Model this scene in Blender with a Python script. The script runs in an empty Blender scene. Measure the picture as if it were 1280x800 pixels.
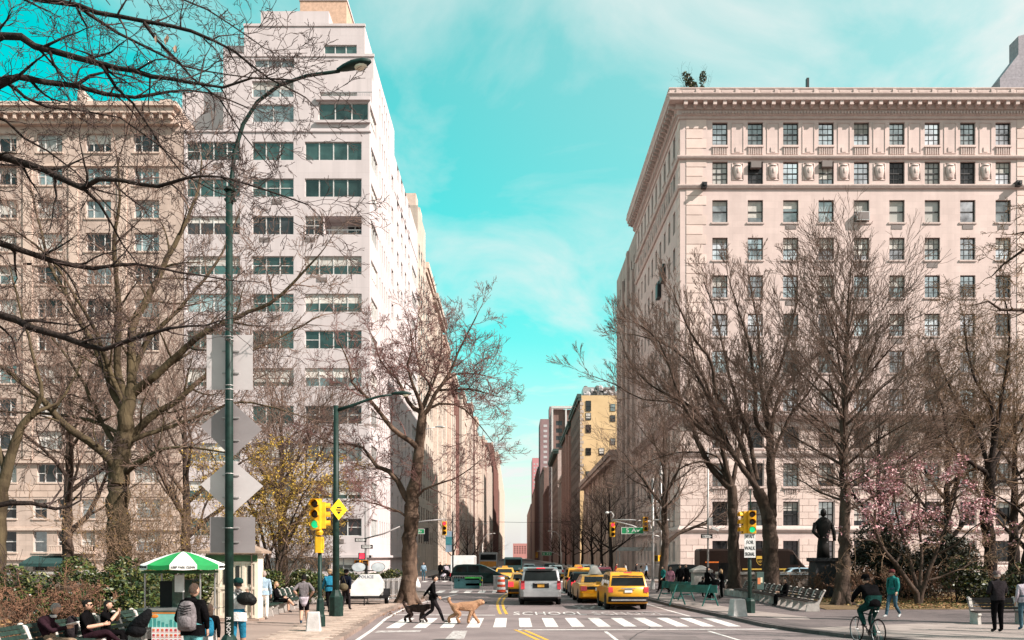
import bpy, math, random
import numpy as np
from mathutils import Vector, Matrix
sc = bpy.context.scene
COL = sc.collection
R = math.radians
rnd = random.Random(7)
FPX, VX, HY, CAMZ = 1130.0, 642.0, 696.0, 2.4      # lens in photograph pixels, vanishing point, eye height

# ------------------------------------------------------------------ camera, sky, sun, exposure
cam = bpy.data.cameras.new('camera'); camo = bpy.data.objects.new('camera', cam); COL.objects.link(camo)
camo.location = (0, 0, CAMZ); camo.rotation_euler = (R(90), 0, 0)
cam.sensor_width = 36; cam.lens = 36*FPX/1280
cam.shift_x = -(VX-640)/1280; cam.shift_y = (HY-400)/1280
cam.clip_start = 0.1; cam.clip_end = 6000
sc.camera = camo
SUN_EL, SUN_PHI = 38.0, 64.0                        # height; angle from straight behind the camera to the right
tosun = Vector((math.cos(R(SUN_EL))*math.sin(R(SUN_PHI)), -math.cos(R(SUN_EL))*math.cos(R(SUN_PHI)), math.sin(R(SUN_EL))))
sun = bpy.data.lights.new('sun', 'SUN'); suno = bpy.data.objects.new('sun', sun); COL.objects.link(suno)
sun.energy = 5.0; sun.angle = R(0.5); sun.color = (1.0, 0.915, 0.845)
suno.rotation_euler = tosun.to_track_quat('Z', 'Y').to_euler(); suno.location = (30, -20, 60)
world = bpy.data.worlds.new('World'); sc.world = world; world.use_nodes = True
def world_nodes():
    nt = world.node_tree; nt.nodes.clear(); N = nt.nodes.new; L = nt.links.new
    out = N('ShaderNodeOutputWorld'); bg = N('ShaderNodeBackground'); bg.inputs['Strength'].default_value = 0.105
    sky = N('ShaderNodeTexSky'); sky.sky_type = 'NISHITA'; sky.sun_disc = False
    sky.sun_elevation = R(SUN_EL); sky.sun_rotation = math.atan2(tosun.x, tosun.y)
    sky.air_density = 1.0; sky.dust_density = 1.2; sky.ozone_density = 1.0
    hs = N('ShaderNodeHueSaturation'); hs.inputs['Hue'].default_value = 0.397; hs.inputs['Saturation'].default_value = 1.62; hs.inputs['Value'].default_value = 1.02
    L(sky.outputs[0], hs.inputs['Color'])
    tc = N('ShaderNodeTexCoord'); sep = N('ShaderNodeSeparateXYZ'); L(tc.outputs['Generated'], sep.inputs[0])
    # thin high cloud: stretched noise on a plane high overhead
    mz = N('ShaderNodeMath'); mz.operation = 'MAXIMUM'; mz.inputs[1].default_value = 0.06; L(sep.outputs['Z'], mz.inputs[0])
    dx = N('ShaderNodeMath'); dx.operation = 'DIVIDE'; L(sep.outputs['X'], dx.inputs[0]); L(mz.outputs[0], dx.inputs[1])
    dy = N('ShaderNodeMath'); dy.operation = 'DIVIDE'; L(sep.outputs['Y'], dy.inputs[0]); L(mz.outputs[0], dy.inputs[1])
    cmb = N('ShaderNodeCombineXYZ'); L(dx.outputs[0], cmb.inputs[0]); L(dy.outputs[0], cmb.inputs[1])
    mp = N('ShaderNodeMapping'); mp.inputs['Scale'].default_value = (1.5, 0.8, 1); mp.inputs['Rotation'].default_value = (0, 0, R(-28)); mp.inputs['Location'].default_value = (2.3, 5.1, 0)
    L(cmb.outputs[0], mp.inputs[0])
    n1 = N('ShaderNodeTexNoise'); n1.inputs['Scale'].default_value = 1.0; n1.inputs['Detail'].default_value = 7; n1.inputs['Roughness'].default_value = 0.55; n1.inputs['Distortion'].default_value = 0.6
    L(mp.outputs[0], n1.inputs['Vector'])
    ramp = N('ShaderNodeValToRGB'); ramp.color_ramp.elements[0].position = 0.46; ramp.color_ramp.elements[1].position = 0.72
    ramp.color_ramp.elements[0].color = (0, 0, 0, 1); ramp.color_ramp.elements[1].color = (0.8, 0.8, 0.8, 1)
    L(n1.outputs['Fac'], ramp.inputs[0])
    hz = N('ShaderNodeMapRange'); hz.inputs['From Min'].default_value = 0.0; hz.inputs['From Max'].default_value = 0.26; hz.inputs['To Min'].default_value = 0.75; hz.inputs['To Max'].default_value = 0.0
    L(sep.outputs['Z'], hz.inputs['Value'])
    # the veil thickens towards the sun's side of the sky
    dot = N('ShaderNodeVectorMath'); dot.operation = 'DOT_PRODUCT'; dot.inputs[1].default_value = tosun; L(tc.outputs['Generated'], dot.inputs[0])
    vs = N('ShaderNodeMapRange'); vs.inputs['From Min'].default_value = -0.28; vs.inputs['From Max'].default_value = 0.9; vs.inputs['To Min'].default_value = 0.0; vs.inputs['To Max'].default_value = 0.95
    L(dot.outputs['Value'], vs.inputs['Value'])
    a1 = N('ShaderNodeMath'); a1.operation = 'MAXIMUM'; L(hz.outputs[0], a1.inputs[0]); L(vs.outputs[0], a1.inputs[1])
    a2 = N('ShaderNodeMath'); a2.operation = 'ADD'; a2.use_clamp = True; L(a1.outputs[0], a2.inputs[0])
    hm = N('ShaderNodeMath'); hm.operation = 'MULTIPLY'; hm.inputs[1].default_value = 0.85; L(ramp.outputs[0], hm.inputs[0]); L(hm.outputs[0], a2.inputs[1])
    mix = N('ShaderNodeMix'); mix.data_type = 'RGBA'; mix.inputs[7].default_value = (4.3, 4.45, 4.35, 1)
    L(a2.outputs[0], mix.inputs[0]); L(hs.outputs[0], mix.inputs[6])
    L(mix.outputs[2], bg.inputs['Color']); L(bg.outputs[0], out.inputs['Surface'])
world_nodes()
vs_ = sc.view_settings; sc.display_settings.display_device = 'sRGB'
vs_.view_transform = 'Standard'; vs_.look = 'None'; vs_.exposure = 1.0; vs_.gamma = 1.0; vs_.use_curve_mapping = False

# ------------------------------------------------------------------ materials
MATS = {}
def mat(name, col, rough=0.8, var=0.12, scale=3.0, bump=0.0, bscale=40.0, metal=0.0, spec=0.4, col2=None, obj_var=0.0, detail=5, stretch=None, emit=0.0, trans=0.0, stones=None, streak=0.0):
    """plain surface with a little grain, blotches and wear; obj_var shifts the value of each object a little"""
    if name in MATS: return MATS[name]
    m = bpy.data.materials.new(name); MATS[name] = m; m.use_nodes = True
    nt = m.node_tree; N = nt.nodes.new; L = nt.links.new
    b = nt.nodes['Principled BSDF']
    b.inputs['Roughness'].default_value = rough; b.inputs['Metallic'].default_value = metal; b.inputs['Specular IOR Level'].default_value = spec
    if trans: b.inputs['Transmission Weight'].default_value = trans
    if emit:
        b.inputs['Emission Color'].default_value = (*col, 1); b.inputs['Emission Strength'].default_value = emit
    tc = N('ShaderNodeTexCoord'); vec = tc.outputs['Object']
    geo = N('ShaderNodeNewGeometry'); vec = geo.outputs['Position']
    if stretch:
        mp = N('ShaderNodeMapping'); mp.inputs['Scale'].default_value = stretch; L(vec, mp.inputs[0]); vec = mp.outputs[0]
    n = N('ShaderNodeTexNoise'); n.inputs['Scale'].default_value = scale; n.inputs['Detail'].default_value = detail; n.inputs['Roughness'].default_value = 0.6
    L(vec, n.inputs['Vector'])
    c2 = col2 if col2 else tuple(min(1, c*(1-2*var)) for c in col)
    c1 = col if col2 else tuple(min(1, c*(1+var)) for c in col)
    mr = N('ShaderNodeMapRange'); mr.inputs['From Min'].default_value = 0.32; mr.inputs['From Max'].default_value = 0.68; L(n.outputs['Fac'], mr.inputs['Value'])
    mx = N('ShaderNodeMix'); mx.data_type = 'RGBA'; mx.inputs[6].default_value = (*c2, 1); mx.inputs[7].default_value = (*c1, 1)
    L(mr.outputs[0], mx.inputs[0]); colour = mx.outputs[2]
    if obj_var:
        oi = N('ShaderNodeObjectInfo'); om = N('ShaderNodeMapRange'); om.inputs['To Min'].default_value = 1-obj_var; om.inputs['To Max'].default_value = 1+obj_var
        L(oi.outputs['Random'], om.inputs['Value'])
        mm = N('ShaderNodeMix'); mm.data_type = 'RGBA'; mm.blend_type = 'MULTIPLY'; mm.inputs[0].default_value = 1
        cv = N('ShaderNodeCombineXYZ'); [L(om.outputs[0], cv.inputs[k]) for k in range(3)]
        L(colour, mm.inputs[6]); L(cv.outputs[0], mm.inputs[7]); colour = mm.outputs[2]
    def times(fac):
        nonlocal colour
        mm = N('ShaderNodeMix'); mm.data_type = 'RGBA'; mm.blend_type = 'MULTIPLY'; mm.inputs[0].default_value = 1
        cv = N('ShaderNodeCombineXYZ'); [L(fac, cv.inputs[k]) for k in range(3)]
        L(colour, mm.inputs[6]); L(cv.outputs[0], mm.inputs[7]); colour = mm.outputs[2]
    if stones:                                           # courses of w x h blocks that differ a little in shade
        sp = N('ShaderNodeSeparateXYZ'); L(geo.outputs['Position'], sp.inputs[0]); ad = N('ShaderNodeMath'); ad.operation = 'ADD'; L(sp.outputs[0], ad.inputs[0]); L(sp.outputs[1], ad.inputs[1])
        cb = N('ShaderNodeCombineXYZ'); L(ad.outputs[0], cb.inputs[0]); L(sp.outputs[2], cb.inputs[1])
        bt = N('ShaderNodeTexBrick'); bt.inputs['Scale'].default_value = 1; bt.inputs['Brick Width'].default_value = stones[0]; bt.inputs['Row Height'].default_value = stones[1]; bt.inputs['Mortar Size'].default_value = stones[3]
        lo = 1-stones[2]; bt.inputs['Color1'].default_value = (1, 1, 1, 1); bt.inputs['Color2'].default_value = (lo, lo, lo, 1); bt.inputs['Mortar'].default_value = (lo*.86, lo*.86, lo*.86, 1); L(cb.outputs[0], bt.inputs['Vector'])
        sr = N('ShaderNodeSeparateColor'); L(bt.outputs['Color'], sr.inputs[0]); times(sr.outputs[0])
    if streak:
        mp2 = N('ShaderNodeMapping'); mp2.inputs['Scale'].default_value = (1.3, 1.3, .06); L(geo.outputs['Position'], mp2.inputs[0])
        n3 = N('ShaderNodeTexNoise'); n3.inputs['Scale'].default_value = 1; n3.inputs['Detail'].default_value = 6; L(mp2.outputs[0], n3.inputs['Vector'])
        m3 = N('ShaderNodeMapRange'); m3.inputs['From Min'].default_value = .35; m3.inputs['From Max'].default_value = .6; m3.inputs['To Min'].default_value = 1-streak; m3.inputs['To Max'].default_value = 1; L(n3.outputs['Fac'], m3.inputs['Value']); times(m3.outputs[0])
    L(colour, b.inputs['Base Color'])
    if bump:
        n2 = N('ShaderNodeTexNoise'); n2.inputs['Scale'].default_value = bscale; n2.inputs['Detail'].default_value = 6; L(vec, n2.inputs['Vector'])
        bp = N('ShaderNodeBump'); bp.inputs['Strength'].default_value = bump; bp.inputs['Distance'].default_value = 0.05; L(n2.outputs['Fac'], bp.inputs['Height']); L(bp.outputs[0], b.inputs['Normal'])
    return m
def glass(name, col, rough=0.04, ior=1.6, spec=0.6, metal=0.0):
    m = mat(name, col, rough=rough, var=0.35, scale=0.6, spec=spec, metal=metal, obj_var=0.5)
    m.node_tree.nodes['Principled BSDF'].inputs['IOR'].default_value = ior
    return m
def lamp_mat(name, col, e):
    return mat(name, col, rough=0.3, var=0.05, emit=e)

# ------------------------------------------------------------------ mesh building
def V3(*a): return Vector(a)
def P(px, py, Y): return Vector(((px-VX)*Y/FPX, Y, CAMZ+(HY-py)*Y/FPX))
def G(px, py, z=0.0):
    Y = (CAMZ-z)*FPX/(py-HY); return Vector(((px-VX)*Y/FPX, Y, z))
def X(px, Y): return (px-VX)*Y/FPX
def Z(py, Y): return CAMZ+(HY-py)*Y/FPX
class MB:
    def __init__(s): s.v = []; s.f = []; s.m = []
    def add(s, vs, fs, mi=0):
        k = len(s.v); s.v.extend([tuple(v) for v in vs]); s.f.extend([tuple(k+i for i in f) for f in fs]); s.m.extend([mi]*len(fs)); return s
    def box(s, x0, x1, y0, y1, z0, z1, mi=0, M=None):
        vs = [Vector(p) for p in ((x0,y0,z0),(x1,y0,z0),(x1,y1,z0),(x0,y1,z0),(x0,y0,z1),(x1,y0,z1),(x1,y1,z1),(x0,y1,z1))]
        if M is not None: vs = [M @ v for v in vs]
        return s.add(vs, [(0,3,2,1),(4,5,6,7),(0,1,5,4),(1,2,6,5),(2,3,7,6),(3,0,4,7)], mi)
    def cbox(s, c, sx, sy, sz, mi=0, rot=None, taper=1.0):
        M = Matrix.Translation(c) @ (rot.to_4x4() if rot is not None else Matrix.Identity(4))
        t = taper; vs = [M @ Vector(p) for p in ((-sx/2,-sy/2,-sz/2),(sx/2,-sy/2,-sz/2),(sx/2,sy/2,-sz/2),(-sx/2,sy/2,-sz/2),(-sx/2*t,-sy/2*t,sz/2),(sx/2*t,-sy/2*t,sz/2),(sx/2*t,sy/2*t,sz/2),(-sx/2*t,sy/2*t,sz/2))]
        return s.add(vs, [(0,3,2,1),(4,5,6,7),(0,1,5,4),(1,2,6,5),(2,3,7,6),(3,0,4,7)], mi)
    def quad(s, a, b, c, d, mi=0): return s.add([a, b, c, d], [(0,1,2,3)], mi)
    def tube(s, pts, rad, n=8, mi=0, caps=True):
        pts = [Vector(p) for p in pts]; rad = rad if isinstance(rad, (list, tuple)) else [rad]*len(pts)
        vs = []; fs = []; ref = None
        for i, p in enumerate(pts):
            t = (pts[min(i+1, len(pts)-1)]-pts[max(i-1, 0)]).normalized()
            if ref is None:
                ref = t.cross(Vector((0.31, 0.17, 0.93)))
                if ref.length < 0.1: ref = t.cross(Vector((1, 0, 0)))
            a = (ref - t*ref.dot(t)).normalized(); b = t.cross(a); ref = a
            for k in range(n):
                an = 2*math.pi*(k+0.5)/n; vs.append(p+(a*math.cos(an)+b*math.sin(an))*rad[i])
        for i in range(len(pts)-1):
            for k in range(n): fs.append((i*n+k, i*n+(k+1) % n, (i+1)*n+(k+1) % n, (i+1)*n+k))
        if caps: fs.append(tuple(range(n-1, -1, -1))); fs.append(tuple((len(pts)-1)*n+k for k in range(n)))
        return s.add(vs, fs, mi)
    def lathe(s, prof, n=16, c=(0,0,0), mi=0, axis='z', a0=0.0, a1=2*math.pi, cap=True):
        c = Vector(c); vs = []; fs = []; full = abs(a1-a0-2*math.pi) < 1e-6; nn = n if full else n+1
        for r, h in prof:
            for k in range(nn):
                an = a0+(a1-a0)*k/n; q = (r*math.cos(an), r*math.sin(an), h)
                if axis == 'x': q = (h, q[0], q[1])
                elif axis == 'y': q = (q[0], h, q[1])
                vs.append(c+Vector(q))
        for i in range(len(prof)-1):
            for k in range(n): fs.append((i*nn+k, i*nn+(k+1) % nn, (i+1)*nn+(k+1) % nn, (i+1)*nn+k))
        if cap and full:
            if prof[0][0] > 1e-4: fs.append(tuple(range(nn-1, -1, -1)))
            if prof[-1][0] > 1e-4: fs.append(tuple((len(prof)-1)*nn+k for k in range(nn)))
        return s.add(vs, fs, mi)
    def prism(s, poly, axis, h0, h1, mi=0):
        """poly: 2-D outline; axis: the direction it is pushed along"""
        def q(a, b, h): return {'x': (h, a, b), 'y': (a, h, b), 'z': (a, b, h)}[axis]
        n = len(poly); vs = [q(a, b, h0) for a, b in poly]+[q(a, b, h1) for a, b in poly]
        fs = [tuple(range(n-1, -1, -1)), tuple(range(n, 2*n))]+[(i, (i+1) % n, n+(i+1) % n, n+i) for i in range(n)]
        return s.add(vs, fs, mi)
    def loft(s, rings, mi=0, caps=True):
        n = len(rings[0]); vs = [p for r in rings for p in r]; fs = []
        for i in range(len(rings)-1):
            for k in range(n): fs.append((i*n+k, i*n+(k+1) % n, (i+1)*n+(k+1) % n, (i+1)*n+k))
        if caps: fs.append(tuple(range(n-1, -1, -1))); fs.append(tuple((len(rings)-1)*n+k for k in range(n)))
        return s.add(vs, fs, mi)
    def ball(s, c, rx, ry, rz, n=10, m=7, mi=0, rot=None):
        vs = []; fs = []; c = Vector(c)
        for j in range(m+1):
            t = math.pi*j/m
            for k in range(n):
                a = 2*math.pi*k/n; q = Vector((rx*math.sin(t)*math.cos(a), ry*math.sin(t)*math.sin(a), rz*math.cos(t)))
                vs.append(c+(rot @ q if rot is not None else q))
        for j in range(m):
            for k in range(n): fs.append((j*n+k, (j+1)*n+k, (j+1)*n+(k+1) % n, j*n+(k+1) % n))
        return s.add(vs, fs, mi)
    def mesh(s, name, mats, smooth=False):
        me = bpy.data.meshes.new(name); me.from_pydata(s.v, [], s.f)
        for m in (mats if isinstance(mats, (list, tuple)) else [mats]): me.materials.append(m)
        me.polygons.foreach_set('material_index', s.m)
        if smooth: me.polygons.foreach_set('use_smooth', [True]*len(s.f))
        me.update(); return me
    def build(s, name, mats, parent=None, smooth=False, loc=None):
        return inst(name, s.mesh(name, mats, smooth), parent, loc)
def inst(name, me, parent=None, loc=None, rz=0.0, scale=None):
    o = bpy.data.objects.new(name, me); COL.objects.link(o)
    if parent is not None: o.parent = parent
    if loc is not None: o.location = loc
    if rz: o.rotation_euler = (0, 0, rz)
    if scale: o.scale = scale
    return o
def tag(o, label=None, cat=None, group=None, kind=None):
    if label: o['label'] = label
    if cat: o['category'] = cat
    if group: o['group'] = group
    if kind: o['kind'] = kind
    return o
def thing(name, label, cat, loc=(0,0,0), rz=0.0, group=None):
    o = bpy.data.objects.new(name, None); COL.objects.link(o); o.location = loc; o.rotation_euler = (0, 0, rz); o.empty_display_size = 0.2
    return tag(o, label, cat, group)
def copy_tree(o, parent=None):
    c = o.copy(); COL.objects.link(c); c.parent = parent
    for ch in list(o.children): copy_tree(ch, c)
    return c
def pieces(parent, name, me, places, limit=300):
    """alike pieces sharing one mesh; what is past the limit is one joined part. places: (loc, rz, scale)"""
    for loc, rz, scl in places[:limit]: inst(name, me, parent, loc, rz, scl)
    if len(places) > limit:
        mb = MB(); mm = list(me.materials)
        for loc, rz, scl in places[limit:]:
            M = Matrix.LocRotScale(Vector(loc), Matrix.Rotation(rz, 3, 'Z'), Vector(scl or (1,1,1)))
            mb.add([M @ v.co for v in me.vertices], [tuple(p.vertices) for p in me.polygons])
        mb.build(name, mm, parent)['kind'] = 'stuff'
def text_mesh(name, body, size, m, align='CENTER', extrude=0.004, xs=1.0, spacing=1.0):
    cu = bpy.data.curves.new(name, 'FONT'); cu.body = body; cu.size = size; cu.align_x = align; cu.align_y = 'CENTER'; cu.extrude = extrude; cu.resolution_u = 2; cu.space_character = spacing
    o = bpy.data.objects.new(name, cu); COL.objects.link(o)
    me = bpy.data.meshes.new_from_object(o); bpy.data.objects.remove(o); bpy.data.curves.remove(cu)
    for v in me.vertices: v.co.x *= xs
    me.materials.clear(); me.materials.append(m); me.name = name
    return me
def text(name, body, size, m, parent, loc, rot, xs=1.0, spacing=1.0):
    o = bpy.data.objects.new(name, text_mesh(name, body, size, m, xs=xs, spacing=spacing)); COL.objects.link(o); o.parent = parent; o.location = loc; o.rotation_euler = rot
    return o
def structure(o, label=None):
    o['kind'] = 'structure'
    if label: o['label'] = label
    return o
# ------------------------------------------------------------------ the ground, roads, kerbs and markings
M_asph = mat('asphalt', (0.225, 0.178, 0.172), 0.9, col2=(0.16, 0.124, 0.122), scale=0.7, bump=0.35, bscale=60)
M_asph2 = mat('asphalt_old', (0.15, 0.12, 0.118), 0.92, col2=(0.105, 0.083, 0.082), scale=0.45, bump=0.4, bscale=50)
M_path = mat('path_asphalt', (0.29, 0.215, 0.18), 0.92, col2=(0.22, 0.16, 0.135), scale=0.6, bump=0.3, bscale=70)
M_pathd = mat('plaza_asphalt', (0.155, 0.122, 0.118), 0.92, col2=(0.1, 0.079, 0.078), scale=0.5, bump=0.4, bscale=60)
M_conc = mat("pavement_concrete", (0.31, 0.255, 0.23), 0.9, col2=(0.225, 0.18, 0.165), scale=1.2, bump=0.2, bscale=50)
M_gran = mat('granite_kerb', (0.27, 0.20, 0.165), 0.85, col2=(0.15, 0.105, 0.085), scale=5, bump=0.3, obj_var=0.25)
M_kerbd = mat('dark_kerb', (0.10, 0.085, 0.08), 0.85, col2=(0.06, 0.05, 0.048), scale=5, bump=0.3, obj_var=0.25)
M_cob = mat('paving_block', (0.42, 0.32, 0.26), 0.9, col2=(0.3, 0.225, 0.185), scale=6, bump=0.3, obj_var=0.22)
M_soil = mat('bed_soil', (0.105, 0.062, 0.035), 0.95, col2=(0.055, 0.033, 0.02), scale=2.0, bump=0.8, bscale=25)
M_dry = mat('dry_lawn', (0.19, 0.125, 0.058), 0.95, col2=(0.105, 0.062, 0.03), scale=1.6, bump=0.8, bscale=30)
def paint(name, col, worn):
    m = mat(name, col, 0.75, var=0.06, scale=8)
    nt = m.node_tree; b = nt.nodes['Principled BSDF']; src = b.inputs['Base Color'].links[0].from_socket
    geo = nt.nodes.new('ShaderNodeNewGeometry'); n = nt.nodes.new('ShaderNodeTexNoise'); n.inputs['Scale'].default_value = 7; n.inputs['Detail'].default_value = 9; n.inputs['Roughness'].default_value = 0.75
    nt.links.new(geo.outputs['Position'], n.inputs['Vector'])
    mr = nt.nodes.new('ShaderNodeMapRange'); mr.inputs['From Min'].default_value = worn-0.05; mr.inputs['From Max'].default_value = worn+0.05; nt.links.new(n.outputs['Fac'], mr.inputs['Value'])
    mx = nt.nodes.new('ShaderNodeMix'); mx.data_type = 'RGBA'; mx.inputs[6].default_value = (0.21, 0.168, 0.16, 1)
    nt.links.new(mr.outputs[0], mx.inputs[0]); nt.links.new(src, mx.inputs[7]); nt.links.new(mx.outputs[2], b.inputs['Base Color'])
    return m
M_white = paint('road_white', (0.64, 0.60, 0.57), 0.425)
M_worn = paint('road_white_worn', (0.50, 0.47, 0.45), 0.49)
M_yel = paint('road_yellow', (0.62, 0.33, 0.03), 0.39)

def sheet(name, poly, z, m, res=None):
    mb = MB(); mb.add([(x, y, z) for x, y in poly], [tuple(range(len(poly)))]); return structure(mb.build(name, m))
def slab(name, poly, z0, z1, m):
    mb = MB(); mb.prism(poly, 'z', z0, z1); return structure(mb.build(name, m))
sheet('ground', [(-2500,-300),(2500,-300),(2500,4000),(-2500,4000)], -0.03, M_soil)
# kerb lines of the park drive (metres), from near to far
LK = [(-3.6, 4), (-4.6, 18), (-5.0, 26), (-5.15, 30), (-5.45, 35), (-5.55, 41), (-5.35, 46), (-4.95, 50), (-4.8, 54), (-5.4, 58.5), (-7.4, 63), (-11, 66), (-15, 67)]
RK = [(14.5, 20), (11.4, 24.5), (9.9, 26.8), (9.1, 29), (8.65, 31), (8.4, 35), (7.95, 40), (7.65, 44.5), (7.45, 50), (7.5, 55), (8.2, 60), (10.2, 64.5), (13.5, 67), (17, 67.6)]
road = [(x, y) for x, y in LK]+[(-15, 67)]+[(17, 67.6)]+[(x, y) for x, y in reversed(RK)]+[(16, 4)]
sheet('park_drive', [(-3.6,4)]+LK[1:]+list(reversed(RK))+[(18,16),(18,4)], 0.0, M_asph)
sheet('avenue_roadway', [(-260,67.0),(-15,67.0),(17,67.6),(300,67.6),(300,85.0),(12.2,85.0),(-9.8,85.0),(-260,85.0)], 0.0, M_asph2)
sheet('street_roadway', [(-9.8,85.0),(12.2,85.0),(12.2,1600),(-9.8,1600)], 0.0, M_asph2)
PZ = 0.10
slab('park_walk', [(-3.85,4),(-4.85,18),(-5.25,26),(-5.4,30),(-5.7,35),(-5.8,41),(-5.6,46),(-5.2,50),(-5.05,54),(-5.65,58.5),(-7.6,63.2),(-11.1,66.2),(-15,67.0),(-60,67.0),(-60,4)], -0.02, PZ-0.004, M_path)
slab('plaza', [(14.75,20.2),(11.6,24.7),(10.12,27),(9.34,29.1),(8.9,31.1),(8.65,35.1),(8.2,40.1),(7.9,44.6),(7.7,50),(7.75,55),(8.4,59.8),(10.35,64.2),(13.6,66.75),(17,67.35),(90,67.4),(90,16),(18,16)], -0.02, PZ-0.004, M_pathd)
# a pale concrete strip just behind the kerb on the plaza side, and one towards the viewer
slab('plaza_pavement', [(8.78,34.9),(9.7,34.9),(9.9,33.2),(10.9,33.2),(11.2,34.6),(9.9,40),(9.3,47),(9.0,56),(7.86,55),(7.82,50),(8.02,44.6),(8.32,40.1)], 0.05, PZ+0.004, M_conc)
slab('front_pavement', [(9.45,29.15),(10.2,27.1),(11.7,24.8),(14.8,20.4),(18,16.2),(60,16.2),(60,31.2),(14,31.2)], 0.05, PZ+0.003, M_conc)
slab('avenue_pavement', [(-260,85.15),(-14.2,85.15),(-10,85.15),(-9.95,90),(-9.95,1600),(-14.4,1600),(-14.4,91),(-260,91)], -0.02, PZ+0.03, M_conc)
slab('avenue_pavement', [(300,85.15),(12.35,85.15),(12.35,1600),(16.6,1600),(16.6,91),(300,91)], -0.02, PZ+0.03, M_conc)
# kerbs: each stone its own piece
def kerb(name, line, m, w=0.2, top=PZ+0.012, step=1.3, side=1):
    root = thing(name, None, None); structure(root)
    me = MB().box(-0.5, 0.5, -0.5, 0.5, 0, 1).mesh('kerb_stone', m)
    pts = [Vector((x, y)) for x, y in line]
    for a, b in zip(pts, pts[1:]):
        d = b-a; n = max(1, round(d.length/step)); an = math.atan2(d.y, d.x)
        for k in range(n):
            c = a+d*((k+0.5)/n)
            inst('kerb_stone', me, root, (c.x, c.y, -0.02), an, (d.length/n-0.018, w, top+0.02+rnd.uniform(-.004, .006)))
kerb('park_kerb', LK, M_gran, 0.24)
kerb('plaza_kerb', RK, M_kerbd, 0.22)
kerb('avenue_kerb', [(-60,85.0),(-9.9,85.0),(-9.9,140)], M_gran, 0.2, 0.145, 2.4)
kerb('avenue_kerb', [(60,85.0),(12.3,85.0),(12.3,140)], M_gran, 0.2, 0.145, 2.4)
# block paving behind the park kerb
root = structure(thing('kerbside_paving', None, None))
me = MB().box(-0.5, 0.5, -0.5, 0.5, 0, 1).mesh('paving_block', M_cob)
places = []
lk = [(x, y) for x, y in LK if y < 56]
def lkx(y):
    for (x0, y0), (x1, y1) in zip(LK, LK[1:]):
        if y0 <= y <= y1: return x0+(x1-x0)*(y-y0)/(y1-y0)
    return -5
y = 24.0; k = 0
while y < 45:
    w = 0.42; n = 4 if y < 34 else 5
    for j in range(n):
        places.append(((lkx(y)-0.36-j*0.46-(0.2 if k % 2 else 0), y, 0.02), rnd.uniform(-.03, .03), (0.44, w-0.03, PZ-0.012+rnd.uniform(-.006, .01))))
    y += w; k += 1
places.sort(key=lambda p: p[0][1])
pieces(root, 'paving_block', me, places)
# planting beds
slab('planting_bed', [(-60,12),(-12.3,12),(-12.1,31),(-11.6,44),(-11.3,60),(-60,60)], 0.0, PZ+0.03, M_soil)
slab('lawn', [(13.6,39.4),(60,40.2),(60,58.5),(15.6,58.5),(14.6,50)], 0.0, PZ+0.03, M_dry)
# plaza bed edge, a thin line of pale stone
# crosswalks, stop lines, lane lines (each stripe a piece)
def marks(name, quads, m, z=0.004):
    root = structure(thing(name, None, None))
    for q in quads:
        mb = MB(); mb.add([(x, y, z) for x, y in q], [tuple(range(len(q)))]); mb.build('stripe', m, root)
    return root
def yfar(x): return 35.4+0.02*x
def ynear(x): return 30.4+0.10*(x+4) if x < 2 else 31.0+0.02*(x-2)
qs = []
x = -4.3
while x < 8.0:
    qs.append([(x, ynear(x)), (x+0.44, ynear(x+0.44)), (x+0.44, yfar(x+0.44)), (x, yfar(x))]); x += 0.90
marks('near_crosswalk', qs, M_white)
marks('stop_line', [[(0.15, 29.55), (10.3, 29.9), (10.3, 30.15), (0.15, 29.8)], [(-4.9, 37.3), (-0.75, 37.0), (-0.75, 37.25), (-4.9, 37.55)]], M_white)
qs = []; x = -6.2
while x < 9.5:
    qs.append([(x, 60.2), (x+0.45, 60.2), (x+0.45, 64.0), (x, 64.0)]); x += 0.95
marks('avenue_crosswalk', qs, M_white)
qs = []; x = -8.8
while x < 12:
    qs.append([(x, 85.9), (x+0.45, 85.9), (x+0.45, 89.3), (x, 89.3)]); x += 0.95
marks('street_crosswalk', qs, M_white)
def strip(pts, w):
    out = []
    for (x0, y0), (x1, y1) in zip(pts, pts[1:]): out.append([(x0-w/2, y0), (x0+w/2, y0), (x1+w/2, y1), (x1-w/2, y1)])
    return out
near = [(2.2, 17), (1.35, 22), (0.72, 26), (0.2, 29), (0.05, 29.7)]
far = [(-0.55, 37.8), (-0.72, 42), (-0.85, 47), (-0.8, 53), (-0.45, 59)]
marks('centre_line', strip(near, 0.12)+strip([(x+0.26, y) for x, y in near], 0.12)+strip(far, 0.12)+strip([(x+0.26, y) for x, y in far], 0.12), M_yel)
edge = [(x+0.5, y) for x, y in LK if 18 <= y <= 47]
marks('edge_line', strip(edge, 0.13)+strip([(-4.8, 47), (-4.2, 52), (-3.6, 58)], 0.13)+strip([(7.1, 36.5), (6.9, 41), (6.75, 47)], 0.13)+strip([(3.0, 22), (2.95, 29)], 0.11)+strip([(6.6, 24), (6.3, 29.2)], 0.11), M_white)
qs = [[(-4.4, 28.6), (-3.0, 28.9), (-3.0, 29.5), (-4.4, 29.3)], [(-2.0, 26.4), (-1.45, 26.4), (-1.5, 29.3), (-1.95, 29.3)]]
marks('worn_patch', qs, M_worn)
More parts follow.
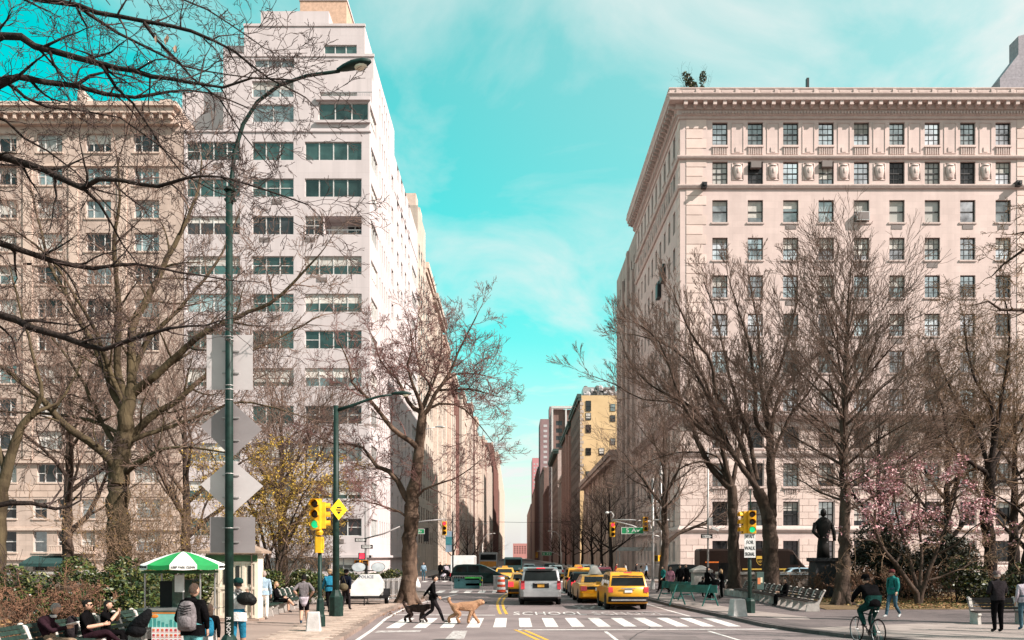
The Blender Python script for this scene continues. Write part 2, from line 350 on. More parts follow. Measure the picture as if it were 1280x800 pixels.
# worn words painted on the drive, stretched along the lane
for cx, m in ((1.5, M_white), (4.85, M_worn)):
    t = text_mesh('lettering', 'SCHOOL', 1.0, m, extrude=0, xs=0.74, spacing=1.05)
    for v in t.vertices: v.co.y *= 3.0
    o = structure(inst('road_lettering', t, None, (cx, 38.2, 0.006)))
qs = []
for k in range(4): qs.append([(2.9+k*0.55, 41.6), (3.06+k*0.55, 41.6), (3.5+k*0.55, 44.2), (3.34+k*0.55, 44.2)])
for k in range(2): qs.append([(3.4+k*1.1, 41.6), (3.56+k*1.1, 41.6), (2.95+k*1.1, 44.2), (2.79+k*1.1, 44.2)])
marks('hatching', qs, M_worn, 0.007)
# tar seams, patches and iron covers in the roadway
M_tar = mat('tar_seam', (0.045, 0.037, 0.036), 0.7); M_patch = mat('asphalt_patch', (0.17, 0.135, 0.13), 0.92, col2=(0.13, 0.103, 0.10), scale=1.5, bump=.3)
rs_ = random.Random(12); seams = []
for k in range(9):
    x = rs_.uniform(-4, 7); y = rs_.uniform(20, 58); a = rs_.choice((0.05, 1.5))+rs_.uniform(-.1, .1); pts = [(x, y)]
    for j in range(7): a += rs_.uniform(-.18, .18); pts.append((pts[-1][0]+math.cos(a)*.9, pts[-1][1]+math.sin(a)*.9))
    for (x0, y0), (x1, y1) in zip(pts, pts[1:]):
        d = Vector((x1-x0, y1-y0)).normalized(); n = Vector((-d.y, d.x))*.022
        seams.append([(x0+n.x, y0+n.y), (x1+n.x, y1+n.y), (x1-n.x, y1-n.y), (x0-n.x, y0-n.y)])
mb = MB()
for q in seams: mb.add([(x, y, .0025) for x, y in q], [(0, 1, 2, 3)])
structure(mb.build('tar_seam', M_tar))
for poly in ([(3.2, 24.5), (5.4, 24.2), (5.5, 27.3), (3.3, 27.6)], [(-2.6, 41), (-1.2, 41), (-1.2, 47), (-2.6, 47)], [(2.4, 40.6), (6.3, 40.5), (6.4, 45.5), (2.4, 45.4)]): sheet('road_patch', poly, 0.0015, M_patch)
for x, y in ((-2.0, 26.0), (5.6, 52.0), (-3.0, 71.0), (9.5, 73.5)):
    mb = MB(); mb.lathe([(.36, .004), (.35, .009), (.30, .009), (.29, .006), (.001, .006)], 20, (x, y, 0), cap=False); structure(mb.build('manhole_cover', M_tar))
# ------------------------------------------------------------------ buildings
M_lime = mat('limestone', (0.63, 0.495, 0.455), 0.85, col2=(0.56, 0.435, 0.4), scale=0.5, bump=0.15, bscale=12, stones=(1.3, .64, .07, .006), streak=.09)
M_limeb = mat('limestone_block', (0.65, 0.51, 0.455), 0.85, col2=(0.56, 0.435, 0.385), scale=0.8, bump=0.2, bscale=14, obj_var=0.10)
M_joint = mat('stone_joint', (0.17, 0.12, 0.095), 0.95)
M_orn = mat('carved_stone', (0.55, 0.44, 0.4), 0.85, col2=(0.46, 0.36, 0.33), scale=2.5, bump=0.4, bscale=10)
M_white_b = mat('white_brick', (0.56, 0.49, 0.485), 0.8, col2=(0.51, 0.445, 0.44), scale=0.35, bump=0.15, bscale=16, stones=(2.4, 1.27, .035, .012), streak=.10)
M_tan = mat('tan_stone', (0.54, 0.42, 0.355), 0.88, col2=(0.44, 0.335, 0.28), scale=0.45, bump=0.3, bscale=8, stones=(1.2, .5, .12, .012), streak=.14)
M_tand = mat('tan_trim', (0.58, 0.45, 0.375), 0.85, col2=(0.48, 0.365, 0.3), scale=1.5, bump=0.3, bscale=8)
M_cream = mat('cream_stone', (.56,.465,.395), 0.85, col2=(.46,.375,.31), scale=0.3, stones=(1.4, .6, .12, .012), streak=.2)
M_brownb = mat('brown_brick', (0.2, 0.125, 0.105), 0.9, col2=(0.155, 0.095, 0.08), scale=0.4, streak=.2)
M_redb = mat('red_brick', (0.25, 0.125, 0.105), 0.9, col2=(0.2, 0.1, 0.082), scale=0.4, streak=.2)
M_greyb = mat('mauve_brick', (0.28, 0.18, 0.18), 0.9, col2=(0.235, 0.15, 0.15), scale=0.3, streak=.2)
M_yelb = mat('yellow_brick', (0.60, 0.43, 0.24), 0.88, col2=(0.53, 0.37, 0.20), scale=0.4)
M_dstone = mat('dull_stone', (0.48, 0.375, 0.335), 0.88, col2=(0.39, 0.3, 0.27), scale=0.35, stones=(1.4, .6, .12, .012), streak=.2)
M_frame_d = mat('dark_sash', (0.025, 0.022, 0.022), 0.5)
M_frame_w = mat('pale_sash', (0.52, 0.50, 0.48), 0.5)
M_frame_g = mat('grey_sash', (0.30, 0.30, 0.30), 0.4, metal=0.3)
M_ac = mat('conditioner_grille', (0.17, 0.14, 0.13), 0.6, stretch=(1, 1, 14), scale=3)
M_roof = mat('roof_felt', (0.16, 0.14, 0.13), 0.95)
M_copper = mat('green_copper', (0.035, 0.06, 0.05), 0.7)
M_metal = mat('galvanised_metal', (0.42, 0.41, 0.40), 0.45, metal=0.6)
M_black = mat('black_paint', (0.012, 0.012, 0.013), 0.45)
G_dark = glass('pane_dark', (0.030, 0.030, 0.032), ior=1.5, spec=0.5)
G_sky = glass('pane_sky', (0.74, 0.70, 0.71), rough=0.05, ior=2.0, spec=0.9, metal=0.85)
G_teal = glass('pane_green_teal', (0.055, 0.10, 0.09), rough=0.04, ior=1.8, spec=0.6, metal=0.5)
G_blue = glass('pane_teal', (0.30, 0.32, 0.32), rough=0.05, ior=2.0, spec=0.8, metal=0.5)
G_blind = mat('pane_blind', (0.42, 0.40, 0.37), 0.25, col2=(0.30, 0.29, 0.27), scale=0.4, spec=0.8, obj_var=0.3, stretch=(1, 1, 0.3))
M_blind = mat('roller_blind', (0.50, 0.47, 0.43), 0.8, obj_var=0.35)
class Face:
    def __init__(s, o, n): s.o = Vector(o); s.n = Vector(n); s.u = Vector((-n[1], n[0], 0)); s.rz = math.atan2(s.u.y, s.u.x)
    def at(s, u, z, d=0.0): return s.o+s.u*u+Vector((0, 0, z))-s.n*d
def FRONT(x0, y): return Face((x0, y, 0), (0, -1, 0))           # u runs to the right
def RIGHT(x, y0): return Face((x, y0, 0), (1, 0, 0))            # wall that looks to +X, u runs away
def LEFT(x, y1): return Face((x, y1, 0), (-1, 0, 0))            # wall that looks to -X, u runs towards the viewer
def facade(mb, F, u0, u1, z0, z1, ops, depth=0.25, mi=0, mr=None):
    """a wall with real openings: reveals all round each"""
    mr = mi if mr is None else mr
    us = sorted({u0, u1} | {round(a, 3) for o in ops for a in (o[0], o[1])}); zs = sorted({z0, z1} | {round(a, 3) for o in ops for a in (o[2], o[3])})
    ops = [tuple(round(a, 3) for a in o) for o in ops]
    for za, zb in zip(zs, zs[1:]):
        zm = (za+zb)/2; row = [o for o in ops if o[2] < zm < o[3]]; start = None
        for ua, ub in zip(us, us[1:]):
            um = (ua+ub)/2; hole = any(o[0] < um < o[1] for o in row)
            if hole:
                if start is not None: mb.quad(F.at(start, za), F.at(ua, za), F.at(ua, zb), F.at(start, zb), mi); start = None
            elif start is None: start = ua
        if start is not None: mb.quad(F.at(start, za), F.at(us[-1], za), F.at(us[-1], zb), F.at(start, zb), mi)
    for a, b, c, d in ops:
        q = [F.at(a, c), F.at(b, c), F.at(b, d), F.at(a, d)]; w = [F.at(a, c, depth), F.at(b, c, depth), F.at(b, d, depth), F.at(a, d, depth)]
        for i in range(4):
            j = (i+1) % 4; mb.quad(q[i], q[j], w[j], w[i], mr)
def fbox(mb, F, u0, u1, z0, z1, d0, d1, mi=0):
    """box in front of a wall: d0 (inside, negative goes into the wall) to d1 metres proud"""
    a = [F.at(u0, z0, -d0), F.at(u1, z0, -d0), F.at(u1, z0, -d1), F.at(u0, z0, -d1), F.at(u0, z1, -d0), F.at(u1, z1, -d0), F.at(u1, z1, -d1), F.at(u0, z1, -d1)]
    return mb.add(a, [(0,3,2,1),(4,5,6,7),(0,1,5,4),(1,2,6,5),(2,3,7,6),(3,0,4,7)], mi)
WM = {}
def window_mesh(w, h, style):
    """frame (local: x across, z up, outside is -y) and its pane"""
    key = (round(w, 2), round(h, 2), style)
    if key in WM: return WM[key]
    mb = MB(); f = 0.07; mid = h*0.5
    def bar(x0, x1, z0, z1, y0=-0.05, y1=0.02): mb.box(x0, x1, y0, y1, z0, z1)
    bar(-w/2, -w/2+f, 0, h); bar(w/2-f, w/2, 0, h); bar(-w/2+f, w/2-f, 0, f); bar(-w/2+f, w/2-f, h-f, h)
    if style.startswith('sash'):
        bar(-w/2+f, w/2-f, mid-0.05, mid+0.05, -0.06)
        if style == 'sash_grid':
            for k in (1, 2): x = -w/2+w*k/3; bar(x-0.02, x+0.02, f, mid-0.05, -0.03, 0.01); bar(x-0.02, x+0.02, mid+0.05, h-f, -0.03, 0.01)
            for z in (mid/2, mid*1.5):
                for k in range(3): bar(-w/2+w*k/3+(f if k == 0 else 0.02), -w/2+w*(k+1)/3-(f if k == 2 else 0.02), z-0.02, z+0.02, -0.03, 0.01)
    elif style.startswith('ribbon'):
        n = int(style.split('_')[1])
        for k in range(1, n): x = -w/2+w*k/n; bar(x-0.05, x+0.05, f, h-f)
        if style.endswith('x'):
            for k in range(n):
                if k in (0, n-1) or n < 4: bar(-w/2+w*k/n+0.07, -w/2+w*(k+1)/n-0.07, mid-0.04, mid+0.04, -0.04)
    elif style == 'double':
        bar(-0.05, 0.05, f, h-f)
        bar(-w/2+f, -0.05, mid-0.04, mid+0.04, -0.04); bar(0.05, w/2-f, mid-0.04, mid+0.04, -0.04)
    elif style == 'triple':
        for x in (-w*0.22, w*0.22): bar(x-0.05, x+0.05, f, h-f)
        bar(-w/2+f, -w*0.22-0.05, mid-0.04, mid+0.04, -0.04); bar(w*0.22+0.05, w/2-f, mid-0.04, mid+0.04, -0.04)
    pb = MB().box(-w/2+0.02, w/2-0.02, 0.022, 0.05, 0.02, h-0.02)
    WM[key] = (mb, pb, {}); return WM[key]
def windows(root, F, ops, style, fm, panes, depth=0.25, name='window', r=rnd, sill=None, blinds=0.33):
    out = []
    for i, (a, b, c, d) in enumerate(ops):
        mb, pb, cache = window_mesh(b-a, d-c, style)
        pm = panes[i] if isinstance(panes, list) and len(panes) == len(ops) and not callable(panes) else r.choice(panes)
        if fm.name not in cache: cache[fm.name] = mb.mesh('sash', fm)
        if pm.name not in cache: cache[pm.name] = pb.mesh('pane', pm)
        w = inst(name, cache[fm.name], root, F.at((a+b)/2, c, depth), F.rz); inst('pane', cache[pm.name], w)
        if r.random() < blinds:
            k = r.choice((.22, .35, .5, .5, .75)); bm_ = cache.get(k) or MB().box(-(b-a)/2+.06, (b-a)/2-.06, 0.006, 0.018, (d-c)*(1-k), (d-c)-.06).mesh('blind', M_blind); cache[k] = bm_; inst('blind', bm_, w)
        if sill: 
            sm = cache.setdefault('sill'+sill.name, None) or MB().box(-(b-a)/2-0.12, (b-a)/2+0.12, -depth-0.10, -depth+0.12, -0.16, -0.003).mesh('sill', sill)
            cache['sill'+sill.name] = sm; inst('sill', sm, w)
        out.append(w)
    return out
def joined_windows(root, F, ops, pm, depth=0.2, fm=None):
    """windows of a far wall, too small to pick apart one by one"""
    mb = MB()
    for a, b, c, d in ops:
        if F.o.y > 300 or F.at(a, 0).y > 300: mb.quad(F.at(a, c, depth), F.at(b, c, depth), F.at(b, d, depth), F.at(a, d, depth)); continue
        fbox(mb, F, a, b, c, d, -depth-0.03, -depth)
        if fm: fbox(mb, F, a, b, (c+d)/2-0.06, (c+d)/2+0.06, -depth, -depth+0.05, 1)
    o = mb.build('window', [pm, fm or pm], root); o['kind'] = 'stuff'; return o
def grid(u0, u1, n, w, zs, h):
    p = (u1-u0)/n; return [(u0+p*(i+.5)-w/2, u0+p*(i+.5)+w/2, z, z+h) for z in zs for i in range(n)]

# ---------------- the limestone apartment house on the right
def right_house():
    Y0 = 90.0; X0 = X(850, Y0); X1 = X(1300, Y0); W = X1-X0; D = 32.0; s = Y0/FPX
    root = thing('apartment_house', 'pale limestone apartment house with heavy cornice and carved shields, behind the bare elms', 'building', ((X0+X1)/2, Y0+D/2, 0))
    root.matrix_world = Matrix.Identity(4); root.location = (0, 0, 0)
    F = FRONT(X0, Y0); S = LEFT(X0, Y0+D)
    zt = lambda py: Z(py, Y0)
    top = zt(146)
    rows = [(181,153),(230,202),(278,250),(325,297),(372,344),(420,392),(466,438),(514,486),(560,533),(608,579),(659,627),(702,676)]
    cols = [900+44.25*i for i in range(9)]
    wu = 1.52
    ops = [((c-850)*s-wu/2, (c-850)*s+wu/2, zt(b), zt(t)) for b, t in rows for c in cols]
    sc_ = [3.3+i*(D-5.6)/9 for i in range(10)]              # distance from the street corner along the side
    sops = [(D-c-0.62, D-c+0.62, zt(b), zt(t)) for b, t in rows for c in sc_]
    mb = MB()
    facade(mb, F, 0, W, 0, top, ops, 0.28); facade(mb, S, 0, D, 0, top, sops, 0.28)
    mb.quad(F.at(0, top+1.3), F.at(W, top+1.3), F.at(W, top+1.3, D), F.at(0, top+1.3, D))
    mb.quad(F.at(W, 0), F.at(W, top, 0), F.at(W, top, D), F.at(W, 0, D)); mb.quad(F.at(0, 0, D), F.at(W, 0, D), F.at(W, top, D), F.at(0, top, D))
    mb.box(X0+0.5, X1-0.5, Y0+0.5, Y0+D-0.5, 0, 0.2)
    mb.build('wall', [M_lime], root)
    # dark core behind the panes
    MB().box(X0+0.6, X1-0.6, Y0+0.6, Y0+D-0.6, 0.3, top-0.3).build('interior', M_black, root)
    r = random.Random(3)
    for k in range(12):
        o = ops[k*9:k*9+9]
        style = 'sash_grid' if k not in (2,) else 'sash_plain'
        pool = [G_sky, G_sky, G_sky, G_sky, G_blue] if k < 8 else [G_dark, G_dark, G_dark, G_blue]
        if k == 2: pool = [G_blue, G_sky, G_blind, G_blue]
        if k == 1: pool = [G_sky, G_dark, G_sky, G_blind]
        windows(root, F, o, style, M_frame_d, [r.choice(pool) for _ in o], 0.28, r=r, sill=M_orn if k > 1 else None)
        so = sops[k*10:k*10+10]
        windows(root, S, so, 'sash_plain', M_frame_d, [r.choice([G_dark, G_dark, G_blue]) for _ in so], 0.28, r=r)
    # cornice, its brackets and dentils, band courses
    def courses(name, prof, m=M_orn):
        """a moulding that runs round the street corner: prof = (proud, z) outline"""
        rings = []
        for p, z in prof: rings.append((p, z))
        mb = MB(); n = len(rings)
        pts = []
        for cx, cy in ((X1, Y0), (X0, Y0), (X0, Y0+D)):
            for p, z in rings:
                if (cx, cy) == (X1, Y0): pts.append((cx, cy-p, z))
                elif (cx, cy) == (X0, Y0): pts.append((cx-p, cy-p, z))
                else: pts.append((cx-p, cy, z))
        fs = [(i*n+k, i*n+(k+1) % n, (i+1)*n+(k+1) % n, (i+1)*n+k) for i in range(2) for k in range(n)]
        fs += [tuple(range(n)), tuple(2*n+k for k in range(n-1, -1, -1))]
        mb.add(pts, fs); return mb.build(name, m, root)
    zc = top
    courses('cornice', [(-0.3, zc-0.25), (0.14, zc-0.25), (0.2, zc), (0.34, zc+.74*0.06), (0.34, zc+.74*0.62), (0.5, zc+.74*0.72), (0.5, zc+.74*1.45), (1.22, zc+.74*1.5), (1.28, zc+.74*1.95), (1.42, zc+.74*2.2), (1.42, zc+.74*2.3), (-0.3, zc+.74*2.3)])
    courses('parapet', [(0.6, zc+.74*2.302), (1.26, zc+.74*2.302), (1.26, zc+.74*2.85), (1.32, zc+.74*2.9), (1.32, zc+.74*3.05), (0.6, zc+.74*3.05)])
    mbk = MB(); mbd = MB(); mbr = MB()
    for FF, LL in ((F, W), (S, D)):
        u = 0.2
        while u < LL: fbox(mbk, FF, u, u+0.36, zc+.74*0.95, zc+.74*1.49, 0.503, 1.12); fbox(mbk, FF, u+0.05, u+0.31, zc+.74*0.78, zc+.74*0.95, 0.503, 0.8); u += 0.96
        u = 0.1
        while u < LL: fbox(mbd, FF, u, u+0.17, zc+.74*0.16, zc+.74*0.5, 0.343, 0.48); u += 0.31
        u = -0.6 if FF is F else 0.3
        while u < LL+0.5: fbox(mbr, FF, u, u+0.34, zc+.74*2.36, zc+.74*2.8, 1.263, 1.36); fbox(mbr, FF, u+0.6, u+1.65, zc+.74*2.45, zc+.74*2.72, 1.263, 1.29); u += 1.93
    for nm, b in (('bracket', mbk), ('dentil', mbd), ('rosette', mbr)):
        b.build(nm, M_orn, root)['kind'] = 'stuff'
    courses('band_course', [(-0.2, zt(199)), (0.22, zt(199)), (0.3, zt(197)), (0.3, zt(195.5)), (0.1, zt(195)), (-0.2, zt(195))])
    courses('band_course', [(-0.2, zt(236)), (0.16, zt(236)), (0.28, zt(233)), (0.28, zt(231.6)), (-0.2, zt(231.6))])
    courses('band_course', [(-0.2, zt(526)), (0.3, zt(526)), (0.5, zt(523)), (0.9, zt(520.5)), (0.95, zt(518)), (-0.2, zt(517))])
    courses('band_course', [(-0.2, zt(570)), (0.14, zt(570)), (0.26, zt(567)), (0.26, zt(564)), (-0.2, zt(564))])
    courses('band_course', [(-0.2, zt(665)), (0.12, zt(665)), (0.24, zt(662.5)), (0.24, zt(661)), (0.06, zt(657)), (-0.2, zt(657))])
    courses('plinth', [(-0.2, 0.0), (0.2, 0.0), (0.2, zt(708)), (0.06, zt(706)), (-0.2, zt(706))])
    # panels and shields between the upper windows, balusters under the top ones
    pm = MB()
    for a, b, c, d in ((-0.62, 0.62, 0.0, 0.07), (-0.62, 0.62, 3.03, 3.1), (-0.62, -0.55, 0.07, 3.03), (0.55, 0.62, 0.07, 3.03)): pm.box(a, b, -0.05, 0.02, c, d)
    pm.box(-0.22, 0.22, -0.07, 0.02, 0.14, 0.62); pme = pm.mesh('panel', M_lime)
    sh = MB(); rings = []
    for t in range(9):
        a = t/8; z = a*1.5; w = (0.10+0.42*math.sin(math.pi*min(1, a*0.62+0.13)))*(1 if a < 0.9 else 0.75); dpt = 0.05+0.16*math.sin(math.pi*(0.1+a*0.8))
        rings.append([(-w, 0.02, z), (-w*0.8, -dpt*0.7, z), (-w*0.35, -dpt, z), (w*0.35, -dpt, z), (w*0.8, -dpt*0.7, z), (w, 0.02, z)])
    sh.loft(rings); sh.box(-0.58, -0.52, -0.05, 0.02, -0.1, 1.6); sh.box(0.52, 0.58, -0.05, 0.02, -0.1, 1.6); sh.box(-0.52, 0.52, -0.05, 0.02, 1.54, 1.6); sh.box(-0.52, 0.52, -0.05, 0.02, -0.1, -0.04)
    sh.box(-0.3, 0.3, -0.2, 0.0, 1.28, 1.42); sh.ball((0, -0.2, 0.8), 0.16, 0.07, 0.3, 8, 5); shm = sh.mesh('cartouche', M_orn, True)
    for i in range(8):
        u = (cols[i]+22.1-850)*s
        inst('panel', pme, root, F.at(u, zt(192)), 0); inst('cartouche', shm, root, F.at(u, zt(224)), 0)
    for i in range(9):
        u = D-(sc_[i]+sc_[i+1])/2; inst('cartouche', shm, root, S.at(u, zt(224)), S.rz, (0.8, 1, 1))
    bm = MB()
    for FF, cc in ((F, [(c-850)*s for c in cols]), (S, [D-c for c in sc_])):
        for u in cc:
            for k in range(7): fbox(bm, FF, u-0.70+k*0.22, u-0.60+k*0.22, zt(193.6), zt(184.6), 0.003, 0.10)
            fbox(bm, FF, u-0.8, u+0.8, zt(184.6)+.003, zt(183.2), 0.003, 0.16)
        for u in cc:
            if FF is F:
                for k in range(6): fbox(bm, FF, u-0.60+k*0.22, u-0.50+k*0.22, zt(617.5), zt(611), 0.003, 0.10)
                fbox(bm, FF, u-0.8, u+0.8, zt(611)+.003, zt(609.5), 0.003, 0.2)
    bm.build('baluster', M_orn, root)['kind'] = 'stuff'
    # corner quoins: alternate long and short blocks with open joints
    q = []; z = zt(512); k = 0
    qm = MB().box(0, 1, -0.045, 0.02, 0, 1).mesh('quoin', M_limeb)
    while z < top-0.9:
        hh = 0.97 if not (zt(240) < z < zt(190)) else 0.93
        L_ = 2.0 if k % 2 else 1.62
        q.append((F.at(0.62, z), F.rz, (L_, 1, hh-0.07))); q.append((S.at(D-0.04-0.9-(0.3 if k % 2 else 0), z), S.rz, (0.9+(0.3 if k % 2 else 0), 1, hh-0.07))); q.append((F.at(W-2.3, z), F.rz, (1.7, 1, hh-0.07)))
        z += hh; k += 1
    pieces(root, 'quoin', qm, q)
    # rusticated base: every block a piece of its own
    st = []; z = zt(706)+0.02; k = 0; h = 0.655
    sm = MB().box(0, 1, -0.05, 0.0, 0, 1).mesh('stone', M_limeb)
    bands = [(zt(526), zt(517)), (zt(570), zt(564)), (zt(665.5), zt(656.5))]
    for FF, LL, oo in ((F, W, ops), (S, D, sops)):
        z = zt(706)+0.02; k = 0
        while z < zt(527)-h:
            if not any(a < z+h and z < b for a, b in bands):
                step = 1.22; u = -0.61*(k % 2)
                cuts = []
                while u < LL:
                    a, b = max(u, 0.01), min(u+step, LL-0.01); u += step
                    if b-a < 0.12: continue
                    segs = [(a, b)]
                    for o in oo:
                        if o[2]-0.12 < z+h and z < o[3]+0.05:
                            ns = []
                            for p, qq in segs:
                                if o[1]+0.08 <= p or o[0]-0.08 >= qq: ns.append((p, qq))
                                else:
                                    if p < o[0]-0.2: ns.append((p, o[0]-0.08))
                                    if qq > o[1]+0.2: ns.append((o[1]+0.08, qq))
                            segs = ns
                    for p, qq in segs: st.append((FF.at(p+0.018, z), FF.rz, (qq-p-0.036, 1+rnd.uniform(-.1, .25), h-0.036)))
                z += h; k += 1
            else: z += 0.12
    st.sort(key=lambda t: (abs(t[0].x-X0)+0.8*max(0, t[0].y-Y0)-0.4*(t[0].z > 5)))
    pieces(root, 'stone', sm, st)
    # window conditioners: grilles in the wall and boxes that hang out
    acm = MB().box(-0.52, 0.52, -0.04, 0.02, 0, 0.42).mesh('wall_grille', M_ac)
    for c, py in ((1, 0), (2, 283), (5, 283), (7, 283), (8, 283), (4, 331), (6, 331), (5, 426), (7, 426), (3, 426), (6, 472), (2, 378)):
        if py: inst('wall_grille', acm, root, F.at((cols[c]-850)*s, zt(py+3.5)), 0)
    am = MB().box(-0.62, 0.62, -0.5, 0.15, 0, 0.85); am.box(-0.55, 0.55, -0.52, -0.5, 0.08, 0.77, 1)
    inst('air_conditioner', am.mesh('air_conditioner', [M_metal, M_ac]), root, F.at((cols[4]-850)*s, zt(277)), 0)
    a2 = MB().box(-0.5, 0.5, -0.35, 0.15, 0, 0.6).mesh('air_conditioner', M_ac)
    for c, py in ((1, 211), (3, 210)): inst('air_conditioner', a2, root, F.at((cols[c]-850)*s, zt(py)), 0)
    inst('air_conditioner', a2, root, F.at((cols[6]-850)*s, zt(466)), 0)
    fl = MB(); fl.box(-0.25, 0.25, -0.7, 0, 0, 0.5); fl.box(-0.12, 0.12, -0.9, -0.7, 0.1, 0.35)
    fm_ = fl.mesh('flood_lamp', M_black); inst('flood_lamp', fm_, root, F.at((879-850)*s, zt(237)), 0); inst('flood_lamp', fm_, root, F.at((1270-850)*s, zt(235)), 0)
    # window boxes hung out of the side wall
    wb = MB(); wb.box(-0.7, 0.7, -0.45, 0, 0, 1.5); wb.box(-0.5, 0.5, -0.3, 0, 1.5, 1.9); wbm = wb.mesh('window_cage', M_black)
    for c, py in ((sc_[2], 318), (sc_[3], 330)): inst('window_cage', wbm, root, S.at(D-c, zt(py)), S.rz)
    # on the roof
    ch = MB(); ch.box(X(1008.5, 94), X(1011.5, 94), 94, 94.4, top+1.3, Z(97, 94)); ch.build('flue', M_black, root)
    # awning over the side street door
    aw = MB(); aw.box(X0-4.5, X0-0.2, Y0+14, Y0+17.5, 3.1, 3.5); aw.box(X0-4.4, X0-4.3, Y0+14.1, Y0+14.2, 0.13, 3.1); aw.box(X0-4.4, X0-4.3, Y0+17.3, Y0+17.4, 0.13, 3.1)
    aw.build('awning', M_metal, root)
    return X0, top
RX0, RTOP = right_house()

# ---------------- the white tower on the left
def left_tower():
    Y0 = 90.0; s = Y0/FPX; XR = X(462, Y0); XL = X(230, Y0); W = XR-XL
    root = thing('white_tower', 'white brick apartment tower with ribbon windows and stepped terraces at the left corner', 'building')
    zt = lambda py: Z(py, Y0)
    F = FRONT(XL, Y0); u = lambda px: (px-230)*s
    D1, D2 = 18.7, 45.0
    T = zt(165)                 # the full front ends under the first terrace
    rows = [(200,177),(246,223),(293,270),(343,320),(390,367),(436,413),(483,460),(530,507),(577,554),(624,601),(670,648)]
    ops = []; kinds = []
    for b, t in rows:
        for a, c, st in ((381, 452, 'ribbon_4'), (315, 367, 'ribbon_3'), (233, 300, 'ribbon_4')):
            ops.append((u(a), u(c), zt(b), zt(t))); kinds.append(st)
    mb = MB()
    ground_ops = [(u(a), u(a+26), 0.9, zt(697)) for a in (236, 266, 296, 326, 356, 386, 416)]
    bal = (u(405), u(452), zt(293), zt(270))
    ops2 = [o if o != (u(381), u(452), zt(293), zt(270)) else (u(381), u(404), zt(293), zt(270)) for o in ops]
    facade(mb, F, 0, W, 0, T, [o for o in ops2]+[bal]+ground_ops, 0.22)
    # balcony recess
    mb.box(XL+bal[0]+0.0, XL+bal[1], Y0+2.0, Y0+2.2, bal[2], bal[3])
    a, b, c, d = bal
    for q in (((a, c), (b, c)), ((b, c), (b, d)), ((b, d), (a, d)), ((a, d), (a, c))):
        p0, p1 = q; mb.quad(F.at(p0[0], p0[1], 0.22), F.at(p1[0], p1[1], 0.22), F.at(p1[0], p1[1], 2.0), F.at(p0[0], p0[1], 2.0))
    S = RIGHT(XR, Y0)
    sops = []; sst = []
    for b, t in rows:
        sops.append((1.0, 5.3, zt(b), zt(t))); sst.append('ribbon_4')
        for c in (7.0, 8.7, 10.4, 12.2, 14.0): sops.append((c-0.3, c+0.3, zt(b), zt(t))); sst.append('plain')
        for c in (17.0, 22.0, 26.0, 30.0, 34.0): sops.append((c-0.8, c+0.8, zt(b), zt(t))); sst.append('sash_plain')
        sops.append((37.6, 43.6, zt(b), zt(t))); sst.append('ribbon_5')
    facade(mb, S, 0, D2, 0, T, sops, 0.18)
    mb.quad((XL, Y0, 0), (XL, Y0+D2, 0), (XL, Y0+D2, T), (XL, Y0, T)); mb.quad((XL, Y0+D2, 0), (XR, Y0+D2, 0), (XR, Y0+D2, T), (XL, Y0+D2, T))
    # upper storeys: the front steps back by terraces, the street side goes straight up
    Tb = 46.3
    def block(x0, x1, y0, y1, z0, z1, fops=(), so=(), depth=0.22):
        FF = FRONT(x0, y0); SS = RIGHT(x1, y0)
        facade(mb, FF, 0, x1-x0, z0, z1, list(fops), depth); facade(mb, SS, 0, y1-y0, z0, z1, list(so), depth)
        mb.quad((x0, y0, z0), (x0, y1, z0), (x0, y1, z1), (x0, y0, z1)); mb.quad((x0, y1, z0), (x1, y1, z0), (x1, y1, z1), (x0, y1, z1)); mb.quad((x0, y0, z1), (x1, y0, z1), (x1, y1, z1), (x0, y1, z1), 1)
        return FF, SS
    wl = []
    # rear part, lower roof, joined to the front part
    r0 = [(zt(b), zt(t)) for b, t in ((152, 128),)]
    B1 = block(XL, XR, Y0+D1, Y0+D2, T, Tb, (), [(c-D1-0.8, c-D1+0.8, zz, zz+1.8) for zz in (T+0.6, T+4.2) for c in (22, 26, 30, 34)])
    wl += [(B1[1], [(c-D1-0.8, c-D1+0.8, zz, zz+1.8) for zz in (T+0.6, T+4.2) for c in (22, 26, 30, 34)], 'sash_plain')]
    ux = lambda px: X(px, Y0)
    # storey above the terrace line with corner window bay
    y1 = Y0+0.02
    zA0, zA1 = T, zt(118)
    fo = [(ux(398)-ux(279), ux(460)-ux(279), zt(150), zt(128)), (ux(315)-ux(279), ux(367)-ux(279), zt(152), zt(130))]
    slots = lambda z0, z1, y0: [(c-y0-0.3, c-y0+0.3, z0, z1) for c in (7.0, 8.7, 10.4, 12.2, 14.0)]+[(17.0-y0-.8, 17.0-y0+.8, z0, z1)]
    so = [(0.3, 4.5, zt(150), zt(128))]+slots(zt(152), zt(130), 0)
    B2 = block(ux(279), XR-0.004, Y0+0.05, Y0+D1, T, zt(121), fo, so); wl += [(B2[0], fo[:1], 'ribbon_3'), (B2[0], fo[1:], 'ribbon_2'), (B2[1], so[:1], 'ribbon_3'), (B2[1], so[1:-1], 'plain'), (B2[1], so[-1:], 'sash_plain')]
    # set back storeys
    def step(pl, pr, y, ptop, z0, fo_px, so_u, st='ribbon_3'):
        x0, x1 = X(pl, y), XR-0.008
        if pr: x1 = X(pr, y)
        zz = lambda py: Z(py, y)
        fo = [(X(a, y)-x0, X(b, y)-x0, zz(c), zz(d)) for a, b, c, d in fo_px]
        FF, SS = block(x0, x1, y, Y0+D1-0.02, z0, zz(ptop), fo, so_u)
        if fo: wl.append((FF, fo, st))
        if so_u: wl.append((SS, so_u, 'plain'))
        return zz(ptop)
    z1_ = step(279, None, 91.6, 97, zt(121), [(400, 446, 121, 115), (315, 367, 121, 101)], slots(zt(121)+1.0, zt(121)+2.6, 1.6)[:5])
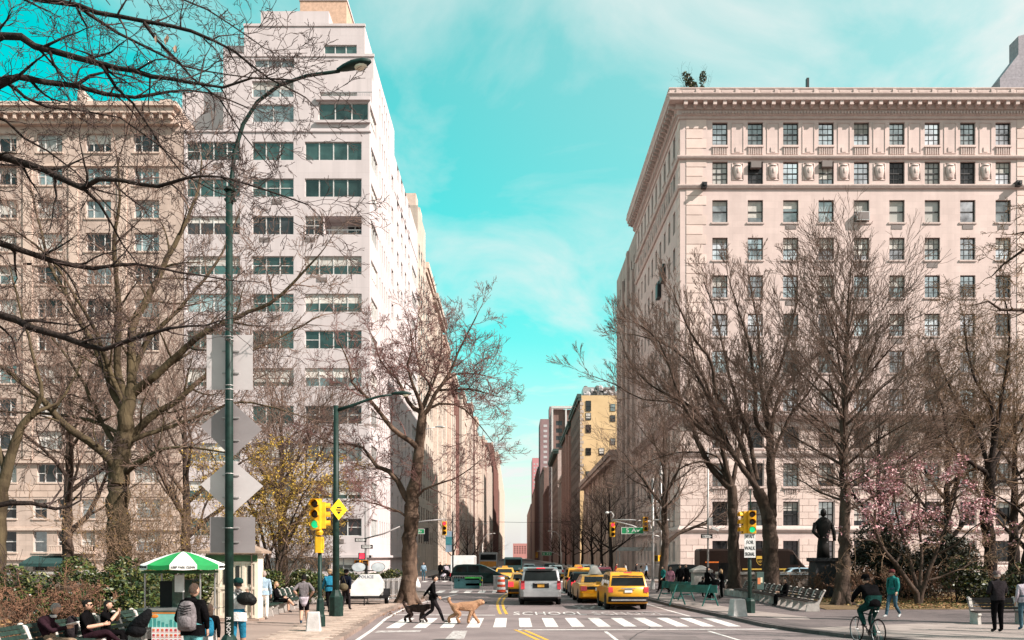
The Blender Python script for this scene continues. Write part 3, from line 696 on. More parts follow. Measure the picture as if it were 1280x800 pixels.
    z2_ = step(284, None, 92.6, 71, z1_, [(318, 368, 84, 70+4)], slots(z1_+0.5, z1_+1.6, 2.6)[:5])
    z3_ = step(305, 456, 95.0, 33, z2_, [(405, 446, 70, 56), (330, 384, 75, 66)], [])
    step(326, 411, 97.0, 14, z3_, [], [])
    mb.box(XL+0.3, XR-0.3, Y0+0.4, Y0+0.5, 0.1, 0.2)
    mb.build('wall', [M_white_b, M_roof], root)
    # brick lift house on top
    bb = MB(); bb.box(X(375, 100), X(433, 100), 100, 105, z3_+0.002, Z(1, 100)); bb.build('lift_house', mat('pink_brick', (0.55, 0.36, 0.26), 0.9), root)
    for bx_ in ((X(375, 100)-0.1, X(433, 100)+0.1, 99.9, 105.1, Z(1, 100)+.002, Z(1, 100)+0.3), (X(284, 92.6)-0.05, XR+0.06, 92.5, 92.75, z2_+0.002, z2_+0.28), (X(305, 95)-.05, X(456, 95)+.06, 94.9, 95.2, z3_+.002, z3_+.25), (ux(230), XR+0.12, Y0-0.12, Y0+0.3, T+0.002, T+0.14), (ux(395), ux(463), Y0-0.25, Y0+0.05, zt(126), zt(121.5)), (ux(395), ux(463), Y0-0.22, Y0+0.04, zt(154), zt(151)), (XR-0.2, XR+0.06, Y0+D1, Y0+D2, Tb+0.002, Tb+0.25), (XL, XR+0.2, Y0-0.35, Y0-0.003, zt(697), zt(694)), (XR+0.003, XR+0.35, Y0-0.35, Y0+D2, zt(697), zt(694)+0.003)): MB().box(*bx_).build('coping', M_white_b, root)
    rail = MB()
    for k in range(26): rail.box(ux(403)+k*0.18, ux(403)+k*0.18+0.03, 91.2, 91.23, zt(119), zt(119)+0.9)
    rail.box(ux(403), ux(463), 91.19, 91.24, zt(119)+0.9, zt(119)+0.95)
    rail.build('railing', M_frame_g, root); rail = MB()
    rail.box(XL+bal[0], XL+bal[1], Y0+0.05, Y0+0.1, bal[2]+0.42, bal[2]+0.5)
    for k in range(4): rail.box(XL+bal[0]+0.5+k*0.9, XL+bal[0]+0.54+k*0.9, Y0+0.05, Y0+0.1, bal[2], bal[2]+0.42)
    rail.build('railing', M_frame_g, root)
    MB().box(XL+0.5, XR-0.5, Y0+2.4, Y0+D2-0.6, 0.3, T-0.5).build('interior', M_black, root)
    r = random.Random(5)
    for o, k in zip(ops2, kinds):
        if o[0] == u(381) and abs(o[1]-u(404)) < 1e-6: k = 'double'
        top3 = o[3] > zt(240)
        windows(root, F, [o], k+('_x' if (k.startswith('ribbon') and r.random() < 0.4) else ''), M_frame_w, [r.choice([G_teal] if top3 else [G_teal, G_dark, G_teal, G_blue])], 0.2, r=r, blinds=0.0 if top3 else .3)
        if r.random() < 0.55:
            um = o[0]+(o[1]-o[0])*r.choice((0.3, 0.6, 0.75)); g = MB(); fbox(g, F, um-0.5, um+0.5, o[2]-0.75, o[2]-0.3, -0.02, 0.04); g.build('wall_grille', M_ac, root)
    windows(root, F, ground_ops, 'ribbon_2', M_frame_g, [G_blind, G_blue, G_blind], 0.2, r=r)
    windows(root, FRONT(XL, Y0+1.9), [(bal[0]+0.3, bal[0]+1.6, bal[2]+0.05, bal[2]+1.5), (bal[0]+2.0, bal[1]-0.2, bal[2]+0.05, bal[2]+1.5)], 'double', M_frame_w, [G_dark], 0.0, r=r)
    for o, k in zip(sops, sst): windows(root, S, [o], k, M_frame_w, [r.choice([G_blue, G_dark, G_blue, G_blind])], 0.16, r=r)
    for FF, oo, st in wl: windows(root, FF, oo, st, M_frame_w, [G_teal, G_blue], 0.2, r=r)
    # low wing roof structures between tower and the tan house
    w = MB(); w.box(X(228, 94), X(279, 94), 94, 104, T, Z(115, 94)); w.box(X(279, 96), X(305, 96), 96, 104, T, Z(57, 96)); w.build('roof_house', M_white_b, root)
left_tower()

# ---------------- the tan stone house at the far left
def tan_house():
    Y0 = 90.0; s = Y0/FPX; XL = X(-330, Y0); XR = X(229, Y0); W = XR-XL; zt = lambda py: Z(py, Y0)
    root = thing('stone_apartment_house', 'tan stone apartment house with dark cornice behind the big bare tree', 'building')
    F = FRONT(XL, Y0); u = lambda px: (px+330)*s
    top = zt(141)
    rows = [(190+41.3*k, 167+41.3*k) for k in range(11)]
    cols = [-300, -239, -178, -117, -56, 5, 62, 123, 183]
    ops = [(u(c)-1.25, u(c)+1.25, zt(b), zt(t)) for b, t in rows for c in cols]
    low = [(u(c)-0.68, u(c)+0.68, zt(b), zt(t)) for b, t in ((648, 624), (690, 664), (732, 706)) for c in (-290, -260, -225, -195, -160, -130, -100, -70, -40, -12, 12, 50, 80, 110)]+[(u(185)-1.25, u(185)+1.25, zt(b), zt(t)) for b, t in ((648, 624), (690, 664), (732, 706))]
    low = [o for o in low if o[2] > 0.2] + [(o[0], o[1], 0.4, o[3]) for o in low if o[2] <= 0.2]
    mb = MB(); facade(mb, F, 0, W, 0, top, ops+low, 0.3)
    mb.quad(F.at(0, top), F.at(W, top), F.at(W, top, 30), F.at(0, top, 30)); mb.quad((XR, Y0, 0), (XR, Y0+30, 0), (XR, Y0+30, top), (XR, Y0, top)); mb.quad((XL, Y0, 0), (XL, Y0+30, 0), (XL, Y0+30, top), (XL, Y0, top))
    mb.build('wall', M_tan, root)
    MB().box(XL+0.5, XR-0.5, Y0+0.6, Y0+29, 0.3, top-0.3).build('interior', M_black, root)
    r = random.Random(9)
    windows(root, F, ops, 'triple', M_frame_w, [r.choice([G_dark, G_blue, G_blind, G_dark]) for _ in ops], 0.28, r=r, sill=M_tand)
    windows(root, F, low, 'sash_plain', M_frame_w, [r.choice([G_dark, G_blue, G_dark]) for _ in low], 0.28, r=r, sill=M_tand)
    c = MB(); c.box(XL, XR-0.6, Y0-1.1, Y0-0.003, top-0.5, top+0.1); c.box(XL, XR-0.3, Y0-0.5, Y0-0.003, top-1.3, top-0.503); c.box(XL, XR-0.2, Y0-1.35, Y0+0.3, top+0.103, top+0.5); c.build('cornice', M_tand, root)
    k = MB(); x = XL+0.2
    while x < XR-1: k.box(x, x+0.3, Y0-1.0, Y0-0.503, top-1.0, top-0.503); x += 0.9
    k.build('bracket', M_tand, root)['kind'] = 'stuff'
    b = MB()
    for py, pr in ((205, .12), (329, .12), (576, .3), (660, .2), (697, .2)): b.box(XL, XR-0.1, Y0-pr, Y0-0.003, zt(py+3), zt(py))
    b.build('band_course', M_tand, root)['kind'] = 'stuff'
    # courses of long stones on the lower storeys
    st = []; z = 0.8; kk = 0
    sm = MB().box(0, 1, -0.05, 0, 0, 1).mesh('stone', mat('tan_block', (0.54, 0.41, 0.34), 0.88, col2=(0.43, 0.32, 0.26), scale=0.8, obj_var=0.1))
    while z < zt(580):
        uu = u(-20)+(0.8 if kk % 2 else 0)
        while uu < W-0.2:
            a, b2 = uu, min(uu+1.55, W-0.1); uu += 1.6
            if not any(o[0]-0.1 < b2 and a < o[1]+0.1 and o[2]-0.2 < z+0.6 and z < o[3]+0.05 for o in ops+low) and not any(abs(z+0.3-zt(p)) < 0.55 for p in (576, 660, 697)): st.append((F.at(a, z), 0, (b2-a, 1+rnd.uniform(-.2, .4), 0.58)))
        z += 0.63; kk += 1
    pieces(root, 'stone', sm, st)
    pl = MB(); x = 0
    for c_ in cols[:-1]: pl.box(XL+u(c_+30)-0.45, XL+u(c_+30)+0.45, Y0-0.12, Y0-0.003, zt(574), zt(210))
    pl.build('pilaster', M_tand, root)['kind'] = 'stuff'
    ba = MB(); ba.box(XL+u(66), XL+u(121), Y0-0.9, Y0-0.003, zt(692), zt(689)); ba.box(XL+u(66), XL+u(121), Y0-0.9, Y0-0.75, zt(683), zt(681.5))
    for q in range(19): ba.box(XL+u(66.6+q*2.9), XL+u(68+q*2.9), Y0-0.88, Y0-0.77, zt(689), zt(683))
    ba.build('balcony', M_tand, root)
    aw = MB(); aw.prism([(Y0-2.4, 1.75), (Y0-0.01, 2.5), (Y0-0.01, 1.7), (Y0-2.4, 1.45)], 'x', X(40, Y0), X(96, Y0)); aw.build('awning', mat('green_canvas', (0.012, 0.045, 0.042), 0.8), root)
    rb = MB(); rb.box(X(20, 94), X(216, 94), 94, 110, top, Z(128, 94)); rb.prism([(X(97, 94), top), (X(117, 94), top), (X(104, 94), Z(112, 94)), (X(97, 94), Z(112, 94))], 'y', 94, 97); rb.box(X(200, 96), X(214, 96), 96, 110, top, Z(124, 96))
    rb.build('roof_house', M_tan, root)
tan_house()

# ---------------- the rows of houses that close the street
def street_house(name, label, side, xw, y0, y1, h, m, wm, bay=3.4, fl=3.5, ww=1.3, wh=1.9, cornice=0.0, cm=None, front=True, depth_x=18.0, fm=None, fcols=4, z0w=4.5, base=None, piers=0.0, pm=None):
    root = thing(name, label, 'building')
    mb = MB(); nb = max(2, int((y1-y0)/bay)); nf = max(1, int((h-z0w-0.8)/fl)); zs = [z0w+fl*k for k in range(nf)]
    S = RIGHT(xw, y0) if side < 0 else LEFT(xw, y1); D = y1-y0
    ops = grid(0.5, D-0.5, nb, ww, zs, wh)
    facade(mb, S, 0, D, 0, h, ops, 0.10)
    xo = xw+side*depth_x; F = FRONT(min(xw, xo), y0); Wd = depth_x
    fops = grid(0.8, Wd-0.8, fcols, ww*1.15, zs[nf//3:], wh) if front else []
    facade(mb, F, 0, Wd, 0, h, fops, 0.2, 1)
    mb.quad((xw, y1, 0), (xo, y1, 0), (xo, y1, h), (xw, y1, h)); mb.quad((xo, y0, 0), (xo, y1, 0), (xo, y1, h), (xo, y0, h)); mb.quad((xw, y0, h), (xo, y0, h), (xo, y1, h), (xw, y1, h), 2)
    mb.build('wall', [m, fm or m, M_roof], root)
    joined_windows(root, S, ops, wm, 0.06, M_frame_d)
    if fops: joined_windows(root, F, fops, G_dark, 0.2, M_frame_w)
    if cornice:
        c = MB(); cx0, cx1 = (xw-0.3, xw+cornice) if side < 0 else (xw-cornice, xw+0.3)
        c.box(cx0, cx1, y0-cornice*0.5, y1-0.05, h-1.3, h-0.6); c.box(cx0-(0.003 if side < 0 else 0.25), cx1+(0.25 if side < 0 else 0.003), y0-cornice*0.7, y1-0.04, h-0.597, h+0.35); c.build('cornice', cm or m, root)
    if front is not None and y0 > 120 and piers:
        b = MB(); yy = y0+rnd.uniform(1, 3); sx = -side
        while yy < y1-2: b.box(min(xw, xw+sx*piers), max(xw, xw+sx*piers), yy, yy+rnd.uniform(.8, 2.0), 0, h-rnd.uniform(.2, 5)); yy += rnd.uniform(5, 11)
        b.build('pier', pm or m, root)['kind'] = 'stuff'
    if base:
        b = MB(); b.box(min(xw, xw-side*0.15), max(xw, xw-side*0.15), y0+0.02, y1-0.02, 0, 4.0); b.box(min(xw, xw-side*0.3), max(xw, xw-side*0.3), y0+0.01, y1-0.01, 4.003, 4.4); b.build('base', base, root)
    return root, xo
XRs = RX0
street_house('terrace_house', 'tall stone house with many narrow windows just beyond the limestone corner house', 1, XRs-0.02, 122.3, 145.0, 46.6, M_dstone, G_dark, 2.6, 3.4, 0.9, 2.0, piers=0.3)
street_house('terrace_house', 'low stone house row with sloping cornice line in front of the yellow house', 1, XRs-0.05, 145.1, 212.0, 19.2, M_dstone, G_dark, 3.0, 3.6, 1.1, 2.2, 1.0, M_dstone, front=False, piers=0.4, pm=M_tand)
rt, _ = street_house('yellow_house', 'apartment house with yellow brick end wall and roof garden across the avenue', 1, XRs-0.1, 224.0, 260.0, 42.4, M_brownb, G_dark, 3.0, 3.5, 1.2, 1.9, 0.5, M_copper, fm=M_yelb, fcols=3, depth_x=20, front=False)
def yellow_front():
    F = FRONT(XRs-0.1, 224.0); s = 224.0/FPX
    ops = []
    for px, pys in ((735.5, ((501, 514), (516, 525), (531, 541), (560, 569), (589, 598), (618, 626))), (752, ((560, 569), (589, 598))), (766, ((505, 514), (519, 527), (548, 556)))):
        for t, b in pys: u = X(px, 224)-F.o.x; ops.append((u-0.65, u+0.65, Z(b, 224), Z(t, 224)))
    windows(rt, F, ops, 'sash_plain', M_frame_d, [G_dark, G_blue, G_dark], -0.08)
    q = MB(); z = 20.0; k = 0
    while z < 41.5: fbox(q, F, 0.02, 0.9 if k % 2 else 0.55, z, z+0.75, 0.003, 0.08); z += 0.95; k += 1
    q.build('quoin', M_cream, rt)['kind'] = 'stuff'
    g = MB(); rr = random.Random(4)
    for k in range(46):
        x = XRs+rr.uniform(0.5, 15); g.ball((x, 226+rr.uniform(0, 6), 42.4+rr.uniform(0.2, 1.8+1.6*math.exp(-((x-XRs-5)/4)**2))), rr.uniform(.4, .9), .6, rr.uniform(.4, .9), 6, 4, rr.randrange(2))
    g.box(XRs+1, XRs+9, 228, 234, 42.4, 45.2, 2); g.build('roof_garden', [mat('roof_plant_pale', (0.36, 0.34, 0.34), 0.9), mat('roof_plant', (0.12, 0.11, 0.10), 0.9), M_metal], rt)
yellow_front()
street_house('brick_house', 'dark brick house with pink stone strips beyond the yellow house', 1, XRs-0.15, 260.2, 305.0, 41.0, M_redb, G_dark, 3.0, 3.4, 1.1, 1.8, 0.6, M_copper, front=False, piers=0.5, pm=mat('pink_strip', (.42, .24, .20), .9))
street_house('brick_house', 'brown house crowned by a dark green cornice, before the balcony tower', 1, XRs-0.2, 335.0, 385.0, 42.0, M_brownb, G_dark, 3.2, 3.4, 1.2, 1.8, 1.6, M_copper, fm=M_dstone, front=True)
def balcony_tower():
    root, _ = street_house('balcony_tower', 'dark tower with white vertical balcony fins beside the mauve tower', 1, XRs+0.3, 400.0, 432.0, 67.5, M_greyb, G_blue, 4.0, 3.3, 2.4, 1.9, depth_x=26, front=True, fcols=5, fm=M_brownb)
    f = MB()
    for x in (0.2, 6.2, 12.0, 18.0, 25.5): f.box(XRs+x, XRs+x+0.7, 398.6, 399.99, 4, 67.8)
    f.box(XRs+0.1, XRs+26.3, 398.5, 400.5, 67.82, 68.9)
    f.build('fin', M_frame_w, root)['kind'] = 'stuff'
balcony_tower()
def mauve_tower():
    root, _ = street_house('mauve_tower', 'tall mauve brick tower with lift house on its roof, left of the balcony tower', 1, XRs+0.1, 565.0, 600.0, 88.5, M_greyb, G_dark, 4.5, 3.2, 1.9, 1.6, depth_x=32, front=False)
    F = FRONT(XRs+0.1, 565.0)
    ops = grid(1.0, 31, 7, 2.3, [12+3.25*k for k in range(23)], 1.5)
    joined_windows(root, F, ops, mat('pale_pane', (0.45, 0.42, 0.42), 0.4), -0.08, M_frame_w)
    MB().box(XRs+6, XRs+15, 570, 585, 88.502, 97.2).build('lift_house', M_greyb, root)
mauve_tower()
def pink_tower():
    root, _ = street_house('pink_tower', 'pink and grey far tower at the end of the right row', 1, XRs+0.2, 810.0, 850.0, 91.0, M_greyb, G_dark, 4.5, 3.2, 2.0, 1.6, depth_x=14, front=False, fm=mat('pink_panel', (0.50, 0.22, 0.23), 0.9))
    joined_windows(root, FRONT(XRs+0.2, 810.0), grid(0.6, 8, 3, 1.3, [10+3.25*k for k in range(24)], 1.5), mat('pale_pane', (0.45, 0.42, 0.42), 0.4), -0.08, M_frame_w)
pink_tower()
for (y0, y1, h, m, lab) in ((306, 334, 30, M_dstone, 'low dull stone house squeezed between two taller brick ones'), (433, 500, 36, M_redb, 'long red brick house below the mauve tower'), (501, 564, 52, M_brownb, 'brown brick house right before the mauve tower'), (601, 700, 62, M_brownb, 'dark brick block just past the mauve tower'), (701, 809, 56, M_redb, 'red brick block before the pink tower'), (852, 1100, 52, M_greyb, 'grey slab at the far end of the right row')):
    street_house('brick_block', lab, 1, XRs+0.2+rnd.uniform(-.3, .3), y0, y1, h, m, G_dark, 3.6, 3.4, 1.4, 1.8, 0.4, m, front=False, piers=0.7, pm=(M_dstone, M_redb, M_tand)[int(y0) % 3])
LXs = X(462, 90)
SP = mat('cream_pier', (0.58, 0.49, 0.42), 0.85)
left_row = [(135.2, 147, 55.0, M_cream, 'cream house with chimneys rising directly behind the white tower', 0.0), (147.2, 161, 50.0, M_cream, 'narrow pale house with a roof step behind the white tower', 0.3), (161.2, 183, 49.0, M_cream, 'cream corner house on the far side of the side lane', 0.7),
            (183.2, 226, 47.0, M_tand, 'tan house with tall bays along the sunny side of the street', 0.5), (240, 290, 46.0, M_cream, 'long cream house midway down the sunny side', 0.5), (290.2, 345, 50.5, M_brownb, 'brown brick house between cream ones on the sunny side', 0.6), (345.2, 400, 50.0, M_tand, 'tan house with pale piers further down the sunny side', 0.4),
            (400.2, 480, 54, M_redb, 'red brick house beyond the tan one with pale piers', 0.5), (480.2, 590, 62, M_brownb, 'tall brown house standing beyond the red one', 0.4), (590.2, 820, 77, M_redb, 'very tall red brick block towards the end of the row', 0.4), (820.2, 1350, 98, M_tand, 'last tall tan block of the sunny row', 0.0)]
lots = []
for i, (y0, y1, h, m, lab, co) in enumerate(left_row):
    n = max(1, round((y1-y0)/14)) if 180 < y0 < 480 else 1
    for k in range(n): lots.append((y0+(y1-y0)*k/n+(.1 if k else 0), y0+(y1-y0)*(k+1)/n, h if k == 0 else h+rnd.uniform(-7, 4), m if k == 0 else rnd.choice((m, M_cream, M_tand, M_brownb, M_tan, M_redb)), lab if n == 1 else ('%s house of the stretch that starts as a %s' % (('first', 'second', 'third', 'fourth', 'fifth', 'sixth')[k], lab.split(' along')[0].split(' midway')[0].split(' between')[0].split(' further')[0].split(' beyond')[0])), co if k == 0 else rnd.uniform(0, .6)))
for i, (y0, y1, h, m, lab, co) in enumerate(lots):
    rt_, _ = street_house('row_house', lab, -1, LXs+(0.0 if i < 3 else rnd.uniform(-0.2, 0.6)), y0, y1, h, m, G_dark, 3.2 if y0 < 300 else (4.5 if y0 < 500 else 8), 3.6, 1.7, 2.1, co, M_tand if i % 2 else m, front=True, base=M_cream if i > 2 else None)
    pm = MB(); n = max(2, int((y1-y0)/11))
    for k in range(n+1):
        y = y0+0.2+(y1-y0-1.6)*k/n; pm.box(LXs+0.003, LXs+0.75, y, y+1.2, 0, h-rnd.uniform(0.5, 6))
    if i > 1: pm.build('pier', SP if i % 2 == 0 else m, rt_)['kind'] = 'stuff'
    tp = MB()
    if i == 0: tp.box(LXs-6, LXs-0.4, y0+1, y0+4, h+.002, h+2.2); tp.box(LXs-5, LXs-0.2, y0+5, y0+8.5, h+.002, h+1.6); tp.box(LXs-9, LXs-2, y0+9, y1-.4, h+.002, h+3)
    else: tp.box(LXs-12, LXs-3, y0+2, y0+8, h+.002, h+rnd.uniform(1.5, 4))
    tp.build('roof_house', M_tand, rt_)
street_house('end_house', 'small pink brick house closing the view down the street', 1, -1.0, 1500, 1530, 24.5, mat('rose_brick', (0.45, 0.20, 0.18), 0.9), G_dark, 6, 3.4, 2.0, 1.8, depth_x=23, front=True, fcols=5)
street_house('slate_tower', 'grey slate tower seen over the roof edge of the limestone house', 1, X(1250, 132), 132.0, 150.0, Z(98, 132), mat('slate_panel', (0.30, 0.275, 0.30), 0.8, stones=(3.0, 1.6, .10, .03), streak=.15), G_dark, 4.0, 3.5, 0.5, 1.0, depth_x=30, front=False)
def slate_top():
    o = [c for c in bpy.data.objects if c.name.startswith('slate_tower')][0]
    b = MB(); y = 134; b.prism([(X(1250, y), Z(98, y)), (X(1273, y), Z(68, y)), (X(1273, y), Z(45, y)), (X(1300, y), Z(38, y)), (X(1400, y), Z(38, y)), (X(1400, y), Z(98, y))], 'y', y, y+2.5)
    b.build('upper_tower', mat('slate_panel', (0.30, 0.275, 0.30), 0.8, stones=(3.0, 1.6, .10, .03), streak=.15), o)
slate_top()
# ------------------------------------------------------------------ trees: traced limbs, grown twigs, real radii
M_bark = mat('bark', (0.092, 0.064, 0.049), 0.95, spec=.12, col2=(0.032, 0.022, 0.018), scale=3.0, bump=0.8, bscale=14, stretch=(1, 1, 0.35))
M_bark_d = mat('bark_dark', (0.036, 0.026, 0.022), 0.95, spec=.12, col2=(0.013, 0.010, 0.009), scale=6.0, bump=0.8, bscale=20)
M_bark_m = mat('bark_mossy', (0.105, 0.080, 0.046), 0.95, spec=.1, col2=(0.035, 0.025, 0.017), scale=2.0, bump=0.9, bscale=12, stretch=(1, 1, 0.3))
M_bark_p = mat('bark_plane', (0.15, 0.098, 0.07), 0.95, spec=.1, col2=(0.032, 0.021, 0.016), scale=2.6, bump=0.9, bscale=9, stretch=(1, 1, 0.5))
M_twig = mat('twig', (0.185, 0.122, 0.096), 0.9, spec=.15, var=0.25, scale=1.5)
M_twig_d = mat('twig_dark', (0.075, 0.052, 0.047), 0.9, spec=.15, var=0.25, scale=1.5)
M_twig_r = mat('twig_red', (0.19, 0.100, 0.088), 0.9, spec=.15, var=0.25, scale=1.5)
M_twig_t = mat('twig_tan', (0.215, 0.14, 0.092), 0.9, spec=.15, var=0.25, scale=1.5)
class Wood:
    """collects branches as chains of points with radii; builds tubes all at once with numpy"""
    def __init__(s, seed=1): s.r = random.Random(seed); s.ch = []
    def chain(s, pts, rad): s.ch.append((pts, rad))
    def build(s, name, m, parent, rmin=0.0, rmax=9.0):
        P0 = []; P1 = []; T0 = []; T1 = []; R0 = []; R1 = []
        for pts, rad in s.ch:
            if not (rmin <= rad[0] < rmax): continue
            n = len(pts)
            tg = [(pts[min(i+1, n-1)]-pts[max(i-1, 0)]).normalized() for i in range(n)]
            for i in range(n-1):
                P0.append(pts[i]); P1.append(pts[i+1]); T0.append(tg[i]); T1.append(tg[i+1]); R0.append(rad[i]); R1.append(rad[i+1])
        if not P0: return None
        P0, P1, T0, T1 = (np.array(a, dtype=np.float64) for a in (P0, P1, T0, T1)); R0 = np.array(R0); R1 = np.array(R1)
        V = []; Fc = []; off = 0
        ref = np.array([0.41, 0.83, 0.37])
        def ring(Pc, T, Rr, k):
            a = np.cross(T, ref); a /= np.linalg.norm(a, axis=1)[:, None]+1e-9; b = np.cross(T, a)
            an = np.arange(k)*2*np.pi/k
            return Pc[:, None, :]+Rr[:, None, None]*(a[:, None, :]*np.cos(an)[None, :, None]+b[:, None, :]*np.sin(an)[None, :, None])
        for lo, hi, k in ((0, 0.028, 3), (0.028, 0.09, 5), (0.09, 9, 11)):
            sel = (R0 >= lo) & (R0 < hi)
            if not sel.any(): continue
            r0 = ring(P0[sel], T0[sel], R0[sel], k); r1 = ring(P1[sel], T1[sel], R1[sel], k); n = r0.shape[0]
            V.append(np.concatenate([r0, r1], axis=1).reshape(-1, 3))
            base = off+np.arange(n)[:, None]*2*k; j = np.arange(k)[None, :]
            q = np.stack([base+j, base+(j+1) % k, base+k+(j+1) % k, base+k+j], axis=2).reshape(-1, 4); Fc.append(q); off += n*2*k
        V = np.concatenate(V); Fc = np.concatenate(Fc).astype(np.int32)
        me = bpy.data.meshes.new(name); me.vertices.add(len(V)); me.vertices.foreach_set('co', V.ravel())
        me.loops.add(Fc.size); me.loops.foreach_set('vertex_index', Fc.ravel())
        me.polygons.add(len(Fc)); me.polygons.foreach_set('loop_start', np.arange(0, Fc.size, 4, dtype=np.int32)); 
        me.polygons.foreach_set('use_smooth', np.ones(len(Fc), dtype=bool)); me.update(calc_edges=True); me.materials.append(m)
        return inst(name, me, parent)
    def smooth(s, pts, rad, step=0.5, wob=0.02):
        """Catmull-Rom through the traced points, with a little natural wobble"""
        out = []; ro = []; n = len(pts)
        for i in range(n-1):
            p0, p1, p2, p3 = pts[max(i-1, 0)], pts[i], pts[i+1], pts[min(i+2, n-1)]
            k = max(1, int((p2-p1).length/step))
            for j in range(k):
                t = j/k; q = 0.5*((2*p1)+(p2-p0)*t+(2*p0-5*p1+4*p2-p3)*t*t+(3*p1-p0-3*p2+p3)*t**3)
                rr = rad[i]+(rad[i+1]-rad[i])*t
                if out: q = q+Vector((s.r.gauss(0, 1), s.r.gauss(0, 1), s.r.gauss(0, 1)))*min(rr*0.5, wob*0.6+rr*0.05)
                out.append(q); ro.append(rr*(1+s.r.uniform(-.05, .05)))
        out.append(pts[-1]); ro.append(rad[-1]); return out, ro
    def grow(s, p, d, length, rad, level, c):
        """one branch and its children. c: seg, curl, up, ang, gap, ratio, tip, droop"""
        r = s.r; n = c.get('n', 4) if level < 2 else (4 if level < 3 else (3 if level < 4 else 2)); pts = [p]; rads = [rad]; d = d.normalized(); q = p
        st = length/n
        for i in range(n):
            w = c['curl']*(1.0+0.5*level)
            d = (d+Vector((r.gauss(0, w), r.gauss(0, w), r.gauss(0, w)+c['up']))).normalized()
            q = q+d*st; pts.append(q); rads.append(max(c['tip'], rad*(1-(i+1)/n*c.get('taper', 0.75))))
        s.chain(pts, rads)
        if level >= c['levels']: return
        s.side(pts, rads, length, level, c)
        # fork at the tip
        if level < c['levels']:
            for k in range(2):
                ax = Vector((r.gauss(0, 1), r.gauss(0, 1), r.gauss(0, 1))); dd = (d+ax.normalized()*0.32).normalized()
                s.grow(pts[-1], dd, length*c['ratio']*r.uniform(.7, 1.0), rads[-1]*0.8, level+1, c)
    def side(s, pts, rads, length, level, c, t0=0.2, dens=1.0):
        r = s.r
        tot = sum((b-a).length for a, b in zip(pts, pts[1:])); gap = c['gap']*(0.75**level)*max(0.15, length/c.get('ref', 3.0))**0.3
        k = max(1, int(tot*(1-t0)/gap*dens)); cum = [0]
        for a, b in zip(pts, pts[1:]): cum.append(cum[-1]+(b-a).length)
        phase = r.uniform(0, 6.28)
        for j in range(k):
            t = (t0+(1-t0)*(j+r.random())/k)*tot
            i = max(x for x in range(len(cum)) if cum[x] <= t+1e-9); i = min(i, len(pts)-2)
            f = (t-cum[i])/max(1e-6, cum[i+1]-cum[i]); q = pts[i].lerp(pts[i+1], min(1, f)); rr = rads[i]+(rads[i+1]-rads[i])*f
            d = (pts[i+1]-pts[i]).normalized(); a = d.cross(Vector((0.3, 0.2, 0.93))).normalized(); b = d.cross(a)
            phase += 2.4+r.uniform(-.5, .5); ang = c['ang']*r.uniform(.7, 1.3)*(1-.09*level)
            dd = d*math.cos(ang)+(a*math.cos(phase)+b*math.sin(phase))*math.sin(ang)+Vector((0, 0, c['up']*1.5))
            s.grow(q, dd, length*c['ratio']*r.uniform(.68, 1.2)*(1-0.25*t/tot), max(c['tip'], min(rr*0.58, 0.010+0.014*length)), level+1, c)
CROWN = [1.0]
def trace(px, Y, dY=0.0):
    """traced pixels of a limb, put at the tree's own distance, the limb leaning towards or away from the viewer by dY metres by its end"""
    n = len(px); px = [(a[0], a[1] if a[1] > 560 else 560-(560-a[1])*CROWN[0]) for a in px]; return [P(a[0], a[1], Y+dY*(i/(n-1))**1.2) for i, a in enumerate(px)]
def limb(w, px, Y, dY, r0, r1, c, length=None, dens=1.0, t0=0.12, step=0.45, level=0):
    pts = trace(px, Y, dY); n = len(pts); rad = [r0+(r1-r0)*(i/(n-1))**0.8 for i in range(n)]
    pts, rad = w.smooth(pts, rad, step); w.chain(pts, rad)
    tot = sum((b-a).length for a, b in zip(pts, pts[1:]))
    w.side(pts, rad, length or tot*0.55, level, c, t0, dens)
    d = pts[-1]-pts[-2]; w.grow(pts[-1], d, (length or tot*0.5)*0.45, rad[-1], level+1, c)
def trunk(w, px, Y, rads, flare=True):
    pts = trace(px, Y); b = pts[0].copy()
    pts, rad = w.smooth(pts, rads, 0.35, 0.015)
    if flare:
        pts = [Vector((pts[0].x, pts[0].y, -0.05))]+pts; rad = [rad[0]*1.45]+rad
    w.chain(pts, rad); return pts, rad
def tree(name, label, w, loc, bark, twig, split=0.05, group=None):
    root = thing(name, label, 'tree', (0, 0, 0), group=group)
    w.build('trunk', bark, root, split, 9); w.build('crown', twig, root, 0, split); return root
def roots(w, x, y, r, n=6):
    """root flare: short buttresses that run into the ground"""
    for k in range(n):
        a = 6.28*k/n+w.r.uniform(-.3, .3); d = Vector((math.cos(a), math.sin(a), 0))
        w.chain([Vector((x, y, 0.75))+d*r*0.55, Vector((x, y, 0.3))+d*r*0.95, Vector((x, y, -0.06))+d*r*1.7], [r*0.42, r*0.38, r*0.22])

CB = dict(curl=0.085, up=0.03, ang=0.80, gap=0.62, ratio=0.66, tip=0.0085, levels=4, ref=3.0, n=5)
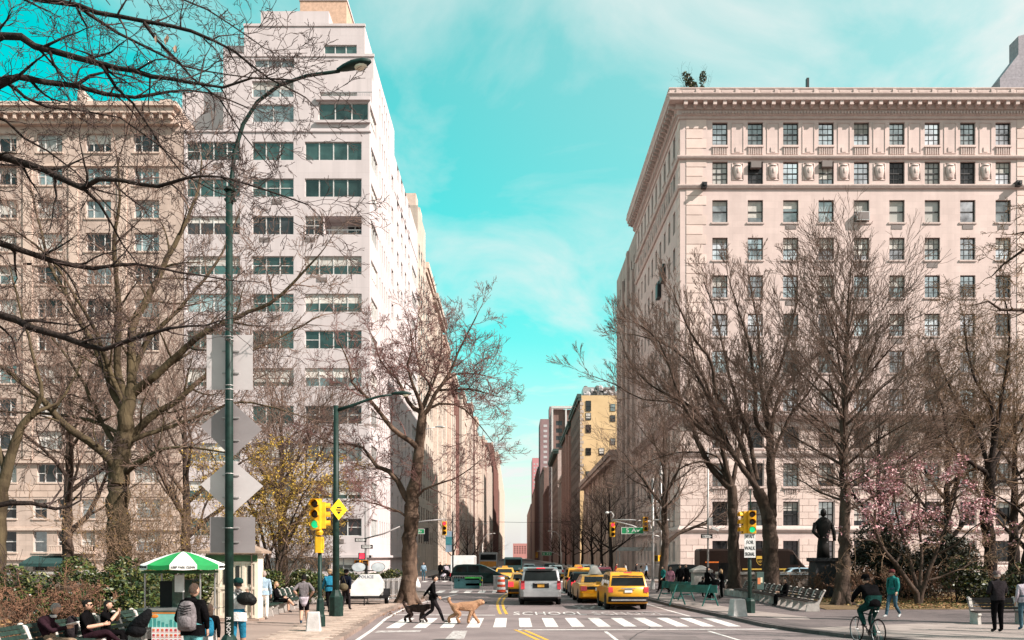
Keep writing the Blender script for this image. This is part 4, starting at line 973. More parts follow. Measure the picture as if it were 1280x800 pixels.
# A: the near tree whose trunk stands outside the picture; its limbs hang across the upper left
def near_tree():
    w = Wood(11); Y = 15.0; c = dict(CB, curl=0.13, up=0.0, gap=0.385, levels=4, tip=0.0043, ang=0.75, ref=1.6, ratio=0.62)
    tx = -110
    tp = [G(tx, HY+2.4*FPX/Y), P(tx, 640, Y), P(tx+4, 420, Y), P(tx+2, 200, Y), P(tx+8, 0, Y), P(tx+4, -200, Y)]
    pts, rad = w.smooth(tp, [.42, .36, .32, .27, .2, .12], 0.4); w.chain(pts, rad); roots(w, tp[0].x, Y, 0.42)
    L = lambda px, dY, r0, r1, dens=1.0, length=None, y0=Y: limb(w, px, y0, dY, r0*.74, r1*.9, c, length or 1.5, dens, 0.1, 0.3)
    L([(tx, 60), (-10, -6), (75, 4), (101, 9), (180, 28), (240, 41), (292, 64), (337, 98), (375, 118)], -1.0, 0.085, 0.014)
    L([(101, 9), (112, 19), (150, 41), (195, 64), (229, 83), (285, 94), (345, 99)], 1.0, 0.05, 0.012, y0=Y-0.3)
    L([(180, 28), (195, 49), (225, 79), (240, 97), (274, 124), (300, 165), (330, 200)], 0.4, 0.04, 0.010, y0=Y-.5)
    L([(tx, 130), (0, 47), (45, 58), (94, 73), (128, 81), (169, 90), (210, 96), (244, 107), (278, 109), (315, 99), (360, 100)], -1.6, 0.10, 0.016)
    L([(128, 82), (146, 109), (165, 128), (180, 150), (203, 184), (229, 218), (270, 240)], 0.6, 0.04, 0.010, y0=Y-.6)
    L([(tx, 180), (0, 103), (22, 97), (56, 103), (94, 107), (131, 118), (169, 122), (210, 114), (262, 116), (310, 135)], 1.0, 0.105, 0.014)
    L([(94, 107), (112, 96), (135, 90), (165, 96), (180, 104)], 0.3, 0.05, 0.012, y0=Y+.4)
    L([(tx, 260), (0, 197), (37, 206), (75, 223), (105, 236), (124, 226), (150, 225), (199, 232), (232, 221), (277, 221), (337, 240), (385, 256)], -1.8, 0.10, 0.012)
    L([(105, 236), (124, 255), (140, 280), (152, 304), (172, 330)], 0.8, 0.045, 0.012, y0=Y-.6)
    L([(tx, 330), (0, 304), (37, 317), (94, 330), (116, 334), (169, 330), (225, 341), (300, 352)], 1.5, 0.10, 0.014)
    L([(tx, 420), (0, 394), (37, 409), (82, 424), (131, 437), (165, 424), (210, 412), (258, 408), (285, 398)], -1.2, 0.115, 0.012)
    L([(tx, 120), (-30, 90), (20, 112), (33, 122), (60, 134), (105, 140), (150, 148), (210, 190), (260, 230)], 1.6, 0.06, 0.010, y0=Y+.5)
    L([(tx, 250), (-20, 140), (10, 152), (30, 172), (60, 190), (95, 215), (140, 262), (190, 300)], 1.2, 0.05, 0.010, y0=Y+1)
    L([(tx, -40), (-10, -60), (60, -30), (130, -12), (200, -5), (260, 12), (330, 60)], 0.9, 0.07, 0.012)
    L([(tx, 640), (-20, 634), (12, 629), (40, 628), (70, 634), (88, 634), (101, 625), (102, 610)], 0.6, 0.085, 0.014, 0.7)
    L([(60, 634), (76, 612), (66, 590), (80, 560)], 0.4, 0.026, 0.010, 0.7, 0.8)
    t = tree('bare_tree', 'dark near tree whose long limbs reach in across the sky above the stone house', w, None, M_bark_d, M_twig_d, 0.022)
    rr = random.Random(2); mb = MB()
    for px, py in ((195, 44), (207, 46), (209, 43), (219, 56)):
        p = P(px, py, Y-.5); a = rr.uniform(0, 3); d = Vector((math.cos(a), math.sin(a), 0))*0.035
        mb.add([p, p-d+Vector((0, 0, -.06)), p+Vector((0, 0.01, -.13)), p+d+Vector((0, -.01, -.05))], [(0, 1, 2, 3)])
    mb.build('leaf', mat('withered_leaf', (0.42, 0.28, 0.20), 0.9), t)['kind'] = 'stuff'
near_tree()
# B: the big tree left of the snack cart
def big_tree():
    w = Wood(21); Y = 36.0; c = dict(CB, gap=0.62, up=0.025)
    tp = [G(147, HY+2.4*FPX/Y), P(147, 735, Y), P(147, 660, Y), P(149, 600, Y), P(152, 560, Y), P(157, 520, Y), P(165, 487, Y)]
    pts, rad = w.smooth(tp, [.62, .50, .44, .42, .36, .30, .27], 0.3, 0.02); w.chain(pts, rad); roots(w, tp[0].x, Y, .5)
    L = lambda px, dY, r0, r1, dens=1.0, y0=Y: limb(w, px, y0, dY, r0, r1, c, 3.0, dens)
    L([(147, 590), (139, 576), (110, 552), (75, 525), (55, 500), (34, 484), (0, 457), (-40, 430)], -2.5, .22, .05)
    L([(150, 555), (142, 540), (112, 525), (56, 517), (0, 514), (-50, 505)], 2.5, .12, .03)
    L([(157, 515), (144, 495), (127, 450), (109, 416), (86, 375), (64, 334), (50, 285), (38, 235)], 2.0, .20, .035)
    L([(160, 505), (147, 469), (148, 412), (146, 356), (142, 300), (150, 250), (146, 195)], -2.0, .19, .03)
    L([(164, 490), (166, 412), (187, 367), (210, 322), (232, 278), (248, 235), (252, 200)], 1.5, .20, .03)
    L([(168, 490), (178, 482), (210, 457), (244, 424), (285, 401), (337, 380), (375, 345), (396, 322)], -1.5, .20, .03)
    L([(150, 570), (163, 551), (187, 521), (225, 499), (255, 472), (307, 442), (352, 420), (400, 395)], 3.0, .20, .03)
    L([(150, 595), (165, 583), (185, 570), (202, 562), (240, 559), (285, 566)], -2.0, .17, .03)
    L([(155, 555), (180, 544), (217, 532), (259, 517), (300, 502), (345, 510), (392, 525)], 2.2, .12, .02)
    L([(160, 500), (170, 455), (190, 420), (225, 385), (262, 340), (285, 300), (300, 262)], 3.2, .15, .025)
    L([(158, 512), (140, 470), (120, 415), (96, 372), (60, 320), (15, 285)], -2.8, .13, .025)
    L([(152, 565), (128, 530), (100, 470), (62, 420), (20, 395)], 3.0, .12, .025)
    tree('bare_tree', 'big spreading bare tree with mossy trunk rising behind the evergreen hedge', w, None, M_bark_m, M_twig, 0.05)
big_tree()
# a slimmer tree further behind at the far left, only partly in the picture
def left_tree():
    w = Wood(23); Y = 34.0; c = dict(CB, gap=0.75)
    pts, rad = w.smooth([G(-3, HY+2.4*FPX/Y), P(0, 640, Y), P(8, 590, Y), P(25, 535, Y), P(45, 515, Y)], [.3, .24, .2, .15, .12], 0.3); w.chain(pts, rad)
    limb(w, [(8, 590), (-8, 540), (-20, 480), (-25, 400)], Y, 1, .14, .03, c, 2.5); limb(w, [(40, 520), (52, 495), (40, 440), (24, 380), (12, 330)], Y, -1, .11, .02, c, 2.5); limb(w, [(45, 515), (70, 505), (95, 470), (108, 430)], Y, 1.5, .08, .02, c, 2.0)
    tree('bare_tree', 'slim brown tree at the edge of the hedge, half out of the picture', w, None, M_bark_m, M_twig, 0.05)
left_tree()
# C: the leaning plane tree beside the police trailer
def plane_tree():
    w = Wood(31); Y = 45.5; c = dict(CB, gap=0.385, up=0.02, curl=0.10, levels=4, ref=2.0)
    tp = [G(509, HY+2.4*FPX/Y), P(509, 750, Y), P(512, 700, Y), P(514, 650, Y), P(517, 620, Y), P(521, 590, Y), P(524, 560, Y), P(527, 530, Y), P(528, 513, Y)]
    pts, rad = w.smooth(tp, [.55, .44, .38, .36, .33, .28, .26, .24, .20], 0.3, 0.03); w.chain(pts, rad); roots(w, tp[0].x, Y, .42)
    L = lambda px, dY, r0, r1, dens=1.0: limb(w, px, Y, dY, r0, r1, c, 2.2, dens)
    L([(523, 560), (514, 552), (490, 535), (475, 516), (460, 498), (440, 478), (436, 455), (424, 428)], -2.0, .17, .03)
    L([(513, 630), (506, 620), (497, 601), (486, 589), (471, 583), (462, 570), (453, 559), (436, 555), (420, 556), (395, 545)], 2.0, .19, .03)
    L([(527, 515), (517, 510), (505, 492), (496, 474), (481, 459), (472, 441), (466, 422)], 1.6, .13, .03)
    L([(528, 515), (524, 500), (515, 480), (510, 456), (515, 435), (513, 412)], -1.8, .12, .03)
    L([(528, 510), (531, 500), (538, 486), (530, 470), (523, 455), (519, 430), (521, 405)], 2.6, .11, .025)
    L([(528, 520), (535, 512), (544, 492), (562, 465), (572, 441), (586, 414), (597, 392)], -1.0, .14, .025)
    L([(545, 490), (556, 476), (571, 468), (598, 467), (615, 472)], 1.2, .08, .02)
    L([(547, 488), (586, 487), (606, 491), (624, 496)], -1.6, .07, .018)
    L([(536, 511), (550, 505), (570, 506), (592, 522), (603, 536), (614, 550)], 1.8, .08, .018)
    L([(515, 628), (530, 613), (546, 606), (570, 597), (588, 585), (604, 572)], -1.8, .08, .018)
    L([(511, 648), (500, 640), (472, 631), (455, 626), (430, 627)], -1.2, .08, .02)
    L([(528, 512), (545, 470), (552, 430), (548, 395)], 2.5, .09, .02)
    tree('plane_tree', 'leaning bare plane tree with flaky trunk and reddish twigs beside the police trailer', w, None, M_bark_p, M_twig_r, 0.05)
plane_tree()
CE = dict(CB, curl=0.05, up=0.05, ang=0.50, gap=0.475, ratio=0.66, tip=0.0085, levels=4, n=4)
# D: the two elms in front of the limestone house
def elm_right():
    w = Wood(41); Y = 50.0; c = CE; CROWN[0] = 0.86
    tp = [G(965, HY+2.4*FPX/Y), P(964, 735, Y), P(963, 700, Y), P(962, 662, Y), P(959, 640, Y), P(947, 612, Y)]
    pts, rad = w.smooth(tp, [.72, .54, .43, .40, .36, .30], 0.3, 0.03); w.chain(pts, rad); roots(w, tp[0].x, Y, .55, 8)
    pts, rad = w.smooth([P(962, 655, Y), P(965, 626, Y), P(964, 587, Y), P(962, 540, Y)], [.3, .26, .24, .2], 0.3); w.chain(pts, rad)
    L = lambda px, dY, r0, r1, dens=1.0: limb(w, px, Y, dY, r0, r1, c, 2.35, dens)
    L([(947, 612), (930, 587), (907, 555), (875, 532), (856, 500), (845, 470), (823, 405), (798, 380)], -2.0, .18, .03)
    L([(915, 565), (895, 517), (880, 474), (856, 430), (823, 405), (792, 395)], 2.6, .15, .03)
    L([(907, 556), (880, 530), (845, 495), (804, 489), (767, 467), (745, 457), (730, 451)], -1.5, .065, .015, 0.6)
    L([(945, 610), (914, 517), (895, 480), (889, 436), (870, 405), (852, 365), (842, 335)], -2.6, .17, .03)
    L([(946, 600), (935, 540), (918, 480), (905, 420), (893, 360), (880, 318)], 2.4, .15, .03)
    L([(962, 545), (946, 524), (943, 467), (936, 405), (922, 360), (912, 318)], -1.0, .17, .03)
    L([(962, 545), (957, 517), (950, 450), (948, 390), (940, 335), (936, 308)], 2.0, .15, .03)
    L([(962, 542), (958, 500), (966, 467), (979, 430), (988, 389), (996, 345), (990, 315)], -2.2, .15, .03)
    L([(963, 560), (970, 499), (990, 458), (1018, 430), (1045, 400)], 2.0, .14, .025)
    L([(963, 580), (985, 520), (1010, 480), (1030, 440), (1036, 400)], -3.0, .11, .02)
    L([(940, 600), (900, 545), (862, 500), (815, 470), (785, 430), (775, 395)], 3.2, .13, .02)
    tree('elm_tree', 'large vase shaped bare elm with thick flared trunk behind the bench row', w, None, M_bark, M_twig, 0.05)
elm_right()
def elm_left():
    w = Wood(43); Y = 56.0; c = CE
    tp = [G(918, HY+2.4*FPX/Y), P(918, 730, Y), P(917, 688, Y), P(916, 626, Y), P(914, 608, Y)]
    pts, rad = w.smooth(tp, [.5, .40, .34, .32, .3], 0.3, 0.02); w.chain(pts, rad); roots(w, tp[0].x, Y, .42)
    L = lambda px, dY, r0, r1, dens=1.0: limb(w, px, Y, dY, r0, r1, c, 2.4, dens)
    L([(914, 610), (891, 587), (872, 551), (867, 529), (850, 485), (838, 445), (822, 415)], 1.5, .24, .03)
    L([(913, 606), (905, 570), (897, 520), (884, 470), (868, 430), (862, 385)], -1.5, .2, .03)
    L([(912, 600), (895, 582), (875, 577), (849, 587), (832, 616), (822, 640), (816, 652)], -1.0, .09, .02, 0.5)
    L([(905, 600), (898, 572), (865, 565), (832, 569), (806, 581), (780, 600)], 1.0, .08, .02, 0.6)
    L([(915, 612), (922, 570), (930, 520), (932, 470), (930, 430)], 2.5, .16, .03)
    tree('elm_tree', 'second bare elm with pale trunk just left of the large elm', w, None, M_bark, M_twig, 0.05)
elm_left()
# E: the upright tree right of the statue
def upright_tree():
    CROWN[0] = 1.0; w = Wood(51); Y = 43.0; c = dict(CB, curl=0.06, up=0.045, ang=0.6, gap=0.55, levels=4, n=4)
    tp = [G(1052, HY+2.4*FPX/Y), P(1053, 735, Y), P(1055, 690, Y), P(1056, 620, Y), P(1055, 560, Y), P(1056, 500, Y), P(1058, 440, Y), P(1061, 380, Y), P(1063, 335, Y)]
    pts, rad = w.smooth(tp, [.48, .36, .27, .24, .2, .16, .11, .06, .02], 0.3, 0.02); w.chain(pts, rad); roots(w, tp[0].x, Y, .4)
    r = w.r
    for k in range(50):
        t = 0.05+0.9*k/50; z = 4.2+t*11.2; i = min(range(len(pts)), key=lambda j: abs(pts[j].z-z)); a = k*2.4+r.uniform(-.4, .4)
        el = 0.25+0.85*t; d = Vector((math.cos(a)*math.cos(el), math.sin(a)*math.cos(el), math.sin(el)))
        w.grow(pts[i], d, (4.4-2.0*t)*r.uniform(.75, 1.1)*(0.9 if z < 6 else 1), max(.02, min(.075, rad[i]*.5)), 1, dict(c, gap=0.66, levels=4, n=4))
    tree('bare_tree', 'upright bare tree with straight leader and fanned branches beside the dark statue', w, None, M_bark, M_twig, 0.05)
upright_tree()
def right_tree():
    w = Wood(61); Y = 46.0; c = dict(CB, gap=0.55, curl=0.10, levels=4)
    tp = [G(1236, HY+2.4*FPX/Y), P(1237, 730, Y), P(1237, 686, Y), P(1233, 645, Y), P(1237, 614, Y), P(1238, 576, Y)]
    pts, rad = w.smooth(tp, [.42, .33, .30, .33, .27, .24], 0.3, 0.03); w.chain(pts, rad); roots(w, tp[0].x, Y, .35)
    L = lambda px, dY, r0, r1, dens=1.0: limb(w, px, Y, dY, r0, r1, c, 2.8, dens)
    L([(1237, 600), (1230, 589), (1213, 577), (1200, 570), (1184, 545), (1178, 510), (1165, 470)], -1.8, .15, .03)
    L([(1238, 610), (1248, 602), (1280, 598), (1320, 580)], 1.0, .13, .03)
    L([(1238, 578), (1243, 540), (1236, 501), (1220, 475), (1209, 436), (1205, 395)], 1.5, .16, .03)
    L([(1239, 575), (1247, 530), (1252, 495), (1259, 456), (1262, 410), (1255, 370)], -1.5, .15, .03)
    L([(1239, 585), (1262, 545), (1290, 500), (1305, 440)], 1.8, .13, .03)
    L([(1236, 590), (1222, 540), (1195, 500), (1175, 455), (1166, 420)], 2.2, .11, .02)
    L([(1234, 640), (1215, 665), (1190, 660)], -1, .05, .02, 0.6)
    tree('bare_tree', 'gnarled bare tree with twisted trunk at the edge of the plaza lawn', w, None, M_bark_d, M_twig_t, 0.05)
right_tree()
def edge_tree():
    w = Wood(63); Y = 30.0; c = dict(CB, gap=0.5, curl=0.16, up=0.0, levels=4)
    tp = [Vector((X(1365, Y), Y, 0)), P(1365, 600, Y), P(1360, 480, Y), P(1355, 380, Y), P(1345, 300, Y)]
    pts, rad = w.smooth(tp, [.4, .32, .28, .2, .14], 0.3); w.chain(pts, rad)
    for px, dY in (([(1358, 430), (1320, 400), (1280, 388), (1252, 387), (1236, 376), (1215, 382)], -1), ([(1352, 370), (1310, 330), (1280, 312), (1255, 330), (1240, 345)], 1), ([(1350, 330), (1310, 290), (1270, 292)], .5), ([(1360, 500), (1320, 470), (1285, 440)], 1), ([(1362, 620), (1310, 630), (1280, 660), (1268, 700)], 0.5)):
        limb(w, px, Y, dY, .10, .02, c, 1.5, 0.8)
    tree('bare_tree', 'pale limbed tree reaching in from beyond the right edge of the view', w, None, M_bark, M_twig_t, 0.05)
edge_tree()
def generic(name, label, x, y, h, seed, spread=1.0, bark=M_bark_d, twig=M_twig_d, lev=4, gap=0.70, trunk_h=0.3, r0=None, lean=0.0, group=None, up=0.05, start=0.0, nb=9):
    w = Wood(seed); r = w.r; r0 = r0 or h*0.02; c = dict(CB, up=up, gap=gap, levels=lev, ang=0.62, n=4, tip=0.0085)
    pts = [Vector((x+lean*t*h+(r.gauss(0, .05) if i else 0), y, start+h*t*0.8-0.05)) for i, t in enumerate((0, .1, .25, .45, .7, 1.0))]
    rad = [r0*1.4, r0, r0*.9, r0*.7, r0*.42, 0.015]
    pts, rad = w.smooth(pts, rad, 0.4); w.chain(pts, rad)
    for k in range(nb):
        t = trunk_h+(0.95-trunk_h)*k/nb; i = int(t*(len(pts)-1)); a = k*2.4+r.uniform(-.5, .5); el = 0.55+0.5*t
        w.grow(pts[i], Vector((math.cos(a)*math.cos(el)*spread, math.sin(a)*math.cos(el)*spread, math.sin(el))), h*0.36*(1.15-0.5*t)*r.uniform(.8, 1.1), rad[i]*.6, 1, c)
    return tree(name, label, w, None, bark, twig, 0.045, group)
generic('bare_tree', 'slender dark trunked tree between the upright tree and the blossoming magnolia', X(1098, 52), 52, 13.5, 71, bark=M_bark_d, twig=M_twig, nb=10)
generic('bare_tree', 'dark leaning tree rising just above the magnolia blossoms', X(1113, 55), 55, 12.0, 72, bark=M_bark_d, twig=M_twig_t, lean=-0.03)
generic('bare_tree', 'tan twigged tree behind the magnolia, left of the gnarled tree', X(1185, 58), 58, 15.5, 73, bark=M_bark_d, twig=M_twig_t, nb=12)
generic('bare_tree', 'pale twigged tree behind the gnarled tree at the lawn', X(1268, 58), 58, 16.5, 74, bark=M_bark_d, twig=M_twig_t, nb=12)
generic('bare_tree', 'dark trunk leaning at the right edge beside the lawn shrubs', X(1279, 44), 44, 9.0, 75, bark=M_bark_d, twig=M_twig_t, lean=0.04, r0=.28)
generic('bare_tree', 'fine twigged tree filling the gap behind the two elms', X(830, 64), 64, 15.5, 76, bark=M_bark, twig=M_twig, nb=12)
generic('bare_tree', 'bushy bare tree behind the big tree in front of the stone house', X(85, 52), 52, 17.0, 77, bark=M_bark, twig=M_twig, nb=12)
generic('bare_tree', 'bare tree between the big tree and the first sign post, before the white tower', X(232, 50), 50, 15.0, 78, bark=M_bark, twig=M_twig, nb=12)
generic('bare_tree', 'bare tree standing before the white tower right of the tall sign post', X(352, 54), 54, 15.5, 79, bark=M_bark, twig=M_twig, nb=12)
generic('bare_tree', 'tall plaza tree just outside the view whose shadow falls over the drive', 24.5, 20.5, 19, 68, lev=3, gap=0.9, nb=12, r0=.34)
generic('bare_tree', 'second plaza tree just outside the view, throwing branch shadows over the benches', 33.0, 27.5, 18, 69, lev=3, gap=0.9, nb=12, r0=.34)
# street trees of the far blocks
street = [(763, 97, 12, 'street tree in front of the side door awning of the limestone house'), (752, 118, 11, 'bare street tree just past the awning on the shaded pavement'), (740, 140, 11.5, 'street tree before the low stone house row'), (728, 165, 12, 'street tree below the yellow house'), (717, 195, 12, 'street tree by the far green signal'), (707, 235, 12, 'dark street tree below the brick house with stone strips'), (699, 290, 13, 'far dark street tree near the end of the shaded pavement'), (690, 350, 14, 'farthest dark street tree on the shaded side')]
for i, (px, Y, h, lab) in enumerate(street):
    generic('street_tree', lab, X(px, Y), Y, h, 80+i, lev=3 if Y > 120 else 4, gap=0.9, bark=M_bark_d, twig=M_twig_d, nb=11, spread=1.1, group='bare street trees down the block')
for i, (px, Y, h, lab) in enumerate([(566, 104, 8, 'slim bare street tree in front of the cream house'), (584, 140, 9, 'bare street tree on the sunny pavement behind the white van'), (597, 200, 11, 'brownish street tree by the curved lamps'), (606, 260, 11, 'street tree before the far end of the sunny row'), (614, 330, 12, 'farthest bare tree on the sunny pavement')]):
    generic('street_tree', lab, X(px, Y), Y, h, 95+i, lev=3 if Y > 120 else 4, gap=0.9, bark=M_bark_d, twig=M_twig_r if i in (1, 2, 3) else M_twig_d, nb=11, spread=1.1, group='bare street trees down the block')
# small leaf-like faces scattered through a volume
def leaves(name, pts, size, mats, parent, seed=1, flat=0.3, picks=None):
    r = np.random.default_rng(seed); pts = np.asarray(pts); n = len(pts)
    a = r.normal(size=(n, 3)); a[:, 2] *= (1-flat); a /= np.linalg.norm(a, axis=1)[:, None]
    b = np.cross(a, r.normal(size=(n, 3))); b /= np.linalg.norm(b, axis=1)[:, None]
    s = size*r.uniform(0.6, 1.35, size=(n, 1))
    V = np.stack([pts-a*s, pts-b*s*0.42, pts+a*s, pts+b*s*0.42], axis=1).reshape(-1, 3)
    F = np.arange(4*n).astype(np.int32)
    me = bpy.data.meshes.new(name); me.vertices.add(4*n); me.vertices.foreach_set('co', V.ravel()); me.loops.add(4*n); me.loops.foreach_set('vertex_index', F)
    me.polygons.add(n); me.polygons.foreach_set('loop_start', np.arange(0, 4*n, 4, dtype=np.int32)); me.update(calc_edges=True)
    for m in mats: me.materials.append(m)
    me.polygons.foreach_set('material_index', (r.integers(0, len(mats), n) if picks is None else picks).astype(np.int32))
    o = inst(name, me, parent); return o
def clumps(rng, blobs, n):
    """points in overlapping uneven clumps, denser towards each clump's skin"""
    out = []; w = np.array([b[3]*b[4]*b[5] for b in blobs])**0.8; w /= w.sum()
    for (x, y, z, rx, ry, rz), k in zip(blobs, rng.multinomial(n, w)):
        d = rng.normal(size=(k, 3)); d /= np.linalg.norm(d, axis=1)[:, None]; q = rng.uniform(0.5, 1.0, size=(k, 1))**0.5
        out.append(np.array([x, y, z])+d*q*np.array([rx, ry, rz]))
    return np.concatenate(out)
M_lf = [mat('leaf_green', (0.062, 0.088, 0.018), 0.45, var=0.3, scale=3, spec=0.5), mat('leaf_deep', (0.024, 0.044, 0.011), 0.4, var=0.3, scale=3, spec=0.5), mat('leaf_olive', (0.10, 0.098, 0.022), 0.5, var=0.3, scale=3, spec=0.5)]
M_lfd = [mat('leaf_dark', (0.012, 0.017, 0.007), 0.5, var=0.3, scale=3), mat('leaf_dark_olive', (0.028, 0.028, 0.011), 0.5, var=0.3, scale=3)]
M_bl = [mat('blossom_pink', (0.62, 0.33, 0.36), 0.8, var=0.15), mat('blossom_pale', (0.72, 0.50, 0.50), 0.8, var=0.15), mat('blossom_rose', (0.42, 0.17, 0.20), 0.8, var=0.15)]
M_fo = [mat('forsythia_yellow', (0.50, 0.33, 0.035), 0.8, var=0.2), mat('forsythia_ochre', (0.28, 0.17, 0.03), 0.8, var=0.2)]
# magnolia in bloom
def magnolia():
    w = Wood(101); Y = 43.0; c = dict(CB, curl=0.16, up=0.03, gap=0.62, ang=0.8, levels=4, n=4, tip=0.007)
    base = G(1147, HY+2.4*FPX/Y)
    L = lambda px, dY, r0, r1, dens=1.0, ln=1.7: limb(w, px, Y, dY, r0, r1, c, ln, dens, 0.25)
    L([(1148, 756), (1146, 742), (1137, 730), (1119, 704), (1100, 679), (1094, 654), (1094, 630), (1085, 605)], -1.2, .17, .03)
    L([(1148, 756), (1147, 735), (1141, 715), (1134, 689), (1128, 668), (1120, 640), (1118, 610)], 1.2, .14, .03)
    L([(1149, 756), (1151, 740), (1157, 724), (1169, 695), (1178, 667), (1190, 640), (1196, 608)], -0.8, .16, .03)
    L([(1150, 740), (1152, 700), (1150, 660), (1148, 620), (1144, 590)], 1.6, .10, .025)
    L([(1157, 726), (1175, 722), (1203, 710), (1225, 697), (1245, 688)], 0.6, .07, .02)
    L([(1170, 694), (1195, 680), (1215, 660), (1232, 650)], -1.4, .06, .02)
    L([(1100, 680), (1090, 675), (1078, 675), (1064, 684)], -.6, .06, .02)
    L([(1120, 704), (1128, 690), (1112, 650), (1108, 620)], 1.5, .06, .02)
    root = thing('magnolia_tree', 'wide magnolia in pink blossom in front of dark evergreens on the lawn', 'tree')
    w.build('trunk', M_bark, root, .045, 9); w.build('crown', M_twig_t, root, 0, .045)
    tips = [ch[0][-1] for ch in w.ch if ch[1][0] < 0.03 and ch[0][-1].z > 2.6]
    w.r.shuffle(tips); tips = tips[:9000]; rg = np.random.default_rng(5)
    pts = np.array([tuple(t) for t in tips]); pts = pts[(pts[:, 2] > 2.9+rg.uniform(0, 1.6, len(pts)))]
    leaves('blossom', np.concatenate([pts, pts+rg.normal(0, .08, pts.shape), pts+rg.normal(0, .08, pts.shape)]), 0.068, M_bl, root, 3)['kind'] = 'stuff'
magnolia()
def shrub(name, label, blobs, n, size, mats, seed, stems=None, cat='shrub', group=None, z0=0.0):
    root = thing(name, label, cat, group=group); rg = np.random.default_rng(seed)
    leaves('foliage', clumps(rg, blobs, n), size, mats, root, seed)
    w = Wood(seed); c = dict(CB, curl=.15, up=.1, gap=.7, levels=2, tip=.006, n=3)
    for b in blobs[::max(1, len(blobs)//10)]:
        for k in range(2): w.grow(Vector((b[0]+rg.uniform(-.2, .2), b[1]+rg.uniform(-.2, .2), z0)), Vector((rg.uniform(-.3, .3), rg.uniform(-.3, .3), 1)), max(.5, (b[2]-z0)*0.7+b[5]*.4), .03, 0, c)
    w.build('stem', M_bark_d, root); return root
def blobs_line(r, x0, y0, x1, y1, n, h, hw, rr):
    out = []
    for k in range(n):
        t = (k+r.random())/n; hh = h*(0.75+0.25*math.sin(t*9+hw)+r.uniform(-.12, .12)); s = rr*r.uniform(.7, 1.2)
        out.append((x0+(x1-x0)*t+r.uniform(-.4, .4), y0+(y1-y0)*t+r.uniform(-.5, .5), max(s*.7, hh-s*r.uniform(.4, 1.6)), s, s, s*.8))
    return out
rr = random.Random(8)
shrub('evergreen_shrub', 'glossy green rhododendron hedge behind the near benches', blobs_line(rr, X(20, 27), 27, X(178, 27), 28, 34, 1.95, 1.2, .58)+blobs_line(rr, X(90, 27), 26, X(178, 25), 25.5, 22, 1.6, 0, .55)+blobs_line(rr, X(80, 27), 27.5, X(165, 27), 28, 10, 2.3, 0, .45), 21000, 0.075, M_lf, 201)
shrub('evergreen_shrub', 'smaller green shrub between the kiosk and the far benches', blobs_line(rr, X(325, 43), 43, X(400, 44), 44, 16, 1.9, 1, .6), 6000, 0.085, M_lf, 202)
shrub('evergreen_shrub', 'dark green shrubs seen through the snack cart beside the kiosk', blobs_line(rr, X(185, 31), 31, X(258, 32), 32, 14, 2.0, 1, .55), 5000, 0.08, M_lf, 203)
shrub('evergreen_shrub', 'dark evergreen mass behind the magnolia stems', blobs_line(rr, X(1075, 49), 49, X(1205, 50), 50, 34, 3.9, .5, 1.0)+blobs_line(rr, X(1085, 48), 48, X(1190, 48), 48, 16, 4.6, .5, .8), 20000, 0.10, M_lfd, 204)
shrub('evergreen_shrub', 'green shrub at the right edge behind the two standing visitors', blobs_line(rr, X(1195, 44), 44, X(1300, 44), 44, 20, 2.5, .5, .75), 9000, 0.085, M_lf[1:]+M_lfd, 205)
shrub('boxwood_hedge', 'low clipped hedge along the foot of the white tower', blobs_line(rr, X(415, 87.5), 87.6, X(500, 87.5), 87.6, 30, 1.2, 0, .5), 4500, 0.12, M_lf[1:], 206, cat='hedge')
shrub('boxwood_hedge', 'dark hedge at the foot of the limestone house', blobs_line(rr, X(985, 88), 88, X(1200, 88), 88, 30, 1.2, 0, .5), 3000, 0.12, M_lfd, 207, cat='hedge')
def twiggy(name, label, x0, y0, x1, y1, n, h, seed, m, flowers=None, nf=0, fs=.04):
    root = thing(name, label, 'shrub'); w = Wood(seed); c = dict(CB, curl=.16, up=.05, gap=.55, levels=3, tip=.007, n=4, ang=.7)
    for k in range(n):
        t = (k+w.r.random())/n; p = Vector((x0+(x1-x0)*t+w.r.uniform(-.3, .3), y0+(y1-y0)*t+w.r.uniform(-.5, .5), 0)); a = w.r.uniform(0, 6.28)
        w.grow(p, Vector((math.cos(a)*.5, math.sin(a)*.5, 1)), h*w.r.uniform(.45, .75), .022*h/2, 0, c)
    w.build('branches', m, root)
    if flowers:
        tips = [ch[0][k] for ch in w.ch if ch[1][0] < .02 for k in range(1, len(ch[0]))]; w.r.shuffle(tips)
        leaves('blossom', np.array([tuple(t) for t in tips[:nf]]), fs, flowers, root, seed)['kind'] = 'stuff'
    return root
M_bram = mat('bramble', (0.17, 0.085, 0.05), 0.9, var=.3)
twiggy('bare_shrub', 'rusty brown leafless shrub between the near benches and the evergreen hedge', X(0, 24), 24, X(130, 25), 25, 40, 1.5, 301, M_bram, [M_bram], 5000, .035)
twiggy('bare_shrub', 'tan leafless bushes around the foot of the big tree', X(120, 33), 33, X(260, 37), 36, 22, 4.4, 302, M_twig_t, M_fo[1:], 1500, .04)
twiggy('bare_shrub', 'tall leafless bushes behind the far benches', X(318, 46), 46, X(415, 47), 47, 16, 4.2, 303, M_twig_t, M_fo[1:], 900, .04)
twiggy('bare_shrub', 'brown brush under the magnolia along the lawn edge', X(1070, 46), 46.5, X(1240, 46), 46, 50, 1.5, 304, M_bram, [M_bram], 5000, .05)
twiggy('bare_shrub', 'low brown brush around the statue plinth behind the bench row', X(985, 52), 51, X(1075, 47), 47.5, 30, 1.3, 305, M_bram, [M_bram], 2500, .05)
